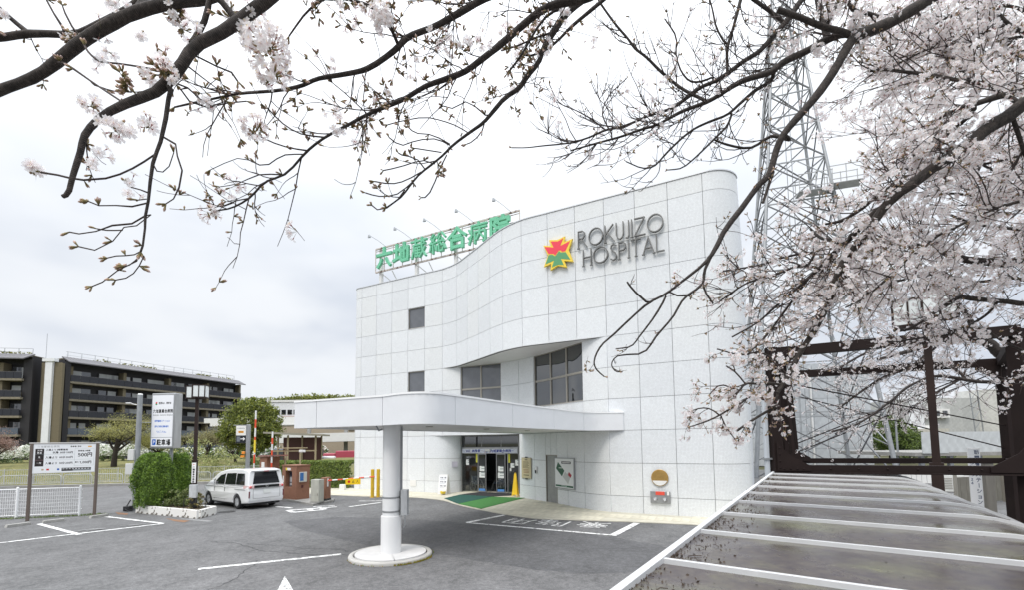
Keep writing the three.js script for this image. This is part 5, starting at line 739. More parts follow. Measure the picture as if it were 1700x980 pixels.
  part(mb, 'frame', rb(1.52, 1.42, 0.06, 0.012, 0, 0.71, -0.005), M.galv); part(mb, 'face', unitUV(plane(1.44, 1.34, 0, 0.71, 0.028)), mat([0.9, 0.9, 0.9], { roughness: 0.35, map: canvasTex(520, 490, (c, w, h) => { c.fillStyle = '#eef1f2'; c.fillRect(0, 0, w, h); const P = (col, pts) => { c.fillStyle = col; c.beginPath(); pts.forEach(([a, b], i) => c[i ? 'lineTo' : 'moveTo'](a, b)); c.fill(); }; P('#1d5c43', [[90, 60], [270, 200], [200, 300], [30, 170]]); P('#c9cccb', [[290, 215], [340, 250], [380, 230], [440, 290], [370, 420], [220, 300]]); P('#b21f35', [[395, 215], [470, 265], [440, 310], [370, 270]]); c.fillStyle = '#15181a'; c.fillRect(190, 44, 260, 40); c.fillStyle = '#fff'; for (let i = 0; i < 9; i++) c.fillRect(216 + i * 24, 54, 15, 20); c.fillStyle = '#cfe0d8'; c.fillRect(110, 150, 100, 14); c.fillStyle = '#1d5c43'; c.fillRect(14, 444, w - 28, 30); c.fillStyle = '#dfeee6'; for (let i = 0; i < 8; i++) c.fillRect(180 + i * 20, 452, 13, 14); }) }), 'white face with green, grey and red plan');
  const fp = (x, z) => { const s = (x - W0[0]) / D1[0]; return onFront(s, 0.02); }, tn = Math.atan2(-0.466, 0.885); let q = fp(5.79, 0);
  const gd = thing('brass_disc', 'round golden disc plate with a white lower part on the tiled wall', 'plate', [q[0], 1.14, q[1]], tn); part(gd, 'disc', moved(lathe([[0, 0.02], [0.3, 0.02], [0.33, 0.01], [0.33, 0]], 32), 0, 0.33, 0, 0, Math.PI / 2), mat([0.8, 0.5, 0.15], { roughness: 0.35, metalness: 0.25, map: T.concrete })); part(gd, 'white_segment', slab(Array.from({ length: 17 }, (_, i) => { const a = Math.PI * (1.12 + 0.76 * i / 16); return [0.3 * Math.cos(a), 0.33 + 0.3 * Math.sin(a)]; }), 0.012).translate(0, 0, 0.02), M.whitePaint);
  q = fp(5.79, 0); const hy = thing('fire_connection', 'steel fire hose connection plate with a red label under the golden disc', 'hydrant', [q[0], 0.47, q[1]], tn); part(hy, 'plate', rb(0.76, 0.48, 0.03, 0.01, 0, 0.24, 0.01), M.steel); part(hy, 'red_label', bx(0.34, 0.14, 0.008, 0, 0.4, 0.03), mat([0.72, 0.08, 0.05])); part(hy, 'white_label', bx(0.08, 0.14, 0.008, 0.3, 0.4, 0.03), M.whitePaint); for (const x of [-0.18, 0.18]) part(hy, 'hose_outlet', [cyl(0.075, 0.06, 0.12, x, 0.17, 0.07, 16, Math.PI / 2 - 0.3), tube([[x - 0.06, 0.2, 0.12], [x, 0.12, 0.17], [x + 0.06, 0.14, 0.12]], 0.012, 6)], M.steel);
  const bf = bulge.frame(bulge.nearest(-3.45, -27.58)); const pn = solo('paper_notice', 'small lilac paper notice on the rounded wall left of the entrance', 'notice', moved(bx(0.36, 0.34, 0.008), 0, 0.17, 0), mat([0.7, 0.68, 0.78], { map: T.mottle }), undefined, [bf.x + bf.nx * 0.05, 1.5, bf.z + bf.nz * 0.05]); pn.rotation.y = bf.turn;
  const uf = upper.frame(upper.nearest(-6.0, -28.25)); const vp = solo('wall_hatch', 'small white inspection hatch low on the tiled wall', 'hatch', rb(0.46, 0.36, 0.03, 0.008, 0, 0.18, 0), M.whitePaint, undefined, [uf.x + uf.nx * 0.02, 0.36, uf.z + uf.nz * 0.02]); vp.rotation.y = uf.turn;
}

// ================= across the road on the left =================
struct('road', gridSheet(-90, 4, -37.5, -21.5, 1, -0.02, () => [1, 1, 1]), M.asphalt);
const grassTex = dataTex(512, 512, (u, v) => { const k = tfbm(u, v, 8, 6, 101), f = tfbm(u, v, 120, 2, 103); return [0.47 + 0.3 * (k - 0.5) + 0.3 * (f - 0.5), 0.46 + 0.2 * (k - 0.5) + 0.3 * (f - 0.5), 0.27 + 0.1 * (k - 0.5) + 0.14 * (f - 0.5)]; }, true, 0.3);
const bankY = (x, z) => 1.0 * step(-37, -66, z) + 0.12 * fbm(x * 0.2, z * 0.2, 3, 3);
{ const g = gridSheet(-150, 0, -75, -36.5, 1.5, 0, () => [1, 1, 1]), p = g.attributes.position; for (let i = 0; i < p.count; i++) p.setY(i, bankY(p.getX(i), p.getZ(i)) - 0.03); g.computeVertexNormals(); struct('grass_bank', g, mat([0.8, 0.8, 0.8], { map: grassTex, roughness: 1 })); }
{ reseed(41); const it = []; for (let i = 0; i < 9000; i++) { const x = rr(-62, -8), z = rr(-52, -36.8); it.push([x, bankY(x, z) + rr(0, 0.14), z, rr(0.05, 0.16), ...mixc([0.14, 0.2, 0.05], [0.5, 0.44, 0.2], rnd()), 0.12]); } solo('meadow_grass', 'dry yellow green meadow grass on the bank beyond the road', 'grass', leafGeo(it), leafMat).userData.kind = 'stuff'; }
// kerb and railings
{
  const a = [-60, -30.5], b = [-14, -38.2], L = Math.hypot(b[0] - a[0], b[1] - a[1]), turn = Math.atan2(-(b[1] - a[1]), b[0] - a[0]), ex = [Math.cos(turn), -Math.sin(turn)];
  solo('road_kerb', 'low concrete kerb along the far side of the road', 'kerb', beam([a[0], 0.09, a[1] + 0.5], [b[0], 0.09, b[1] + 0.5], 0.4, 0.2), M.concrete);
  const nP = Math.floor(L / 2.05); let first = null;
  for (let i = 0; i < nP; i++) {
    const pos = [a[0] + ex[0] * i * 2.05, 0.1, a[1] + ex[1] * i * 2.05];
    if (!first) {
      first = thing('guard_railing', 'galvanised guard railing panel with rounded corners along the far kerb', 'railing', pos, turn, 'guard railings along the road');
      part(first, 'top_rail', tube([[0.06, 0.02, 0], [0.06, 0.62, 0], [0.12, 0.76, 0], [0.24, 0.8, 0], [1.76, 0.8, 0], [1.88, 0.76, 0], [1.94, 0.62, 0], [1.94, 0.02, 0]], 0.028, 7), M.lightGalv); part(first, 'lower_rail', tube([[0.06, 0.18, 0], [1.94, 0.18, 0]], 0.02, 6), M.lightGalv);
      for (let k = 1; k < 13; k++) part(first, 'baluster', bx(0.018, 0.6, 0.018, 0.06 + k * 0.1445, 0.49, 0), M.lightGalv);
    } else dup(first, pos, turn);
  }
  const c = [-60, -33.6], f = thing('bank_fence', 'taller thin grey bar fence at the foot of the grass bank', 'fence', [c[0], 0.05, c[1]], turn);
  const n = []; for (let x = 0; x < L; x += 0.16) n.push(bx(0.014, 1.05, 0.014, x, 0.6, 0)); part(f, 'bars', n, M.lightGalv).userData.kind = 'stuff'; part(f, 'rail', [bx(L, 0.04, 0.04, L / 2, 1.14, 0), bx(L, 0.035, 0.035, L / 2, 0.14, 0)], M.lightGalv); for (let x = 0; x < L; x += 2) part(f, 'post', bx(0.05, 1.2, 0.05, x, 0.6, 0.03), M.lightGalv);
}
// hedges and trees on the bank
function hedgeRow(name, label, list, size, dark, light, flower, seed) { reseed(seed); const c = list[0], t = thing(name, label, 'hedge', [c[0], bankY(c[0], c[2]), c[2]]); const g = [], fl = []; for (const [x, y, z, rx, ry, rz, n] of list) { g.push(clumpLeaves([x - c[0], y - t.position.y, z - c[2]], [rx, ry, rz], n, 16, size, dark, light, 0.5)); if (flower) for (let i = 0; i < n * flower; i++) { const a = rr(0, 6.28), v = rr(-0.3, 1); fl.push([x - c[0] + Math.cos(a) * rx * Math.sqrt(1 - v * v * 0.9), y - t.position.y + v * ry, z - c[2] + Math.sin(a) * rz, rr(0.06, 0.15), 0.86, 0.87, 0.82, 0.7]); } } part(t, 'foliage', g, leafMat); if (fl.length) part(t, 'flowers', leafGeo(fl), leafMat); return t; }
hedgeRow('flowering_hedge', 'white flowering spirea hedge before the left apartment wing', Array.from({ length: 9 }, (_, i) => [-70 + i * 2.1, 1.9 + 0.3 * hash3(i, 1, 1), -60 - 0.6 * i, 2.1, 1.2, 1.3, 60]), 0.13, [0.1, 0.16, 0.05], [0.4, 0.48, 0.28], 14, 51);
hedgeRow('green_hedge', 'green shrub border with white flowers below the apartments', Array.from({ length: 10 }, (_, i) => [-50.5 + i * 2.3, 1.7 + 0.3 * hash3(i, 2, 1), -66 - 0.5 * i, 1.8, 1.0, 1.2, 50]), 0.14, [0.03, 0.07, 0.02], [0.12, 0.22, 0.06], 3, 52);
hedgeRow('weeping_shrub', 'feathery yellow green shrub behind the lamp post', [[-28.5, 1.7, -42, 2.4, 1.9, 1.6, 120], [-26.4, 1.3, -42.6, 2.0, 1.5, 1.4, 70]], 0.09, [0.16, 0.19, 0.06], [0.5, 0.52, 0.22], 0, 53);
function broadTree(name, label, base, h, r, sp, lv, seed, leaf) { const t = thing(name, label, 'tree', base); const tips = []; const g = limbs([0, 0, 0], h, r, sp, lv, tips, seed); part(t, 'trunk', g, barkMat); const it = []; if (leaf) { for (const p of tips) for (let i = 0; i < leaf.n; i++) it.push([p[0] + rr(-1, 1) * leaf.s, p[1] + rr(-1, 1) * leaf.s, p[2] + rr(-1, 1) * leaf.s, leaf.size * rr(0.6, 1.3), ...mixc(leaf.dark, leaf.light, rnd())]); if (it.length) part(t, 'crown', leafGeo(it), leafMat); } return t; }
const bud = { n: 3, s: 0.6, size: 0.058, dark: [0.24, 0.24, 0.07], light: [0.52, 0.5, 0.18] };
broadTree('budding_tree', 'spreading tree with a haze of yellow green buds before the apartments', [-46.27,0.2,-54], 3.7, 0.34, 1.5, 5, 61, bud);
broadTree('budding_tree', 'spreading budding tree right of the yellow green one, nearly bare', [-39.76,0.4,-60], 2.3, 0.26, 1.2, 5, 62, { ...bud, n: 2, light: [0.34, 0.3, 0.16] });
broadTree('budding_tree', 'small bare tree close to the round evergreen tree', [-34.52,0.36,-58], 2.0, 0.2, 1.0, 5, 63, { ...bud, n: 1, light: [0.3, 0.27, 0.16] });
broadTree('budding_tree', 'reddish budding tree before the left apartment wing', [-61.12,0.59,-55], 2.1, 0.2, 1.1, 5, 64, { ...bud, n: 2, dark: [0.2, 0.12, 0.1], light: [0.45, 0.3, 0.25] });
broadTree('budding_tree', 'bare tree partly behind the hospital sign', [-44.3,0.47,-58], 2.1, 0.22, 1.1, 5, 65, { ...bud, n: 4 });
{ // the round evergreen
  reseed(71); const t = thing('camphor_tree', 'round dense evergreen tree at the end of the apartments', 'tree', [-31.58,0.22,-56]); part(t, 'trunk', limbs([0, 0, 0], 3.0, 0.36, 0.8, 3, [], 72), barkMat); reseed(73);
  part(t, 'crown', [[0, 5.4, 0, 3.4, 2.9, 3.0, 330], [-1.6, 4.2, 0.6, 1.9, 1.7, 1.9, 120], [1.9, 4.4, 0.4, 1.8, 1.9, 1.8, 130], [0.3, 7.2, 0, 2.0, 1.4, 1.8, 110], [0.6, 3.0, 0.5, 2.4, 1.3, 2, 110]].map(([x, y, z, a, b, c, n]) => clumpLeaves([x, y, z], [a, b, c], n, 34, 0.13, [0.06, 0.095, 0.02], [0.3, 0.33, 0.05], 0.62)), leafMat);
}
{ // clipped hedge beside the hospital
  reseed(75); const t = thing('clipped_hedge', 'clipped dark green hedge between the ticket machine and the hospital', 'hedge', [-13.6, 0, -32.2], -0.2); const it = [];
  for (let i = 0; i < 22000; i++) { const f = rnd(), x = rr(-3.6, 2.9), y = f < 0.25 ? 1.72 + rr(-0.06, 0.1) : rr(0.05, 1.75), z = f < 0.25 ? rr(-0.7, 0.7) : 0.7 + 0.14 * (vnoise(x * 3, y * 3, 2) - 0.5) - 0.5 * rnd() * rnd(); it.push([x, y, z, rr(0.05, 0.1), ...mixc([0.1, 0.16, 0.03], [0.27, 0.34, 0.07], rnd()), 0.55]); }
  part(t, 'foliage', leafGeo(it), leafMat); part(t, 'stem', Array.from({ length: 12 }, (_, i) => tube([[-3.3 + i * 0.52, 0, 0], [-3.2 + i * 0.52, 1.3, 0.1]], 0.025, 5)), barkMat); }
{ const l = thing('low_wall_light', 'small white service box at the end of the clipped hedge', 'service box', [-10.84,0,-29.72]); part(l, 'case', rb(0.34, 0.38, 0.3, 0.03, 0, 0.2, 0), M.whitePaint); part(l, 'foot', bx(0.2, 0.04, 0.2, 0, 0.015, 0), M.concrete); }
// ================= the apartment block =================
{
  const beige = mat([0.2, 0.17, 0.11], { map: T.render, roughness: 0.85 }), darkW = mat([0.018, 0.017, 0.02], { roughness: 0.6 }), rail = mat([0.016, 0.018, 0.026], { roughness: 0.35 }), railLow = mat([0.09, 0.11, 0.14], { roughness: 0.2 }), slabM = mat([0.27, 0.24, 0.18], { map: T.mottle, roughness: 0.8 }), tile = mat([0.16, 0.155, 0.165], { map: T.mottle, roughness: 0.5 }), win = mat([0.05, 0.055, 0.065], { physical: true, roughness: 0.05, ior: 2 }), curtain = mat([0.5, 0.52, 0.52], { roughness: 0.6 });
  const wing = (label, p0, p1, nStory, bays, seed, extra) => {
    const dx = p1[0] - p0[0], dz = p1[1] - p0[1], L = Math.hypot(dx, dz), turn = Math.atan2(-dz, dx), g = thing('apartment_block', label, 'building', [p0[0], 0, p0[1]], turn, 'apartment wings across the road'); reseed(seed);
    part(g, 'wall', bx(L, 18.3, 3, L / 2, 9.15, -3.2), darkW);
    for (let k = 0; k < nStory; k++) {
      const y = 2.1 + 3.03 * (k - 1); if (y < -1.2) continue;
      part(g, 'balcony_slab', bx(L + 0.1, 0.34, 1.9, L / 2, y - 0.17, -0.75), slabM);
      part(g, 'back_wall', bx(L, 1.0, 0.2, L / 2, y + 0.45, -1.62), beige);
      const bw = L / bays; for (let b = 0; b < bays; b++) {
        if (b % 2 === 0) part(g, 'party_wall', bx(0.5, 2.6, 1.5, b * bw + 0.25, y + 1.3, -0.95), beige);
        const np = Math.max(2, Math.round(bw / 1.3)); for (let q = 0; q < np; q++) part(g, 'balcony_panel', bx(bw / np - 0.04, 1.06, 0.05, b * bw + (q + 0.5) * bw / np, y + 0.55, 0.16), k < 3 ? railLow : rail);
        part(g, 'balcony_rail', bx(bw, 0.05, 0.07, b * bw + bw / 2, y + 1.1, 0.16), tile);
        const nw = 2 + Math.floor(rnd() * 2); for (let q = 0; q < nw; q++) { const w = 0.9 + rnd() * 0.7, x = b * bw + 0.9 + q * (bw - 1.2) / nw + w / 2; if (x + w / 2 > (b + 1) * bw) continue; const wn = new THREE.Group(); wn.name = 'window'; g.add(wn); part(wn, 'window_frame', bx(w + 0.1, 2.05, 0.06, x, y + 1.06, -1.5), tile); part(wn, 'pane', bx(w, 1.95, 0.03, x, y + 1.06, -1.455), rnd() < 0.5 ? win : curtain); }
      }
    }
    const ry = 2.1 + 3.03 * (nStory - 1);
    part(g, 'eave', slab([[-0.9, -0.1], [1.4, 0.95], [1.4, 1.15], [-0.9, 0.08]], L + 1.2).rotateY(Math.PI / 2).translate(-0.6, ry + 0.15, 0), tile);
    const st = []; for (let x = 0; x < L; x += 0.5) st.push(beam([x, ry + 0.26, 0.8], [x, ry + 1.28, -1.34], 0.07, 0.05)); part(g, 'roof_ribs', st, tile);
    part(g, 'roof_deck', bx(L, 0.3, 3.4, L / 2, ry + 1.0, -3.1), slabM);
    const gr = []; for (let x = 0.5; x < L; x += 2) gr.push(bx(0.05, 1.2, 0.05, x, ry + 1.7, -2)); part(g, 'roof_railing', [...gr, bx(L - 0.5, 0.05, 0.05, L / 2, ry + 2.3, -2), bx(L - 0.5, 0.03, 0.03, L / 2, ry + 1.7, -2)], M.galv);
    const rf = []; for (let i = 0; i < 26; i++) { const x = rr(1, L - 1); rf.push(clumpLeaves([x, ry + 1.45, -2.6], [1.1, 0.4, 0.6], 8, 10, 0.14, [0.1, 0.13, 0.03], [0.5, 0.48, 0.14], 0.4)); } part(g, 'roof_planting', rf, leafMat);
    if (extra) extra(g, L, ry); return g;
  };
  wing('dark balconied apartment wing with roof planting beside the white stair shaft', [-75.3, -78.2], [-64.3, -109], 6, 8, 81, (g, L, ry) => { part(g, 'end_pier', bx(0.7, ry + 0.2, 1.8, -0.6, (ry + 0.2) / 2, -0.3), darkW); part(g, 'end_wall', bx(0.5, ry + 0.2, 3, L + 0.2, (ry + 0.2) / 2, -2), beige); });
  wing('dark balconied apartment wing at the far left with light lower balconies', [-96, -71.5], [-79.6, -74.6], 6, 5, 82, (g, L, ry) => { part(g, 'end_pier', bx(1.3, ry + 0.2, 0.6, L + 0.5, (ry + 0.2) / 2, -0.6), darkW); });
  const sh = thing('stair_shaft', 'pale stair shaft with beige flanks between the two apartment wings', 'stair tower', [-76.7, 0, -76.2]); part(sh, 'white_pier', bx(1.15, 17.3, 0.3, 0, 8.65, 0.2), M.whitePanel); part(sh, 'flank', bx(0.8, 17.1, 0.2, -1.0, 8.55, 0), beige); part(sh, 'flank', bx(1.2, 17.1, 0.2, 1.2, 8.55, -0.1), beige); part(sh, 'cap', bx(2.0, 0.5, 0.8, 0, 17.5, 0.1), M.whitePanel); part(sh, 'fin', bx(0.25, 17.0, 0.4, 1.95, 8.5, -0.1), beige); part(sh, 'antenna', tube([[-0.9, 17.6, 0], [-0.9, 22, 0]], 0.03, 5), M.galv);
}
// ================= shopping centre, car ramps, hills =================
{
  const beigeW = mat([0.5, 0.42, 0.32], { map: T.render, roughness: 0.85 }), redS = mat([0.4, 0.07, 0.05], { roughness: 0.5 });
  const c = thing('shopping_centre', 'white flat roofed shopping centre with a red wall sign', 'building', [-62, 0, -118]);
  part(c, 'wall', bx(46, 14.0, 12, 17, 7.0, -6), M.whitePanel); part(c, 'cornice', bx(46.4, 0.5, 12.4, 17, 14.25, -6), M.whitePaint);
  for (let i = 0; i < 9; i++) part(c, 'window', bx(1.1, 1.2, 0.1, 0.5 + i * 1.55, 11.4, 0.05), M.glass); for (let i = 0; i < 7; i++) part(c, 'window', bx(0.8, 1.0, 0.1, 0.5 + i * 1.1, 7.2, 0.05), M.glass);
  part(c, 'wall_sign', bx(4.4, 2.0, 0.2, 5.4, 9.3, 0.1), redS); part(c, 'sign_mark', [bx(0.7, 1.2, 0.1, 5.4, 9.5, 0.24), bx(1.4, 0.3, 0.1, 5.4, 9.5, 0.25), bx(3.2, 0.4, 0.1, 5.4, 7.95, 0.24)], M.whitePaint);
  const r = thing('car_ramp', 'white concrete car ramp decks on round columns behind the hospital', 'ramp', [-44, 0, -84]);
  part(r, 'deck', [beam([-8, 6.6, 2], [26, 7.4, -6], 8, 0.7), beam([2, 3.6, 3], [26, 4.1, -3], 7, 0.7)], M.soffit); part(r, 'parapet', [beam([-8, 7.2, 6], [26, 8.0, -2], 0.2, 0.8), beam([2, 4.3, 6.5], [26, 4.8, 0.5], 0.2, 0.9)], M.whitePaint); for (const [x, z] of [[1, 4], [8, 2], [14, 0.5], [20, -1]]) part(r, 'column', cyl(0.35, 0.35, 6.8, x, 0, z, 14), M.concrete); part(r, 'beige_wall', bx(34, 9, 1, 12, 4.5, -14), beigeW); part(r, 'vent_panel', bx(5, 0.7, 0.2, 12, 6.3, -13.4), M.frame);
  const sh = thing('bicycle_shelter', 'brown walled shelter with tan posts behind the ticket machine', 'shelter', [-16.12,1.51,-38], 0.15); part(sh, 'back_panel', bx(3.0, 2.6, 0.12, -1.3, 0.75, -1), mat([0.1, 0.045, 0.035], { roughness: 0.7 })); part(sh, 'post', [[-2.9, 0], [-1.9, 0.8], [0.2, 0.8], [0.2, -1], [-1.3, -0.9]].map(([x, z]) => bx(0.12, 2.9, 0.12, x, 0.75, z)), mat([0.36, 0.3, 0.18])); part(sh, 'roof', bx(4.4, 0.14, 2.6, -1.4, 2.3, 0, 0, 0, -0.05), mat([0.3, 0.28, 0.22])); part(sh, 'rail', [bx(3.4, 0.1, 0.06, -1.4, 0.95, 0.8)], mat([0.36, 0.3, 0.18]));
  const hs = thing('tiled_roof_house', 'low building with a dark tiled roof beside the round evergreen', 'building', [-29.35,0.35,-62], 0.2); part(hs, 'wall', bx(12, 3.2, 6, 1, 1.4, -3), mat([0.3, 0.3, 0.3], { map: T.mottle })); part(hs, 'roof', moved(slab([[-4, 0], [4, 0], [3.4, 1.7], [0, 2.2], [-3.4, 1.7]], 14), 0, 0, 0).rotateY(Math.PI / 2).translate(-6, 3.0, -3), mat([0.06, 0.065, 0.075], { map: T.mottle, roughness: 0.5 })); for (let i = 0; i < 4; i++) part(hs, 'window', bx(0.9, 0.9, 0.1, -3 + i * 2.0, 0.9, 0.05), M.whitePaint); hs.scale.setScalar(0.42);
  const tr = solo('parked_truck', 'small red and blue parked truck glimpsed beyond the hedge', 'truck', [rb(1.7, 1.5, 1.8, 0.15, -1.6, 0.95, 0), rb(3.4, 1.7, 1.9, 0.1, 1.0, 1.2, 0)], mat([0.4, 0.06, 0.1], { roughness: 0.4 }), undefined, [-25.87,-.06,-70]); tr.rotation.y = 0.3;
  const wc = solo('parked_car', 'white parked car glimpsed beyond the hedge beside the red truck', 'car', [rb(4.2, 0.7, 1.7, 0.2, 0, 0.6, 0), rb(2.3, 0.6, 1.5, 0.22, -0.2, 1.15, 0), ...[[-1.3, 0.8], [1.3, 0.8], [-1.3, -0.8], [1.3, -0.8]].map(([x, z]) => cyl(0.3, 0.3, 0.2, x, 0.32, z, 14, Math.PI / 2))], mat([0.7, 0.71, 0.72], { roughness: 0.3 }), undefined, [-26.18,-.13,-66]); wc.rotation.y = 0.2;
  hedgeRow('round_shrub', 'clipped round shrub in front of the car ramp', [[-25.2, 1.0, -46, 1.3, 0.9, 1.0, 90]], 0.1, [0.04, 0.08, 0.02], [0.2, 0.28, 0.06], 0, 57);
  // wooded hills
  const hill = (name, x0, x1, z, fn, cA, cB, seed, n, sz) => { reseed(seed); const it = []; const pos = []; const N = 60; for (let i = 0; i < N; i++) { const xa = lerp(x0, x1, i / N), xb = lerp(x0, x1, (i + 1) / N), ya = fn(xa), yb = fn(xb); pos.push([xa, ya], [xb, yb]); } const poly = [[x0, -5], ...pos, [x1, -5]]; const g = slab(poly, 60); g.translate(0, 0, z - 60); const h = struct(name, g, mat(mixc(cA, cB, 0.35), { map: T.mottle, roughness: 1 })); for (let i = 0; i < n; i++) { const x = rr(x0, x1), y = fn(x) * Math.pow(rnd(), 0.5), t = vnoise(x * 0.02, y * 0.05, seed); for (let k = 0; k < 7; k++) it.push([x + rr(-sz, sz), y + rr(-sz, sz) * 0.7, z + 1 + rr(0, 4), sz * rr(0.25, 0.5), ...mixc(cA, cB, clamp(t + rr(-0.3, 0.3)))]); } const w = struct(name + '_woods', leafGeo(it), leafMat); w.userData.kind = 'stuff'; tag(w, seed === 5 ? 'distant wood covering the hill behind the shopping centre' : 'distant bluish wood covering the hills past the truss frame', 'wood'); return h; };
  hill('hill', -420, -90, -440, (x) => 37 + 9 * step(-300, -170, x) * (1 - step(-150, -95, x)) + 8 * fbm(x * 0.03, 1, 5, 3), [0.05, 0.09, 0.03], [0.36, 0.38, 0.1], 5, 5200, 3);
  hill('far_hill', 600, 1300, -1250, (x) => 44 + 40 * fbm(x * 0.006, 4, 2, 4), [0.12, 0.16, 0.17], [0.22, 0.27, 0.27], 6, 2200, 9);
}

// ================= shelter roof in the right foreground =================
{
  const O = [0.86, -2.75], u = [0.548, -0.837], w = [0.837, 0.548];   // along the gutter, across the ribs
  const P = (k, a, y) => [O[0] + u[0] * k * 1.03 + w[0] * a, y, O[1] + u[1] * k * 1.03 + w[1] * a];
  const sec = (a) => 2.2 - 0.012 * a - (a > 1.95 ? 0.55 * Math.pow(a - 1.95, 2) : 0), A = [0, 0.5, 1.0, 1.5, 1.95, 2.1, 2.25, 2.4, 2.55, 2.7, 2.82];
  const r = thing('shelter_roof', 'smoky brown polycarbonate shelter roof with white ribs beside the car park', 'shelter', [O[0], 0, O[1]]);
  const dirt = dataTex(1024, 1024, (x, y) => { const k = tfbm(x, y, 4, 6, 111), f = tfbm(x, y, 60, 3, 112), s = tfbm(x * 1, y * 1, 9, 5, 113), d = clamp((k - 0.42) * 2.4) * 0.5 + clamp((s - 0.55) * 3) * 0.3; return [0.32 + 0.16 * d + 0.12 * (f - 0.5), 0.295 + 0.2 * d + 0.12 * (f - 0.5), 0.29 + 0.06 * d + 0.07 * (f - 0.5)]; }, true, 0.45);
  const dirtR = dataTex(512, 512, (x, y) => grey(0.25 + 0.6 * clamp((tfbm(x, y, 5, 6, 114) - 0.4) * 2)), false, 0.45);
  const poly = mat([1, 1, 1], { physical: true, map: dirt, roughnessMap: dirtR, roughness: 0.6, ior: 1.45, specularIntensity: 0.6 });
  const alu = mat([0.8, 0.81, 0.82], { map: T.mottle, roughness: 0.4 });
  for (let k = -3; k < 9; k++) {   // one sheet between each pair of ribs
    const pos = [], uv = [], idx = []; A.forEach((a, i) => { for (const q of [k + 0.03, k + 0.97]) { pos.push(...P(q, a, sec(a))); uv.push(q * 1.03 + (k * 37) % 5, a + (k * 13) % 3); } if (i) { const b = (i - 1) * 2; idx.push(b, b + 2, b + 1, b + 1, b + 2, b + 3); } });
    const g = new THREE.BufferGeometry(); g.setAttribute('position', new THREE.Float32BufferAttribute(pos, 3)); g.setAttribute('uv', new THREE.Float32BufferAttribute(uv, 2)); g.setIndex(idx); g.computeVertexNormals(); const n0 = g.attributes.normal; if (n0.getY(0) < 0) { g.setIndex(idx.map((_, i) => idx[i - (i % 3) + [0, 2, 1][i % 3]])); g.computeVertexNormals(); }
    partW(r, 'roof_sheet', g, poly);
  }
  for (let k = -3; k <= 9; k++) { const pts = A.map((a) => P(k, a, sec(a) + 0.008)); const rb2 = []; for (let i = 0; i + 1 < pts.length; i++) rb2.push(beam(pts[i], pts[i + 1], 0.034, 0.034 + 0.001 * i)); partW(r, 'rib', rb2, alu); }
  partW(r, 'gutter', [beam(P(-3, -0.005, 2.2), P(9.1, -0.005, 2.2), 0.045, 0.065)], alu); partW(r, 'eave_bar', [beam(P(-3, 2.84, sec(2.82)), P(9.1, 2.84, sec(2.82)), 0.05, 0.06)], alu);
  for (const k of [-2, 1, 4, 7]) { partW(r, 'post', beam(P(k, 0.12, 0), P(k, 0.12, 2.15), 0.1), alu); partW(r, 'purlin', beam(P(k, 0.05, 2.1), P(k, 1.6, 2.08), 0.06, 0.1), alu); }
  // litter caught along the gutter: twigs, dead petals
  reseed(120); const tw = []; for (let i = 0; i < 110; i++) { const k = Math.floor(rr(-1, 8)) + 0.1 + 0.75 * Math.pow(rnd(), 1.6), a = Math.pow(rnd(), 2.5) * 0.3 + 0.02, p = P(k, a, sec(a) + 0.004), an = rr(0, 6.28), l = rr(0.015, 0.09); tw.push(tube([[p[0], p[1], p[2]], [p[0] + Math.cos(an) * l * 0.5, p[1] + rr(0, 0.02), p[2] + Math.sin(an) * l * 0.5], [p[0] + Math.cos(an + 0.12) * l, p[1] + rr(0, 0.015), p[2] + Math.sin(an + 0.12) * l]], rr(0.0008, 0.0026), 4)); }
  for (let i = 0; i < 60; i++) { const k = Math.floor(rr(-1, 7)), a = rr(0.3, 2.2), p = P(k + 0.05, a, sec(a) + 0.01), l = rr(0.02, 0.16); tw.push(tube([[p[0], p[1], p[2]], [p[0] + w[0] * l, p[1], p[2] + w[1] * l]], rr(0.002, 0.005), 4)); }
  const fl = []; for (let i = 0; i < 1500; i++) { const k = Math.floor(rr(-1, 8)) + 0.08 + 0.8 * Math.pow(rnd(), 1.8), a = Math.pow(rnd(), 3) * 0.34 + 0.015, p = P(k, a, sec(a) + 0.004); fl.push([p[0], p[1], p[2], rr(0.004, 0.013), 0.08, 0.06, 0.045, 0.6]); } tw.push(leafGeo(fl));
  solo('roof_litter', 'dead twigs and leaf litter lying along the gutter of the shelter roof', 'litter', tw.map((g) => g.attributes.color ? g : tint(g, [0.07, 0.05, 0.04])), mat([1, 1, 1], { vertexColors: true, roughness: 1 })).userData.kind = 'stuff';
  const sp = []; for (let i = 0; i < 260; i++) { const k = rr(-1, 8), a = rr(0.1, 2.2), p = P(k, a, sec(a) + 0.004); sp.push(moved(new THREE.CircleGeometry(rr(0.003, 0.008), 5), p[0], p[1], p[2], 0, -Math.PI / 2)); } solo('roof_specks', 'scattered dark specks and bud scales on the shelter roof', 'litter', sp, mat([0.03, 0.025, 0.02], { roughness: 1 })).userData.kind = 'stuff';
}
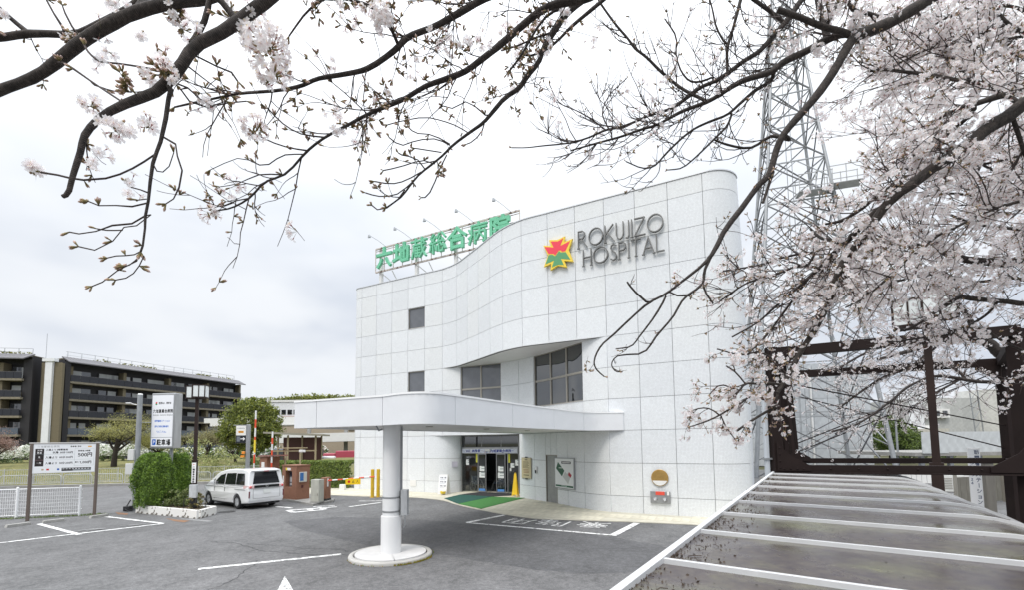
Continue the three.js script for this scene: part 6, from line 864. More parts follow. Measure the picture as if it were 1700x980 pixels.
// ================= brown steel frame over the shelter =================
{
  const FL = [5.67, -10], FR = [9.5, -8.55], BL = [7.9, -13.5], BR = [13.0, -12.15], yb = 2.3, yt = 4.8, st = M.darkSteel;
  const f = thing('steel_truss_frame', 'dark brown riveted steel box frame standing over the shelter roof', 'steel frame', [FL[0], 0, FL[1]]);
  const at = (p, y) => [p[0], y, p[1]];
  for (const [p, y0, wd] of [[FL, 2.12, 0.18], [FR, 0.3, 0.24], [BL, 2.12, 0.17], [BR, 0.3, 0.2]]) { partW(f, 'post', beam(at(p, y0), at(p, yt + 0.12), wd, wd * 1.1), st); if (y0 > 1) partW(f, 'post', beam([p[0] + 0.3, y0 + 0.5, p[1] + 0.1], [p[0] + 0.22, yt - 0.3, p[1] + 0.08], 0.07, 0.09), st); }
  for (const [a, b] of [[FL, FR], [BL, BR], [FL, BL], [FR, BR]]) { partW(f, 'top_beam', beam(at(a, yt), at(b, yt + 0.1), 0.2, 0.2), st); partW(f, 'bottom_beam', beam(at(a, yb), at(b, yb), 0.2, 0.14), st); }
  partW(f, 'bottom_flange', beam(at(FL, yb - 0.085), at(FR, yb - 0.085), 0.3, 0.03), st);
  const dir = [(FR[0] - FL[0]), (FR[1] - FL[1])], l = Math.hypot(...dir); dir[0] /= l; dir[1] /= l; const turn = Math.atan2(-dir[1], dir[0]);
  const gus = (p, y, sx, sy, nm) => { const g = slab([[0, 0], [0.62 * sx, 0], [0.62 * sx, 0.1 * sy], [0.2 * sx, 0.36 * sy], [0, 0.62 * sy]].sort((m, n) => 0), 0.024); if (sx * sy < 0) { const ix = []; const P0 = g.attributes.position; for (let i = 0; i < P0.count; i += 3) ix.push(i, i + 2, i + 1); g.setIndex(ix); } g.rotateY(turn); g.translate(p[0], y, p[1]); g.translate(Math.sin(turn) * 0.12, 0, Math.cos(turn) * 0.12); const q = g.index ? g.toNonIndexed() : g; q.computeVertexNormals(); partW(f, nm, q, st); };
  gus(FL, yb - 0.05, 1, 1, 'gusset_plate'); gus(FL, yt + 0.05, 1, -1, 'gusset_plate'); gus([FR[0], FR[1]], yb - 0.05, -1, 1, 'gusset_plate'); gus(BL, yb, 1, 1, 'gusset_plate'); gus(BR, yt, -1, -1, 'gusset_plate');
  const rv = []; for (let i = 0; i < 4; i++) for (const [x, y] of [[0.05, 0.02 + i * 0.14], [0.12 + i * 0.12, 0.0]]) rv.push(moved(new THREE.SphereGeometry(0.018, 8, 5), FL[0] + dir[0] * x + Math.sin(turn) * 0.15, yb + y, FL[1] + dir[1] * x + Math.cos(turn) * 0.15)); for (let i = 1; i < 9; i++) rv.push(moved(new THREE.SphereGeometry(0.02, 8, 5), FL[0] + dir[0] * i * 0.48 + Math.sin(turn) * 0.1, yb, FL[1] + dir[1] * i * 0.48 + Math.cos(turn) * 0.1)); partW(f, 'rivets', rv, st);
  for (const [a, ya, b, y2] of [[BL, yb + 0.1, BR, yt - 0.1], [BL, yb + 0.35, BR, yt + 0.1], [BL, yt - 0.5, BR, yb + 0.3], [FL, yt - 0.6, BR, yb + 0.9]]) partW(f, 'tie_rod', bar(at(a, ya), at(b, y2), 0.016, 6), st);
  partW(f, 'turnbuckle', [bar([9.1, 3.05, -13.05], [9.4, 3.22, -12.94], 0.03, 8)], st);
  partW(f, 'pier', [beam([FL[0], 0, FL[1]], [FL[0], 2.1, FL[1]], 0.5, 0.5), beam([BL[0], 0, BL[1]], [BL[0], 2.1, BL[1]], 0.5, 0.5), beam(at(FR, 0), at(FR, 0.3), 0.5, 0.5), beam(at(BR, 0), at(BR, 0.3), 0.5, 0.5)], M.concrete);
  const dp = thing('rain_pipe', 'pale grey steel rain pipe beside the left foot of the brown frame', 'pipe', [5.5, 0, -10.05]); part(dp, 'pipe', rb(0.09, 5.4, 0.09, 0.02, 0, 2.7, 0), mat([0.5, 0.54, 0.58], { roughness: 0.4 })); part(dp, 'bracket', [bx(0.16, 0.04, 0.14, 0, 2.5, 0), bx(0.16, 0.04, 0.14, 0, 4.6, 0)], M.galv);
  const l2 = lampProto.clone(); l2.name = numbered('lamp_post'); l2.userData = { ...lampProto.userData, label: 'dark brown lamp post with square lanterns inside the steel frame' }; for (const c of [...l2.children]) if (['notice_plate', 'switch_box', 'hoop_guard'].includes(c.name)) l2.remove(c); l2.position.set(9.2, 0, -10.1); l2.rotation.y = -0.75; l2.scale.set(1.2, 1.16, 1.2); scene.add(l2);
  const pl = thing('concrete_pillar', 'plain grey square pillar beside the white vertical banner', 'pillar', [17.91,0,-17.61]); part(pl, 'shaft', rb(0.34, 1.95, 0.24, 0.02, 0, 0.975, 0), mat([0.17, 0.16, 0.14], { map: T.mottle, roughness: 0.7 })); part(pl, 'cap', bx(0.4, 0.06, 0.3, 0, 1.98, 0), M.darkSteel);
  const bn = thing('vertical_banner', 'white vertical banner board with blue lettering by the grey pillar', 'banner', [13.39,0.85,-13.5], -0.55); const bt = canvasTex(128, 720, (c) => { c.fillStyle = '#f5f7fa'; c.fillRect(0, 0, 128, 720); writeText(c, '訪問看護ステーション', 66, 14, 56, { vertical: true, color: '#33415f', weight: 0.12, pitch: 1.2 }); writeText(c, 'まごころ24', 12, 120, 44, { vertical: true, color: '#4a5878', pitch: 1.3 }); });
  part(bn, 'board', rb(0.27, 1.75, 0.05, 0.01, 0, 0.88, 0), M.whitePaint); part(bn, 'face', unitUV(plane(0.26, 1.7, 0, 0.88, 0.028)), mat([0.9, 0.9, 0.9], { map: bt, roughness: 0.4 })); part(bn, 'stand', [bx(0.04, 1.2, 0.04, -0.1, -0.5, -0.03), bx(0.04, 1.2, 0.04, 0.1, -0.5, -0.03)], M.galv);
}
// ================= lattice tower =================
{
  const C = [24.6, -39], steel = mat([0.42, 0.44, 0.46], { roughness: 0.5, metalness: 0.5, map: T.mottle }), dk = mat([0.15, 0.155, 0.165], { roughness: 0.6, metalness: 0.3 });
  const t = thing('lattice_tower', 'tall grey steel lattice transmission tower behind the hospital corner', 'pylon', [C[0], 0, C[1]], -0.32);
  const hw = (y) => Math.max(0.7, 4.55 - 0.093 * y), L = [0, 5, 10, 14.5, 18.7, 22.6, 26.2, 29.5, 32.6, 35.4, 38, 40.4, 42.6], cs = [[-1, 1], [1, 1], [1, -1], [-1, -1]];
  const pt = (i, y, f = 0) => { const a = cs[i], b = cs[(i + 1) % 4]; return [lerp(a[0], b[0], f) * hw(y), y, lerp(a[1], b[1], f) * hw(y)]; };
  for (let i = 0; i < 4; i++) { part(t, 'leg', tube([0, 10, 20, 30, 42.6].map((y) => pt(i, y)), [0.17, 0.16, 0.14, 0.12, 0.1], 8), steel); }
  for (let k = 0; k + 1 < L.length; k++) for (let i = 0; i < 4; i++) { const y0 = L[k], y1 = L[k + 1], j = (i + 1) % 4, m = i % 2 ? dk : steel; part(t, 'brace', [beam(pt(i, y0), pt(j, y1), 0.09), beam(pt(j, y0), pt(i, y1), 0.085)], i === 0 || i === 2 ? dk : m); part(t, 'ring_beam', beam(pt(i, y1), pt(j, y1), 0.09), steel); if (k < 6) { part(t, 'sub_brace', [beam(pt(i, (y0 + y1) / 2, 0.02), pt(i, y1, 0.5), 0.06), beam(pt(i, (y0 + y1) / 2, 0.98), pt(i, y1, 0.5), 0.06)], steel); } }
  part(t, 'platform', [0, 2.1].flatMap((o) => [bx(2.4, 0.05, 1.2, 1.0 + o, 23.0 + o * 0.12, 2.6), ...[0, 1.1].flatMap((y) => [bx(2.4, 0.05, 0.05, 1.0 + o, 23.3 + y + o * 0.12, 3.2), bx(2.4, 0.05, 0.05, 1.0 + o, 23.3 + y + o * 0.12, 2.0)]), ...[-1.15, 0, 1.15].flatMap((x) => [bx(0.05, 1.5, 0.05, 1.0 + o + x, 23.7 + o * 0.12, 3.2), bx(0.05, 1.5, 0.05, 1.0 + o + x, 23.7 + o * 0.12, 2.0)])]), M.lightGalv);
  part(t, 'ladder', [bx(0.05, 42, 0.05, -0.2, 21, 0), bx(0.05, 42, 0.05, 0.2, 21, 0)], steel);
  solo('overhead_wire', 'thin overhead wires running from the lattice tower', 'wire', [0, 0.9, 2.2].flatMap((o) => [tube([[24 + o, 40, -38], [34 + o, 30, -22], [46 + o, 26, 0]], 0.02, 4)]), dk);
}
// ================= beyond the frame =================
{
  const pan = mat([0.6, 0.63, 0.66], { map: T.mottle, roughness: 0.5 }), seam = mat([0.28, 0.3, 0.32], { roughness: 0.7 });
  const g = thing('panel_clad_building', 'pale grey panel clad building behind the lattice tower', 'building', [26, 0, -52]);
  part(g, 'core', bx(14.6, 11.2, 12, 7.2, 5.6, -6.3), seam); for (let i = 0; i < 9; i++) for (let j = 0; j < 6; j++) part(g, 'wall_panel', bx(1.58, 1.86, 0.1, 0.8 + i * 1.62, 0.95 + j * 1.89, -0.22), pan);
  part(g, 'parapet', bx(14.8, 0.35, 12.2, 7.2, 11.4, -6.3), pan); part(g, 'stair_block', bx(4.2, 15.2, 6, 0.2, 7.6, -5), pan); part(g, 'drain_pipe', bx(0.16, 11, 0.16, 7.8, 5.5, -0.05), M.whitePaint); for (let j = 0; j < 5; j++) part(g, 'side_panel', bx(0.1, 1.86, 5.7, 14.6, 0.95 + j * 1.89 * 1.2, -3.2), pan);
  reseed(131); const bigTree = (label, base, s, seed) => { reseed(seed); const t = thing('evergreen_tree', label, 'tree', base); part(t, 'trunk', limbs([0, 0, 0], 2.2 * s, 0.22 * s, 0.8, 3, [], seed), barkMat); reseed(seed + 1); part(t, 'crown', [[0, 3.4, 0, 2.5, 2.2, 2.2, 160], [-1.3, 2.2, 0.4, 1.7, 1.5, 1.6, 80], [1.2, 2.1, 0.5, 1.8, 1.5, 1.7, 80], [0.2, 4.8, 0, 1.5, 1.2, 1.4, 60]].map(([x, y, z, a, b, c, n]) => clumpLeaves([x * s, y * s, z * s], [a * s, b * s, c * s], n, 26, 0.13 * s, [0.03, 0.06, 0.015], [0.2, 0.28, 0.05], 0.6)), leafMat); };
  bigTree('dense evergreen tree right of the panel clad building', [45.51,0.1,-56], 0.95, 132); bigTree('smaller evergreen tree next to the corrugated deck wall', [51.08,-.28,-60], 0.85, 134);
  bigTree('low tree seen under the corrugated deck', [57.58,-.6,-62], 0.42, 136);
  const dk = thing('deck_wall', 'white corrugated parapet of a raised parking deck on short posts', 'parking deck', [33.5, 0, -38]); for (let i = 0; i < 11; i++) part(dk, 'parapet_panel', bx(0.72, 1.75, 0.08, 0.4 + i * 0.74, 2.55, -i * 0.05), mat([0.62, 0.65, 0.66], { map: T.mottle, roughness: 0.5 })); for (let i = 0; i < 4; i++) part(dk, 'parapet_panel', bx(1.9, 2.0, 0.1, 9.2 + i * 1.96, 2.75, 1.4), mat([0.7, 0.72, 0.72], { map: T.mottle, roughness: 0.5 })); for (let i = 0; i < 6; i++) part(dk, 'post', bx(0.3, 1.7, 0.3, 0.6 + i * 2.4, 0.85, -0.8), M.galv); part(dk, 'deck_slab', bx(18, 0.3, 9, 8.5, 1.6, -4.6), M.concrete);
  const pc = thing('parked_car', 'dark windowed white car parked on the raised deck', 'car', [44, 1.75, -40]); part(pc, 'body', [rb(4.3, 0.8, 1.7, 0.2, 0, 0.65, 0)], mat([0.7, 0.71, 0.72], { roughness: 0.3 })); part(pc, 'cabin', rb(2.8, 0.7, 1.5, 0.25, -0.1, 1.3, 0), M.glass); part(pc, 'roof', rb(2.2, 0.08, 1.4, 0.04, -0.1, 1.66, 0), mat([0.7, 0.71, 0.72])); for (const [x, z] of [[-1.3, 0.8], [1.3, 0.8], [-1.3, -0.8], [1.3, -0.8]]) part(pc, 'wheel', cyl(0.3, 0.3, 0.2, x, 0.3, z, 14, Math.PI / 2), M.rubber);
  const fb = thing('industrial_building', 'white industrial building with a projecting strip of windows', 'building', [73, 0, -84]); part(fb, 'hall', bx(26, 10.2, 14, 12, 5.1, -7), mat([0.55, 0.56, 0.55], { map: T.mottle })); part(fb, 'silo', cyl(4.2, 4.2, 11.6, 15.5, 0, -2, 28), mat([0.66, 0.66, 0.63], { map: T.mottle })); part(fb, 'annex', bx(14, 4.6, 5, -4, 2.3, 1), mat([0.6, 0.58, 0.52], { map: T.mottle })); part(fb, 'bay', bx(4.6, 1.6, 0.8, 3.6, 7.4, 0.4), M.whitePaint); for (let i = 0; i < 3; i++) { const x = 2.2 + i * 1.4; for (const q of [-0.22, 0.22]) part(fb, 'window', bx(0.38, 0.9, 0.08, x + q, 7.4, 0.84), M.glass); } for (let i = 0; i < 5; i++) part(fb, 'roof_vent', bx(0.8, 0.7, 0.8, -8 + i * 2.3, 4.9, 1), M.whitePaint); part(fb, 'mast', [beam([8, 4, 3], [7.4, 13, 3], 0.12), beam([9.4, 4, 3], [8.8, 13, 3], 0.12), ...[0, 1, 2, 3, 4].map((i) => beam([8 - i * 0.12, 4.5 + i * 1.7, 3], [9.3 - i * 0.12, 6.2 + i * 1.7, 3], 0.07))], M.galv); part(fb, 'tower_block', bx(1.4, 11, 1.4, -1.2, 5.5, 2), M.whitePanel);
  const lp = thing('street_lamp', 'slender grey street lamp standing before the evergreen trees', 'street lamp', [33.39,0,-40.26]); part(lp, 'pole', cyl(0.09, 0.06, 7.0, 0, 0, 0, 10), M.galv); part(lp, 'head', rb(0.6, 0.1, 0.2, 0.04, 0.2, 7.0, 0), M.galv);
  const wf = thing('picket_fence', 'low white panel fence along the far pavement', 'fence', [25.52,0,-30.46], -0.35); for (let i = 0; i < 22; i++) part(wf, 'panel', bx(0.24, 0.85, 0.04, i * 0.27, 0.45, 0), M.whitePaint);
  const ac = thing('condenser_unit', 'white outdoor condenser unit with louvred front by the far fence', 'air conditioner', [23.7,0,-25.25], -0.5); part(ac, 'case', rb(1.0, 0.9, 0.4, 0.03, 0, 0.47, 0), mat([0.66, 0.67, 0.65], { roughness: 0.5 })); for (let i = 0; i < 7; i++) part(ac, 'louvre', bx(0.4, 0.03, 0.02, -0.2, 0.2 + i * 0.09, 0.21), M.frame); part(ac, 'foot', [bx(0.08, 0.04, 0.4, -0.35, 0.02, 0), bx(0.08, 0.04, 0.4, 0.35, 0.02, 0)], M.black);
  const bf = thing('board_fence', 'grey brown board fence beyond the brown frame', 'fence', [19.3, 0, -20.3], 0.32); for (let i = 0; i < 24; i++) part(bf, 'board', bx(0.4, 1.15, 0.04, i * 0.42, 0.62, 0), mat([0.2, 0.19, 0.16], { map: T.mottle, roughness: 0.8 })); for (let i = 0; i < 7; i++) part(bf, 'post', bx(0.08, 1.3, 0.1, i * 1.68 - 0.2, 0.65, 0.06), M.frame);
  const hr = thing('white_handrail', 'white pipe handrail beside the right end of the shelter roof', 'handrail', [8.0, 0, -7.6], 0.5); part(hr, 'rail', [tube([[0, 1.02, 0], [5, 1.02, 0]], 0.05, 8), tube([[0, 0.86, 0.06], [5, 0.86, 0.06]], 0.03, 8)], M.whitePaint); for (let i = 0; i < 4; i++) part(hr, 'post', tube([[0.3 + i * 1.4, 0, 0.03], [0.3 + i * 1.4, 1.02, 0.03]], 0.03, 8), M.whitePaint);
  hedgeRow('low_shrubs', 'low green shrubs above the board fence', [[22.5, 1.0, -19.6, 1.2, 0.5, 0.5, 50], [24.2, 1.0, -19.0, 1.0, 0.5, 0.5, 40]], 0.07, [0.04, 0.08, 0.02], [0.16, 0.24, 0.06], 0, 137);
}

// ================= cherry trees =================
const cherryBark = mat([0.3, 0.27, 0.26], { map: T.bark, bumpMap: T.bark, bumpScale: 0.003, roughness: 0.9 });
const twigMat = mat([0.055, 0.04, 0.036], { roughness: 0.85 });
function flowerGeo(sc = 1) {   // five notched petals, red-brown calyx, short stalk
  const pos = [], col = [], R = 0.0175 * sc, tri = (a, b, c, ca, cb, cc) => { pos.push(...a, ...b, ...c); col.push(...ca, ...cb, ...cc); };
  const W = [0.965, 0.95, 0.957], E = [0.975, 0.968, 0.972], K = [0.94, 0.85, 0.87];
  for (let i = 0; i < 5; i++) {
    const a = i / 5 * 6.283, p = (r, t) => [Math.cos(a + t) * r * R, Math.sin(a + t) * r * R, (0.3 * r * r - 0.05) * R + (i % 2 ? 0.02 : 0) * R], B = [0, 0, -0.1 * R], l = p(0.62, 0.58), r = p(0.62, -0.58), tl = p(0.98, 0.3), tr = p(0.98, -0.3), n = p(0.86, 0);
    tri(B, r, tr, K, W, E); tri(B, tr, n, K, E, E); tri(B, n, tl, K, E, E); tri(B, tl, l, K, E, W);
  }
  for (let i = 0; i < 3; i++) { const a = i / 3 * 6.283, b = a + 2.09, r = 0.16 * R, C = [0.45, 0.2, 0.18], S = [0.3, 0.27, 0.12]; tri([Math.cos(a) * r, Math.sin(a) * r, -0.1 * R], [0, 0, -0.8 * R], [Math.cos(b) * r, Math.sin(b) * r, -0.1 * R], C, C, C); const q = 0.045 * R; tri([Math.cos(a) * q, Math.sin(a) * q, -0.7 * R], [0, 0, -2.4 * R], [Math.cos(b) * q, Math.sin(b) * q, -0.7 * R], S, S, S); tri([Math.cos(a) * r * 1.3, Math.sin(a) * r * 1.3, 0.3 * R], [0, 0, -0.05 * R], [Math.cos(a + 0.7) * r, Math.sin(a + 0.7) * r, 0.34 * R], [0.7, 0.55, 0.2], K, [0.75, 0.6, 0.25]); }
  const g = new THREE.BufferGeometry(); g.setAttribute('position', new THREE.Float32BufferAttribute(pos, 3)); g.setAttribute('color', new THREE.Float32BufferAttribute(col, 3)); g.setAttribute('uv', new THREE.Float32BufferAttribute(new Float32Array(pos.length / 3 * 2), 2)); g.computeVertexNormals(); return g;
}
function budGeo() {   // a slim bud on its scale, green brown below, pink at the tip
  const prof = [[0.0012, 0], [0.002, 0.004], [0.0022, 0.009], [0.0033, 0.014], [0.003, 0.018], [0.0005, 0.022]], cols = [[0.12, 0.08, 0.05], [0.14, 0.12, 0.04], [0.2, 0.16, 0.06], [0.32, 0.22, 0.11], [0.55, 0.38, 0.32], [0.78, 0.64, 0.64]], g = new THREE.LatheGeometry(prof.map(([r, y]) => new THREE.Vector2(r, y)), 5), c = new Float32Array(g.attributes.position.count * 3);
  for (let i = 0; i < g.attributes.position.count; i++) c.set(cols[i % 6], i * 3); g.setAttribute('color', new THREE.BufferAttribute(c, 3)); return g;
}
const petalMat = mat([1, 1, 1], { physical: true, vertexColors: true, roughness: 0.9, transmission: 0.6, thickness: 0, side: THREE.DoubleSide });
const budMat = mat([1, 1, 1], { vertexColors: true, roughness: 0.7 });
const FG = flowerGeo(), BG = budGeo(), vz = new THREE.Vector3(0, 0, 1), vy = new THREE.Vector3(0, 1, 0), tmpM = new THREE.Matrix4(), tmpQ = new THREE.Quaternion(), tmpS = new THREE.Vector3();
const randDir = () => { let x, y, z, l; do { x = rr(-1, 1); y = rr(-1, 1); z = rr(-1, 1); l = x * x + y * y + z * z; } while (l > 1 || l < 0.05); return new THREE.Vector3(x, y, z).multiplyScalar(1 / Math.sqrt(l)); };
class Cherry {
  constructor(name, label, base) { this.g = thing(name, label, 'tree', base); this.b = new THREE.Vector3(...base); this.all = []; this.limbGeo = []; this.twigGeo = []; this.flowers = []; this.buds = []; }
  loc(p) { return [p.x - this.b.x, p.y - this.b.y, p.z - this.b.z]; }
  limb(flat, o = {}) {   // flat: x,y,z,r per joint, world metres
    let n = flat.length / 4; const P = [], R = []; for (let i = 0; i < n; i++) { P.push(new THREE.Vector3(flat[i * 4], flat[i * 4 + 1], flat[i * 4 + 2])); R.push(flat[i * 4 + 3]); }
    if (R[0] < R[n - 1]) { P.reverse(); R.reverse(); }
    if (this.all.length) {   // spring from the nearest point of the limbs grown so far
      let b = null, d = 1e9; for (const q of this.all) { const e = q.distanceToSquared(P[0]); if (e < d) { d = e; b = q; } }
      d = Math.sqrt(d); if (d > 0.02) { if (d > 0.3) { P.unshift(b.clone().lerp(P[0], 0.5).add(new THREE.Vector3(0, 0.04 * d, 0))); R.unshift(R[0] * 1.06); n++; } P.unshift(b.clone()); R.unshift(R[0] * 1.08); n++; }
    }
    const c = n > 2 ? new THREE.CatmullRomCurve3(P, false, 'centripetal') : new THREE.LineCurve3(P[0], P[1]), L = c.getLength(), m = Math.max(4, Math.min(60, Math.round(L / 0.045))), pts = [], rad = [];
    for (let i = 0; i <= m; i++) { const t = i / m, f = t * (n - 1), k = Math.min(n - 2, Math.floor(f)), v = c.getPoint(t); let r = lerp(R[k], R[k + 1], f - k); r *= 0.93 + 0.16 * vnoise(v.x * 22, v.y * 22, v.z * 22); pts.push(v); rad.push(Math.max(r, 0.0011)); }
    if (Math.max(...R) > 0.002) this.all.push(...pts);
    const big = Math.max(...R) > 0.006; (big ? this.limbGeo : this.twigGeo).push(tube(pts.map((v) => this.loc(v)), rad, Math.max(...R) > 0.02 ? 10 : big ? 7 : 4, big));
    const { twigs = 0, len = 0.25, bloom = 0.2, bud = 0.7, from = 0, spurs = 0, up = 0.15, tipBud = true } = o;
    const T = (i) => pts[Math.min(m, i + 1)].clone().sub(pts[Math.max(0, i - 1)]).normalize();
    for (let q = 0; q < twigs * L; q++) { const i = Math.floor(lerp(from, 0.98, rnd()) * m), t = T(i), d = randDir(); d.sub(t.clone().multiplyScalar(d.dot(t))).normalize(); this.twig(pts[i], d.multiplyScalar(0.75).add(t.multiplyScalar(rr(0.4, 1.3))).add(new THREE.Vector3(0, up * 0.5, 0)).normalize(), len * rr(0.35, 1.2), Math.min(rad[i] * 0.7, o.tw || 0.0024), bloom, bud, up, 1); }
    for (let q = 0; q < spurs * L; q++) { const i = Math.floor(rnd() * m), d = randDir(); const p = pts[i].clone().add(d.clone().multiplyScalar(rad[i])); this.spur(p, d, bloom, bud); }
    if (tipBud && Math.min(R[n - 1], 0.01) < 0.005) this.spur(pts[m], T(m), bloom, 1);
    return pts;
  }
  twig(p, d, L, r, bloom, bud, up, lev) {
    const n = 6, pts = [p.clone()], rad = [r]; let dir = d.clone(), q = p.clone();
    for (let i = 1; i <= n; i++) { dir.add(randDir().multiplyScalar(0.2)).add(new THREE.Vector3(0, up * (i / n) * 0.7, 0)).normalize(); q = q.clone().add(dir.clone().multiplyScalar(L / n)); pts.push(q); rad.push(Math.max(r > 0.003 ? 0.0017 : 0.0011, r * (1 - 0.6 * i / n))); }
    this.twigGeo.push(tube(pts.map((v) => this.loc(v)), rad, 3, false));
    if (lev > 0) for (let k = 0; k < 2 + rnd() * 2; k++) { const i = 1 + Math.floor(rnd() * (n - 1)); this.twig(pts[i], dir.clone().multiplyScalar(0.6).add(randDir().multiplyScalar(0.8)).normalize(), L * rr(0.3, 0.65), r * 0.7, bloom, bud, up, lev - 1); }
    for (let i = 2; i <= n; i++) if (i === n || rnd() < 0.5) this.spur(pts[i], i === n ? dir : randDir(), bloom, bud);
  }
  spur(p, d, bloom, bud) {
    const f = rnd(); if (f < bloom) { const n = 3 + Math.floor(rnd() * 6); for (let k = 0; k < n; k++) { const e = d.clone().multiplyScalar(0.5).add(randDir()).add(new THREE.Vector3(0, -0.15, 0)).normalize(); this.flower(p.clone().add(e.clone().multiplyScalar(0.038)), e); } if (rnd() < 0.5) this.bud(p, d); }
    else if (f < bloom + (1 - bloom) * bud) { const n = 2 + Math.floor(rnd() * 4); for (let k = 0; k < n; k++) this.bud(p, d.clone().multiplyScalar(1.2).add(randDir().multiplyScalar(0.8)).normalize()); }
  }
  flower(p, d, s = rr(0.85, 1.12)) { this.flowers.push([p, d.clone(), s]); }
  bud(p, d) { this.buds.push([p.clone(), d.clone(), rr(0.8, 1.35)]); }
  clump(c, r, n) { for (let i = 0; i < n; i++) { const d = randDir(); const p = new THREE.Vector3(c[0] + d.x * r[0] * rr(0.55, 1), c[1] + d.y * r[1] * rr(0.55, 1), c[2] + d.z * r[0] * rr(0.55, 1)); d.z += 0.5; this.flower(p, d.normalize(), rr(0.95, 1.15)); if (rnd() < 0.35) this.bud(new THREE.Vector3(c[0] + d.x * r[0] * 0.3, c[1] - rnd() * r[1] * 0.5, c[2]), d); } }
  finish() {
    if (this.limbGeo.length) part(this.g, 'limbs', this.limbGeo, cherryBark); if (this.twigGeo.length) part(this.g, 'twigs', this.twigGeo, twigMat).userData.kind = 'stuff';
    const inst = (name, geo, m, list, ax) => { if (!list.length) return; const I = new THREE.InstancedMesh(geo, m, list.length); I.name = name; I.userData.kind = 'stuff'; I.castShadow = I.receiveShadow = true; list.forEach(([p, d, s], i) => { tmpQ.setFromUnitVectors(ax, d); tmpQ.multiply(new THREE.Quaternion().setFromAxisAngle(ax, hash3(i, 3, 1) * 6.28)); tmpS.set(s, s, s); tmpM.compose(p.clone().sub(this.b), tmpQ, tmpS); I.setMatrixAt(i, tmpM); }); this.g.add(I); };
    inst('blossom', FG, petalMat, this.flowers, vz); inst('flower_buds', BG, budMat, this.buds, vy);
    console.log(this.g.name, this.flowers.length, this.buds.length);
  }
}
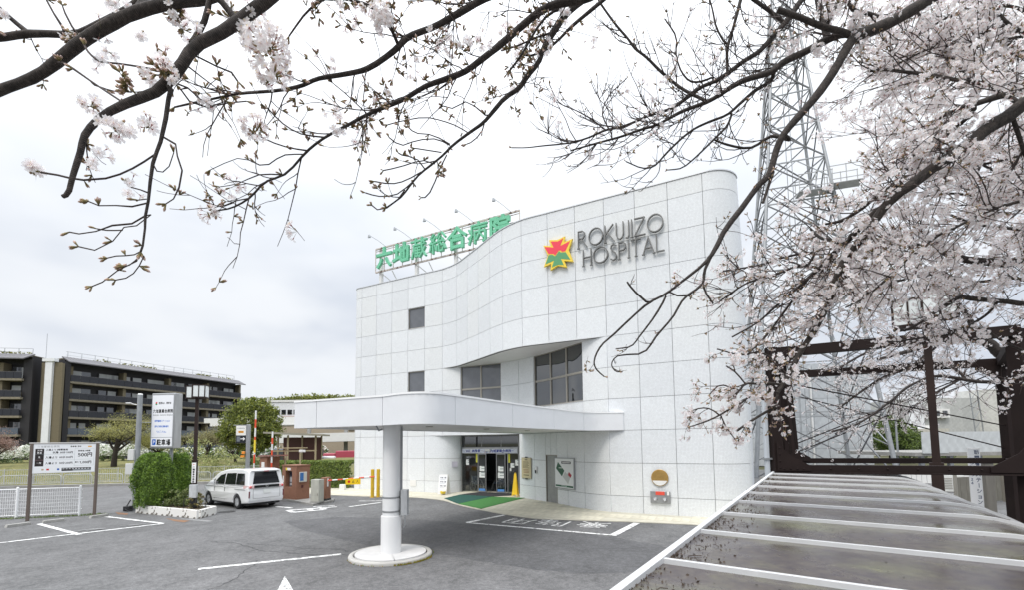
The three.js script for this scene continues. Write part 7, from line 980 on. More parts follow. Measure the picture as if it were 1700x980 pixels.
// ---- the tree overhead: its limbs cross the upper left of the view
{
  reseed(201); const t = new Cherry('cherry_tree', 'cherry tree with nearly bare dark limbs reaching over the car park', [2.6, 0, 1.6]);
  const A = { twigs: 3, len: 0.12, bloom: 0.05, bud: 0.8, spurs: 2 }, th = { spurs: 1.2, bloom: 0.03, bud: 0.6 };
  t.limb([2.6, 0, 1.6, 0.2, 2.55, 1.6, 1.5, 0.17, 2.3, 3.2, 0.9, 0.14, 1.9, 4.4, -0.1, 0.1, 1.35, 4.95, -1.0, 0.07, 0.95, 4.95, -1.55, 0.045], { tipBud: false });
  t.limb([1.9, 4.4, -0.1, 0.08, 0.8, 4.75, -0.6, 0.06, -0.2, 4.75, -1.0, 0.048, -0.75, 4.55, -1.35, 0.04], { tipBud: false });
  t.limb([-0.634,4.502,-1.4,0.024,-0.73,4.397,-1.4,0.02,-0.78,4.345,-1.4,0.02,-0.837,4.3,-1.4,0.019,-0.898,4.223,-1.38,0.017,-0.982,4.149,-1.36,0.016,-1.006,4.089,-1.35,0.016,-1.041,4.04,-1.35,0.016,-1.08,3.985,-1.34,0.014,-1.142,3.949,-1.33,0.013,-1.202,3.907,-1.32,0.011,-1.238,3.86,-1.31,0.009,-1.253,3.814,-1.3,0.009,-1.259,3.774,-1.3,0.008,-1.271,3.727,-1.3,0.008,-1.279,3.693,-1.3,0.007,-1.291,3.641,-1.3,0.007,-1.304,3.634,-1.3,0.006], { ...A, twigs: 5, bloom: 0.07 });
  t.limb([-0.811,4.64,-1.55,0.021,-0.961,4.56,-1.55,0.02,-1.078,4.51,-1.55,0.019,-1.208,4.493,-1.55,0.019,-1.346,4.453,-1.55,0.019,-1.483,4.376,-1.55,0.019,-1.537,4.335,-1.55,0.019,-1.667,4.225,-1.55,0.016,-1.803,4.168,-1.55,0.016,-1.906,4.124,-1.55,0.015], { ...A, twigs: 2 });
  t.limb([-1.365,4.588,-1.62,0.014,-1.42,4.542,-1.62,0.014,-1.523,4.485,-1.62,0.013,-1.609,4.446,-1.62,0.012,-1.782,4.448,-1.62,0.013,-1.898,4.432,-1.62,0.013,-1.988,4.426,-1.62,0.012], { ...A, twigs: 1.5 });
  for (const q of [[-1.808,4.465,-1.62,0.009,-1.858,4.506,-1.62,0.008,-1.907,4.553,-1.62,0.007,-1.955,4.597,-1.62,0.006], [-1.646,4.456,-1.6,0.005,-1.68,4.508,-1.6,0.004,-1.71,4.561,-1.6,0.004,-1.721,4.586,-1.6,0.003], [-1.569,4.405,-1.58,0.004,-1.613,4.478,-1.58,0.004,-1.63,4.519,-1.58,0.003], [-1.444,4.26,-1.5,0.004,-1.388,4.213,-1.48,0.004,-1.287,4.175,-1.45,0.003,-1.173,4.133,-1.42,0.003,-1.071,4.083,-1.38,0.003], [-1.545,4.239,-1.52,0.004,-1.425,4.152,-1.5,0.003,-1.236,4.004,-1.4,0.003], [-1.419,4.143,-1.5,0.003,-1.282,4.073,-1.45,0.002], [-0.947,4.348,-1.38,0.01,-0.96,4.273,-1.38,0.009,-0.986,4.21,-1.38,0.009,-0.999,4.17,-1.37,0.008]]) t.limb(q, { ...th, spurs: 4, bloom: 0.05 });
  t.limb([-1.032,3.99,-1.34,0.007,-1.041,3.955,-1.34,0.006,-1.047,3.88,-1.34,0.006,-1.063,3.805,-1.34,0.005,-1.071,3.786,-1.34,0.005,-1.083,3.724,-1.34,0.005,-1.083,3.661,-1.34,0.004,-1.093,3.6,-1.34,0.004,-1.092,3.564,-1.34,0.003,-1.096,3.503,-1.34,0.003,-1.102,3.483,-1.34,0.003], { ...th, spurs: 2 });
  for (const q of [[-1.073,3.786,-1.34,0.003,-1.107,3.75,-1.33,0.003,-1.154,3.724,-1.33,0.003,-1.209,3.706,-1.33,0.003,-1.294,3.703,-1.33,0.003,-1.338,3.715,-1.33,0.003,-1.404,3.727,-1.33,0.003], [-1.087,3.665,-1.34,0.003,-1.111,3.675,-1.34,0.002,-1.146,3.685,-1.34,0.002,-1.156,3.698,-1.34,0.002], [-1.092,3.646,-1.34,0.002,-1.117,3.643,-1.34,0.002], [-1.091,3.633,-1.34,0.003,-1.134,3.623,-1.34,0.003,-1.183,3.627,-1.34,0.002,-1.234,3.627,-1.34,0.002,-1.267,3.641,-1.34,0.002], [-1.093,3.594,-1.34,0.003,-1.132,3.57,-1.34,0.003,-1.191,3.565,-1.34,0.003,-1.239,3.547,-1.34,0.002,-1.289,3.54,-1.34,0.002,-1.318,3.546,-1.34,0.002], [-1.074,3.605,-1.34,0.002,-1.092,3.573,-1.34,0.002,-1.131,3.561,-1.34,0.002,-1.155,3.559,-1.34,0.002,-1.178,3.526,-1.34,0.002,-1.207,3.5,-1.34,0.002,-1.255,3.488,-1.34,0.002,-1.288,3.501,-1.34,0.002], [-1.159,3.55,-1.34,0.002,-1.205,3.55,-1.34,0.002,-1.235,3.555,-1.34,0.002], [-1.102,3.484,-1.34,0.002,-1.127,3.472,-1.34,0.002,-1.166,3.472,-1.34,0.002,-1.2,3.465,-1.34,0.002], [-1.102,3.471,-1.34,0.002,-1.134,3.442,-1.34,0.002,-1.154,3.439,-1.34,0.002], [-1.103,3.46,-1.34,0.002,-1.154,3.441,-1.34,0.002,-1.178,3.412,-1.34,0.002,-1.221,3.386,-1.34,0.002,-1.24,3.379,-1.34,0.002], [-1.091,3.471,-1.34,0.002,-1.109,3.431,-1.34,0.002,-1.133,3.406,-1.34,0.002,-1.172,3.397,-1.34,0.002], [-1.048,3.84,-1.34,0.003,-1.004,3.811,-1.33,0.003,-0.997,3.773,-1.33,0.003,-0.981,3.728,-1.33,0.003,-0.988,3.675,-1.33,0.003,-1.003,3.64,-1.33,0.002,-1.025,3.625,-1.33,0.002], [-1.059,3.729,-1.34,0.002,-1.034,3.738,-1.34,0.002,-1.016,3.791,-1.34,0.002], [-1.041,4.028,-1.35,0.003,-0.996,4.022,-1.38,0.003,-0.961,3.987,-1.4,0.002,-0.916,4.016,-1.42,0.002], [-1.019,4.006,-1.36,0.003,-0.989,3.981,-1.4,0.003,-0.939,4.024,-1.44,0.002,-0.872,4.047,-1.46,0.002], [-0.992,4.084,-1.37,0.003,-0.967,4.075,-1.42,0.002,-0.922,4.064,-1.46,0.002], [-0.981,4.133,-1.38,0.003,-0.95,4.137,-1.42,0.003,-0.9,4.115,-1.42,0.003,-0.879,4.084,-1.42,0.003]]) t.limb(q, { ...th, spurs: 1.2, bloom: 0.03, bud: 0.5 });
  // the three long limbs of the upper middle
  t.limb([0.044,4.787,-1.75,0.015,-0.107,4.697,-1.75,0.014,-0.202,4.638,-1.75,0.013,-0.295,4.574,-1.74,0.012,-0.399,4.52,-1.73,0.012,-0.447,4.458,-1.72,0.011,-0.549,4.364,-1.7,0.01,-0.622,4.345,-1.7,0.009,-0.735,4.307,-1.68,0.008,-0.79,4.272,-1.67,0.007,-0.874,4.246,-1.66,0.006,-1.007,4.219,-1.64,0.005,-1.081,4.186,-1.62,0.004,-1.153,4.152,-1.6,0.004,-1.218,4.137,-1.6,0.003], { twigs: 15, len: 0.3, bloom: 0.014, bud: 0.34, from: 0.05, up: 0.05, tw: 0.003 });
  t.limb([0.473,4.929,-1.9,0.018,0.322,4.845,-1.9,0.017,0.224,4.83,-1.9,0.017,0.146,4.796,-1.9,0.016,0.047,4.713,-1.9,0.015,-0.03,4.634,-1.89,0.014,-0.116,4.554,-1.88,0.013,-0.183,4.494,-1.87,0.012,-0.257,4.454,-1.86,0.011,-0.349,4.412,-1.85,0.01,-0.441,4.346,-1.84,0.009,-0.531,4.299,-1.83,0.008,-0.6,4.258,-1.82,0.007,-0.655,4.208,-1.8,0.006,-0.75,4.155,-1.8,0.005,-0.82,4.099,-1.8,0.005,-0.906,4.003,-1.8,0.004,-0.991,3.966,-1.8,0.004,-1.05,3.903,-1.8,0.004,-1.122,3.861,-1.8,0.003,-1.194,3.849,-1.8,0.003], { twigs: 15, len: 0.32, bloom: 0.016, bud: 0.36, from: 0.02, up: 0.05, tw: 0.003 });
  t.limb([0.527,5.066,-2,0.017,0.35,4.948,-2,0.015,0.276,4.883,-2,0.014,0.214,4.797,-2,0.014,0.162,4.709,-2,0.013,0.139,4.645,-2,0.012,0.088,4.581,-2,0.012,0.046,4.518,-2,0.011,-0.015,4.475,-2,0.01,-0.076,4.403,-2,0.009,-0.117,4.355,-2,0.008,-0.178,4.31,-2,0.007,-0.257,4.248,-2,0.006,-0.298,4.205,-2,0.005,-0.347,4.163,-2,0.005,-0.407,4.113,-2,0.004,-0.447,4.063,-2,0.004,-0.487,4.01,-2,0.004,-0.555,3.96,-2,0.003], { twigs: 4, len: 0.24, bloom: 0.03, bud: 0.4, from: 0.1, up: 0.03, tw: 0.0028 });
  for (const q of [[0.582,5.158,-2.1,0.011,0.465,5.049,-2.1,0.01,0.387,4.981,-2.1,0.009,0.309,4.913,-2.1,0.008,0.244,4.845,-2.1,0.006,0.191,4.8,-2.1,0.006,0.115,4.767,-2.1,0.005,0.083,4.767,-2.1,0.004], [0.24,4.854,-1.95,0.007,0.169,4.814,-1.95,0.006,0.099,4.708,-1.95,0.005,0.058,4.634,-1.95,0.005,-0.002,4.552,-1.95,0.004], [0.233,4.797,-2,0.006,0.133,4.766,-2,0.005,0.049,4.728,-2,0.005,-0.032,4.703,-2,0.005], [-0.632,4.549,-1.6,0.005,-0.677,4.554,-1.6,0.005,-0.743,4.502,-1.6,0.004,-0.807,4.408,-1.6,0.003], [-0.466,4.524,-1.65,0.006,-0.536,4.579,-1.65,0.006,-0.652,4.613,-1.65,0.006], [-0.397,4.515,-1.73,0.005,-0.428,4.521,-1.72,0.005,-0.445,4.523,-1.7,0.004]]) t.limb(q, { twigs: 5, len: 0.16, bloom: 0.08, bud: 0.7, spurs: 2 });
  for (const q of [[-0.106,4.392,-2,0.004,-0.155,4.436,-2,0.003,-0.196,4.457,-2,0.003,-0.257,4.426,-2,0.003,-0.298,4.438,-2,0.003], [-0.178,4.304,-2,0.003,-0.238,4.342,-2,0.003,-0.306,4.368,-2,0.003,-0.377,4.384,-2,0.003,-0.479,4.37,-2,0.003,-0.55,4.351,-2,0.003], [-0.268,4.25,-2,0.003,-0.328,4.28,-2,0.003,-0.418,4.275,-2,0.003,-0.489,4.253,-2,0.003,-0.544,4.291,-2,0.003], [-0.268,4.256,-2,0.003,-0.347,4.3,-2,0.003,-0.426,4.312,-2,0.003,-0.457,4.339,-2,0.003], [-0.306,4.217,-2,0.003,-0.426,4.238,-2,0.003], [-0.112,4.349,-2,0.003,-0.126,4.309,-2,0.003,-0.167,4.266,-2,0.003,-0.192,4.255,-2,0.003], [-0.282,4.205,-2,0.003,-0.317,4.132,-2,0.003,-0.347,4.05,-2,0.003,-0.376,4.008,-2,0.003,-0.395,4.006,-2,0.003], [-0.336,4.163,-2,0.003,-0.396,4.181,-2,0.003,-0.45,4.164,-2,0.003,-0.518,4.145,-2,0.003,-0.567,4.135,-2,0.003], [-0.396,4.127,-2,0.003,-0.472,4.085,-2,0.003,-0.531,4.072,-2,0.003,-0.607,4.084,-2,0.003], [-0.423,4.093,-2,0.003,-0.504,4.024,-2,0.003,-0.585,4.014,-2,0.003,-0.647,4.031,-2,0.003], [-0.471,4.043,-2,0.003,-0.517,3.982,-2,0.003,-0.584,3.949,-2,0.003,-0.617,3.972,-2,0.003], [-0.382,4.141,-2,0.003,-0.423,4.192,-2,0.003,-0.478,4.204,-2,0.003,-0.5,4.216,-2,0.003], [-0.82,4.099,-1.8,0.004,-0.897,4.113,-1.8,0.003,-0.971,4.139,-1.8,0.003,-1.034,4.173,-1.8,0.003], [-0.75,4.155,-1.8,0.004,-0.849,4.171,-1.8,0.003,-0.924,4.216,-1.8,0.003,-0.987,4.282,-1.8,0.003], [-0.835,4.084,-1.8,0.003,-0.92,4.08,-1.8,0.003,-0.993,4.037,-1.8,0.003,-1.092,4.071,-1.8,0.002,-1.213,4.022,-1.8,0.002], [-0.918,3.998,-1.8,0.003,-1.016,3.999,-1.8,0.003,-1.101,3.962,-1.8,0.002,-1.173,3.95,-1.8,0.002]]) t.limb(q, { spurs: 2.2, bloom: 0.02, bud: 0.75 });
  for (const [c, r, n] of [[[-.78,4.18,-1.4], [0.075, 0.09], 60], [[-.86,4.25,-1.42], [0.05, 0.05], 14], [[-.75,4.08,-1.4], [0.05, 0.035], 16], [[-1.16,3.84,-1.3], [0.05, 0.03], 15], [[-1.08,3.86,-1.31], [0.03, 0.04], 6], [[-.92,4.05,-1.6], [0.055, 0.045], 18], [[-1.43,3.74,-1.33], [0.025, 0.02], 7], [[-.48,4.52,-1.64], [0.045, 0.07], 24], [[-.53,4.58,-1.64], [0.06, 0.03], 12], [[-1.24,3.92,-1.3], [0.025, 0.025], 6], [[-1.08,4.12,-1.36], [0.03, 0.045], 8], [[-1.87,4.5,-1.6], [0.03, 0.03], 5], [[-1.29,4.35,-1.52], [0.02, 0.02], 3], [[-1.39,4.28,-1.52], [0.02, 0.012], 3], [[-1.4,4.49,-1.55], [0.05, 0.02], 6], [[-.97,4.01,-1.4], [0.025, 0.02], 3], [[-.7,4.17,-1.8], [0.03, 0.02], 3], [[-.29,4.54,-1.75], [0.05, 0.03], 7], [[-.13,4.57,-1.8], [0.07, 0.05], 9], [[-1.2,3.85,-1.8], [0.02, 0.02], 5]]) { t.clump(c, r, n); for (let k = 0; k < n / 3; k++) t.bud(new THREE.Vector3(c[0] + rr(-0.02, 0.02), c[1] + rr(-0.01, 0.02), c[2]), randDir()); }
  t.finish();
}
// ---- the tree on the right, in bloom
{
  reseed(301); const t = new Cherry('cherry_tree', 'blossoming cherry tree whose limbs lean over the shelter roof', [5.9, 0, -1.9]);
  t.limb([5.9, 0, -1.9, 0.22, 5.8, 1.8, -2.0, 0.19, 5.5, 3.6, -2.2, 0.16, 5.0, 5.0, -2.4, 0.13, 4.6, 6.2, -2.5, 0.1], { tipBud: false });
  const bare = { twigs: 15, len: 0.45, bloom: 0.015, bud: 0.12, up: 0.3, tw: 0.0048 }, mid = { twigs: 14, len: 0.45, bloom: 0.4, bud: 0.5, up: 0.1, spurs: 3, tw: 0.005 }, full = { twigs: 16, len: 0.55, bloom: 0.56, bud: 0.4, up: 0.1, spurs: 8, tw: 0.005 }, lowb = { twigs: 14, len: 0.4, bloom: 0.2, bud: 0.6, up: -0.15, tw: 0.0042 };
  t.limb([3.362,6.209,-3,0.049,2.921,5.944,-3,0.039,2.807,5.873,-3,0.038,2.658,5.786,-3,0.036,2.491,5.717,-3,0.035,2.392,5.673,-3,0.032,2.333,5.594,-3,0.03,2.259,5.467,-3,0.029,2.183,5.349,-3.02,0.028,2.089,5.23,-3.04,0.026,1.991,5.123,-3.06,0.024,1.909,5.024,-3.08,0.022,1.869,4.927,-3.1,0.021,1.844,4.844,-3.1,0.021,1.8,4.735,-3.1,0.021,1.739,4.683,-3.1,0.02,1.618,4.524,-3.1,0.019,1.485,4.357,-3.1,0.018,1.399,4.199,-3.1,0.015,1.321,4.11,-3.1,0.01,1.188,4.006,-3.1,0.009,1.061,3.91,-3.1,0.008,0.943,3.848,-3.1,0.008,0.829,3.753,-3.1,0.007,0.686,3.621,-3.1,0.007,0.619,3.564,-3.1,0.006,0.576,3.498,-3.1,0.006,0.559,3.436,-3.1,0.005,0.574,3.391,-3.1,0.005,0.626,3.341,-3.1,0.004], { twigs: 2, len: 0.16, bloom: 0.05, bud: 0.4 });
  for (const q of [[1.413,4.225,-3.1,0.01,1.332,4.068,-3.1,0.01,1.316,3.979,-3.1,0.009,1.184,3.875,-3.1,0.008,1.105,3.75,-3.1,0.007,0.989,3.618,-3.1,0.007,0.896,3.503,-3.1,0.006,0.715,3.48,-3.1,0.005,0.677,3.423,-3.1,0.004,0.704,3.377,-3.1,0.004,0.749,3.372,-3.1,0.004], [1.061,3.902,-3.1,0.007,0.995,3.776,-3.1,0.007,0.875,3.619,-3.1,0.006,0.815,3.549,-3.1,0.005,0.708,3.53,-3.1,0.004], [1.316,3.979,-3.1,0.008,1.338,3.911,-3.1,0.007,1.384,3.835,-3.1,0.006], [0.943,3.848,-3.1,0.008,0.835,3.946,-3.1,0.007,0.799,3.998,-3.1,0.006], [1.84,4.774,-3.1,0.012,1.801,4.665,-3.1,0.01,1.757,4.548,-3.1,0.009], [1.242,3.9,-3.1,0.006,1.155,3.892,-3.1,0.006,1.09,3.922,-3.1,0.006]]) t.limb(q, { spurs: 5, bloom: 0, bud: 0.12, tipBud: false, twigs: 2.5, len: 0.12, tw: 0.003 });
  t.limb([1.871,5.884,-3,0.019,2.014,5.829,-3,0.02,2.172,5.756,-3,0.02,2.299,5.719,-3,0.02,2.393,5.678,-3,0.022], { ...mid, twigs: 8 });
  t.limb([2.474,5.798,-3.1,0.027,2.413,5.836,-3.15,0.026,2.342,5.837,-3.2,0.026,2.191,5.754,-3.2,0.025,2.013,5.667,-3.2,0.023,1.926,5.597,-3.2,0.02,1.737,5.539,-3.2,0.019,1.629,5.484,-3.2,0.017,1.529,5.416,-3.2,0.015,1.435,5.366,-3.2,0.014,1.27,5.303,-3.2,0.012,1.158,5.244,-3.2,0.011,1.078,5.199,-3.2,0.009,0.972,5.168,-3.2,0.009,0.808,5.111,-3.2,0.008,0.645,5.067,-3.2,0.007,0.443,5.01,-3.2,0.005], { ...bare, bloom: 0.05 });
  t.limb([2.344,6.357,-3.3,0.022,2.246,6.259,-3.3,0.021,2.156,6.132,-3.3,0.021,2.029,5.982,-3.3,0.019,1.898,5.842,-3.3,0.018,1.785,5.771,-3.3,0.016,1.653,5.671,-3.3,0.016,1.555,5.61,-3.3,0.014,1.458,5.568,-3.3,0.014,1.355,5.497,-3.3,0.013,1.257,5.417,-3.3,0.012,1.156,5.375,-3.3,0.011,1.06,5.348,-3.3,0.01,0.945,5.297,-3.3,0.009,0.836,5.255,-3.3,0.009,0.722,5.233,-3.3,0.008,0.599,5.178,-3.3,0.007,0.459,5.137,-3.3,0.006,0.251,5.116,-3.3,0.005,0.129,5.103,-3.3,0.004,0.017,5.104,-3.3,0.004], bare);
  for (const q of [[0.68,6.307,-3.3,0.006,0.72,6.233,-3.3,0.008,0.83,6.064,-3.3,0.009,0.91,5.961,-3.3,0.009,0.963,5.882,-3.3,0.01,1.047,5.809,-3.3,0.01,1.14,5.706,-3.3,0.011,1.237,5.613,-3.3,0.011,1.309,5.5,-3.25,0.011,1.435,5.38,-3.2,0.012], [1.797,6.314,-3.3,0.013,1.781,6.265,-3.3,0.013,1.715,6.039,-3.3,0.011,1.662,5.874,-3.3,0.011,1.654,5.69,-3.3,0.011], [1.546,6.267,-3.3,0.006,1.565,6.179,-3.3,0.006,1.587,6.041,-3.3,0.007,1.659,5.908,-3.3,0.008], [1.542,5.639,-3.3,0.008,1.459,5.611,-3.3,0.008,1.373,5.612,-3.3,0.007,1.308,5.69,-3.3,0.006,1.272,5.835,-3.3,0.006,1.277,5.971,-3.3,0.006,1.195,6.119,-3.3,0.005], [1.953,5.578,-3.25,0.014,1.828,5.494,-3.25,0.013,1.716,5.397,-3.25,0.011,1.614,5.309,-3.25,0.009,1.478,5.254,-3.25,0.009,1.364,5.2,-3.25,0.008,1.268,5.126,-3.25,0.008,1.154,5.016,-3.25,0.007,1.057,4.916,-3.25,0.006,0.977,4.903,-3.25,0.005,0.855,4.955,-3.25,0.004], [1.645,5.322,-3.25,0.008,1.61,5.225,-3.25,0.008,1.526,5.137,-3.25,0.008,1.443,5.055,-3.25,0.007,1.356,4.972,-3.25,0.006,1.26,4.9,-3.25,0.005,1.162,4.887,-3.25,0.004], [1.499,5.119,-3.25,0.006,1.603,5.076,-3.25,0.008,1.779,5.051,-3.25,0.009,1.9,5.103,-3.2,0.011,1.966,5.006,-3.1,0.012], [0.722,5.233,-3.3,0.006,0.634,5.31,-3.3,0.006,0.522,5.382,-3.3,0.005,0.379,5.456,-3.3,0.004,0.309,5.6,-3.3,0.004], [0.743,5.134,-3.2,0.005,0.681,5.282,-3.2,0.005,0.729,5.42,-3.2,0.004,0.865,5.558,-3.2,0.004]]) t.limb(q, { ...bare, twigs: 8, len: 0.34 });
  t.limb([2.338,5.995,-3,0.014,2.393,5.878,-3,0.013,2.5,5.846,-3,0.013,2.565,5.822,-3,0.013], mid);
  // lower right: the great limb and its forks
  t.limb([3.914,5.4,-3,0.052,3.522,5.182,-3,0.046,3.407,5.093,-3,0.043,3.238,4.996,-3,0.041,3.132,4.898,-3,0.039,3.011,4.819,-3,0.038,2.874,4.735,-3,0.036,2.746,4.638,-3.02,0.035,2.651,4.571,-3.05,0.032,2.597,4.515,-3.08,0.031,2.514,4.401,-3.1,0.028,2.462,4.304,-3.15,0.027,2.431,4.239,-3.2,0.026,2.352,4.138,-3.2,0.025,2.333,4.03,-3.25,0.024,2.321,3.922,-3.3,0.022,2.203,3.7,-3.3,0.021,2.099,3.555,-3.3,0.019,2.007,3.394,-3.3,0.018,1.904,3.238,-3.3,0.014], { ...mid, twigs: 11 });
  for (const q of [[2.674,4.659,-3.1,0.013,2.588,4.614,-3.15,0.012,2.524,4.553,-3.2,0.012,2.446,4.514,-3.3,0.011,2.395,4.536,-3.4,0.009], [2.614,4.525,-3.1,0.022,2.532,4.465,-3.15,0.021,2.465,4.375,-3.2,0.02,2.434,4.318,-3.3,0.019,2.397,4.268,-3.4,0.018,2.363,4.209,-3.45,0.013,2.309,4.152,-3.5,0.01,2.193,4.046,-3.55,0.01,2.094,3.956,-3.6,0.009,1.949,3.831,-3.6,0.007,1.743,3.717,-3.6,0.006], [2.383,4.359,-3.3,0.013,2.352,4.428,-3.4,0.011,2.345,4.547,-3.5,0.009], [2.363,4.209,-3.45,0.01,2.259,4.258,-3.5,0.009,2.127,4.225,-3.6,0.009,1.883,4.154,-3.6,0.007,1.661,4.01,-3.6,0.006], [2.358,4.353,-3.5,0.009,2.231,4.372,-3.6,0.009,2.042,4.34,-3.7,0.007,1.743,4.292,-3.7,0.006], [2.309,4.152,-3.5,0.009,2.158,3.907,-3.6,0.009,2.005,3.715,-3.6,0.007,1.855,3.572,-3.6,0.006]]) t.limb(q, { ...mid, bloom: 0.22, twigs: 15 });
  for (const q of [[3.739,5.275,-2.9,0.022,3.412,5.194,-2.9,0.021,3.327,5.174,-2.9,0.02,3.233,5.154,-2.9,0.02,3.094,5.11,-2.9,0.018,2.948,5.07,-2.9,0.014,2.84,5.008,-2.9,0.008], [3.072,5.077,-2.9,0.014,3.031,5.009,-2.95,0.013,3.018,5.011,-3,0.012,2.986,4.956,-3.05,0.012,2.956,4.946,-3.1,0.009,2.802,4.864,-3.1,0.007], [3.428,5.378,-3.1,0.015,3.299,5.415,-3.1,0.014,3.156,5.439,-3.1,0.013,3.023,5.519,-3.15,0.012,2.923,5.581,-3.2,0.011,2.752,5.602,-3.2,0.009,2.632,5.594,-3.2,0.008], [3.441,6.133,-3.1,0.013,3.463,6.04,-3.1,0.012,3.522,5.919,-3.1,0.012,3.601,5.835,-3.1,0.012,3.686,5.775,-3.1,0.013,3.891,5.667,-3.1,0.016], [3.117,6.2,-3.3,0.008,3.172,6.071,-3.3,0.009,3.283,5.967,-3.3,0.009,3.333,5.84,-3.3,0.009,3.32,5.581,-3.2,0.009,3.258,5.438,-3.1,0.008], [3.634,5.993,-3.2,0.009,3.517,5.966,-3.25,0.008,3.33,5.918,-3.3,0.008,3.145,5.833,-3.3,0.007,2.96,5.743,-3.3,0.006], [3.893,5.862,-3.2,0.009,3.68,5.863,-3.25,0.008,3.375,5.796,-3.3,0.008,3.123,5.664,-3.3,0.006], [4.053,5.871,-3.3,0.009,3.67,5.773,-3.3,0.008,3.403,5.69,-3.3,0.006], [3.781,4.655,-3.2,0.012,3.562,4.568,-3.2,0.011,3.384,4.508,-3.2,0.01,3.195,4.412,-3.2,0.009,3.066,4.355,-3.2,0.009,2.934,4.26,-3.2,0.009,2.843,4.195,-3.2,0.008,2.742,4.095,-3.2,0.008,2.611,3.987,-3.2,0.007,2.481,3.888,-3.2,0.006,2.358,3.829,-3.2,0.005], [4.177,4.751,-3.5,0.014,3.85,4.794,-3.5,0.012,3.689,4.795,-3.5,0.01,3.445,4.823,-3.5,0.009,3.254,4.8,-3.5,0.008], [4.747,4.453,-3.8,0.04,4.336,4.411,-3.8,0.035,4.185,4.371,-3.8,0.033,3.983,4.389,-3.8,0.031,3.797,4.417,-3.8,0.029,3.645,4.481,-3.8,0.028,3.484,4.515,-3.8,0.024,3.299,4.559,-3.8,0.02,3.2,4.607,-3.8,0.015,3.111,4.571,-3.8,0.013,2.967,4.547,-3.8,0.01], [3.28,4.517,-3.8,0.013,3.173,4.44,-3.8,0.012,3.082,4.367,-3.8,0.011,2.96,4.296,-3.8,0.01,2.813,4.209,-3.8,0.009,2.643,4.165,-3.8,0.007], [4.39,5.28,-3.6,0.012,4.086,5.171,-3.6,0.01,3.892,5.17,-3.7,0.01,3.681,5.154,-3.8,0.009,3.465,5.272,-3.9,0.008], [5.038,4.793,-4.2,0.014,4.705,4.855,-4.2,0.012,4.37,4.905,-4.2,0.011,4.042,5.038,-4.2,0.01], [4.994,4.332,-4.2,0.016,4.663,4.381,-4.2,0.014,4.268,4.351,-4.2,0.012,3.938,4.43,-4.2,0.011,3.54,4.348,-4.2,0.01,3.253,4.237,-4.2,0.008], [4.899,5.774,-4,0.015,4.564,5.691,-4,0.012,4.328,5.494,-4,0.011,4.2,5.269,-4,0.01], [4.776,6.828,-4,0.014,4.447,6.892,-4,0.012,4.106,6.807,-4,0.011,3.756,6.603,-4,0.01,3.416,6.489,-4,0.008]]) t.limb(q, full);
  for (const q of [[5.257,4.158,-4.2,0.028,4.753,4.135,-4.2,0.024,4.593,4.159,-4.2,0.023,4.443,4.172,-4.2,0.022,4.272,4.191,-4.2,0.022,4.15,4.204,-4.2,0.02,4.045,4.143,-4.2,0.018,3.922,4.07,-4.2,0.016,3.781,3.97,-4.2,0.012,3.619,3.892,-4.2,0.01], [4.516,4.081,-4.3,0.012,4.276,3.939,-4.3,0.012,4.042,3.855,-4.3,0.01], [5.275,3.629,-4.4,0.017,4.825,3.781,-4.4,0.013,4.492,3.962,-4.4,0.012,4.02,3.878,-4.4,0.01,3.609,3.824,-4.4,0.009], [5.323,5.554,-4.6,0.013,4.722,5.821,-4.6,0.012,4.111,6.024,-4.6,0.011,3.678,6.128,-4.6,0.009]]) t.limb(q, { ...full, twigs: 9, len: 0.55 });
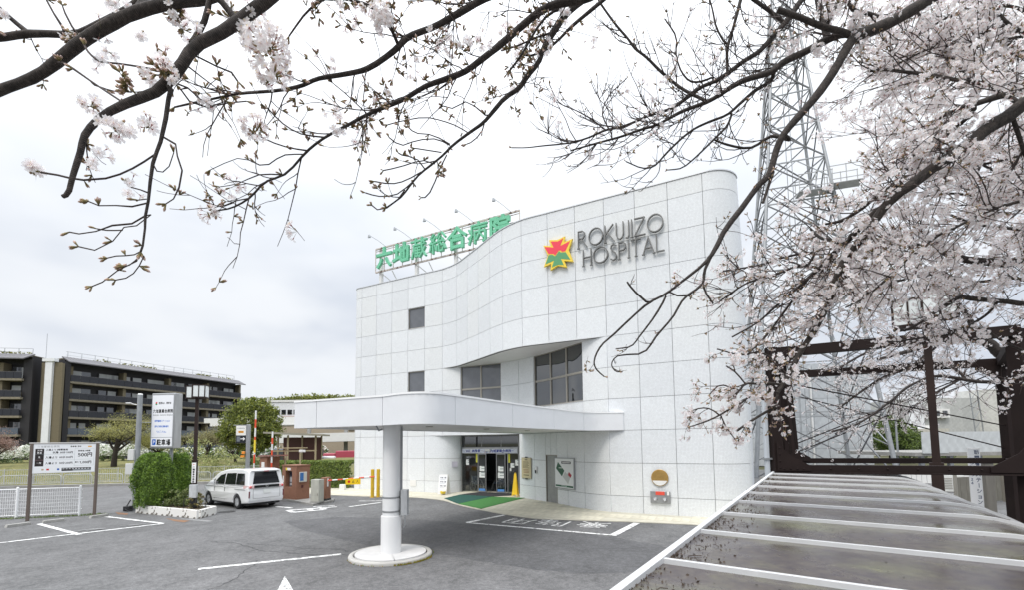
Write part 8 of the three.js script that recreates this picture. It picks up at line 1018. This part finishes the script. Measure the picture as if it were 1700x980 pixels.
  // drooping tips in front of the corner of the wall
  for (const q of [[1.95,3.294,-3.3,0.01,1.864,3.308,-3.3,0.009,1.777,3.305,-3.3,0.009,1.678,3.306,-3.3,0.008,1.632,3.258,-3.3,0.008,1.587,3.215,-3.3,0.007], [1.902,3.208,-3.3,0.009,1.858,3.186,-3.3,0.008,1.789,3.196,-3.3,0.008,1.708,3.214,-3.3,0.007,1.646,3.171,-3.3,0.007,1.557,3.125,-3.3,0.006,1.482,3.082,-3.3,0.006,1.412,3.049,-3.3,0.006,1.342,3.024,-3.3,0.005,1.272,3.003,-3.3,0.004], [1.9,3.156,-3.3,0.01,1.775,3.079,-3.3,0.009,1.691,3.028,-3.3,0.009,1.602,2.969,-3.3,0.008], [1.482,3.082,-3.3,0.006,1.423,3.126,-3.3,0.005,1.359,3.136,-3.3,0.005,1.294,3.119,-3.3,0.004], [1.678,3.306,-3.3,0.006,1.608,3.394,-3.3,0.006,1.545,3.438,-3.3,0.005], [1.632,3.258,-3.3,0.006,1.496,3.299,-3.3,0.005,1.419,3.235,-3.3,0.004], [1.491,3.082,-3.3,0.005,1.526,2.996,-3.3,0.005,1.586,2.909,-3.3,0.004], [1.974,3.487,-3.4,0.008,1.843,3.556,-3.4,0.007,1.708,3.535,-3.4,0.006,1.53,3.582,-3.4,0.005]]) t.limb(q, { ...lowb, twigs: 9, len: 0.22, bloom: 0.14 });
  t.finish();
}
// ---- the tree behind the frame
{
  reseed(401); const b = [13.9, 0, -12.6], t = new Cherry('cherry_tree', 'older cherry tree with a thick bent trunk behind the brown frame', b);
  t.limb([13.9, 0, -12.6, 0.3, 13.8, 1.8, -12.5, 0.26, 13.6, 3.6, -12.4, 0.22, [13.417,4.988,-12.4,0.144,13.192,5.222,-12.4,0.138,13.013,5.422,-12.4,0.132,12.699,5.575,-12.4,0.12,12.147,5.648,-12.4,0.09,11.646,5.52,-12.4,0.078,10.977,5.329,-12.4,0.06,10.326,5.154,-12.4,0.042,9.912,5.06,-12.4,0.033]].flat(), { tipBud: false });
  const o = { twigs: 9, len: 1.1, bloom: 0.8, bud: 0, up: 0.05, tw: 0.011 };
  for (const q of [[12.699,5.575,-12.4,0.084,12.396,6.085,-12.3,0.071,12.024,6.507,-12.2,0.047,11.408,6.928,-12.2,0.033], [13.556,4.3,-12.3,0.059,13.148,4.356,-12.2,0.053,12.133,4.373,-12,0.046,11.744,4.441,-12,0.043,11.372,4.508,-12,0.041,10.978,4.513,-12,0.035,10.67,4.405,-12,0.032,10.262,4.203,-12,0.029,9.945,3.938,-12,0.029,9.614,3.706,-12,0.026,9.221,3.443,-12,0.023,8.864,3.259,-12,0.023,8.276,3.109,-12,0.019], [11.646,5.52,-12.4,0.048,10.951,4.867,-12.6,0.036,10.434,4.651,-12.8,0.034,9.887,4.257,-13,0.031,9.174,3.752,-13,0.025], [10.977,5.329,-12.4,0.042,10.501,5.544,-12.6,0.034,9.801,5.253,-12.8,0.03,9.067,4.781,-13,0.025], [13.417,4.988,-12.4,0.084,13.948,5.628,-12.4,0.072,14.368,6.626,-12.4,0.048], [11.826,4.472,-12,0.032,11.605,4.991,-12.4,0.033,11.123,4.949,-12.6,0.03,10.442,4.705,-12.6,0.025], [11.663,4.41,-12,0.029,10.843,3.976,-12,0.026,10.181,3.511,-12,0.023]]) t.limb(q, o);
  t.finish();
}

renderer.render(scene, camera);
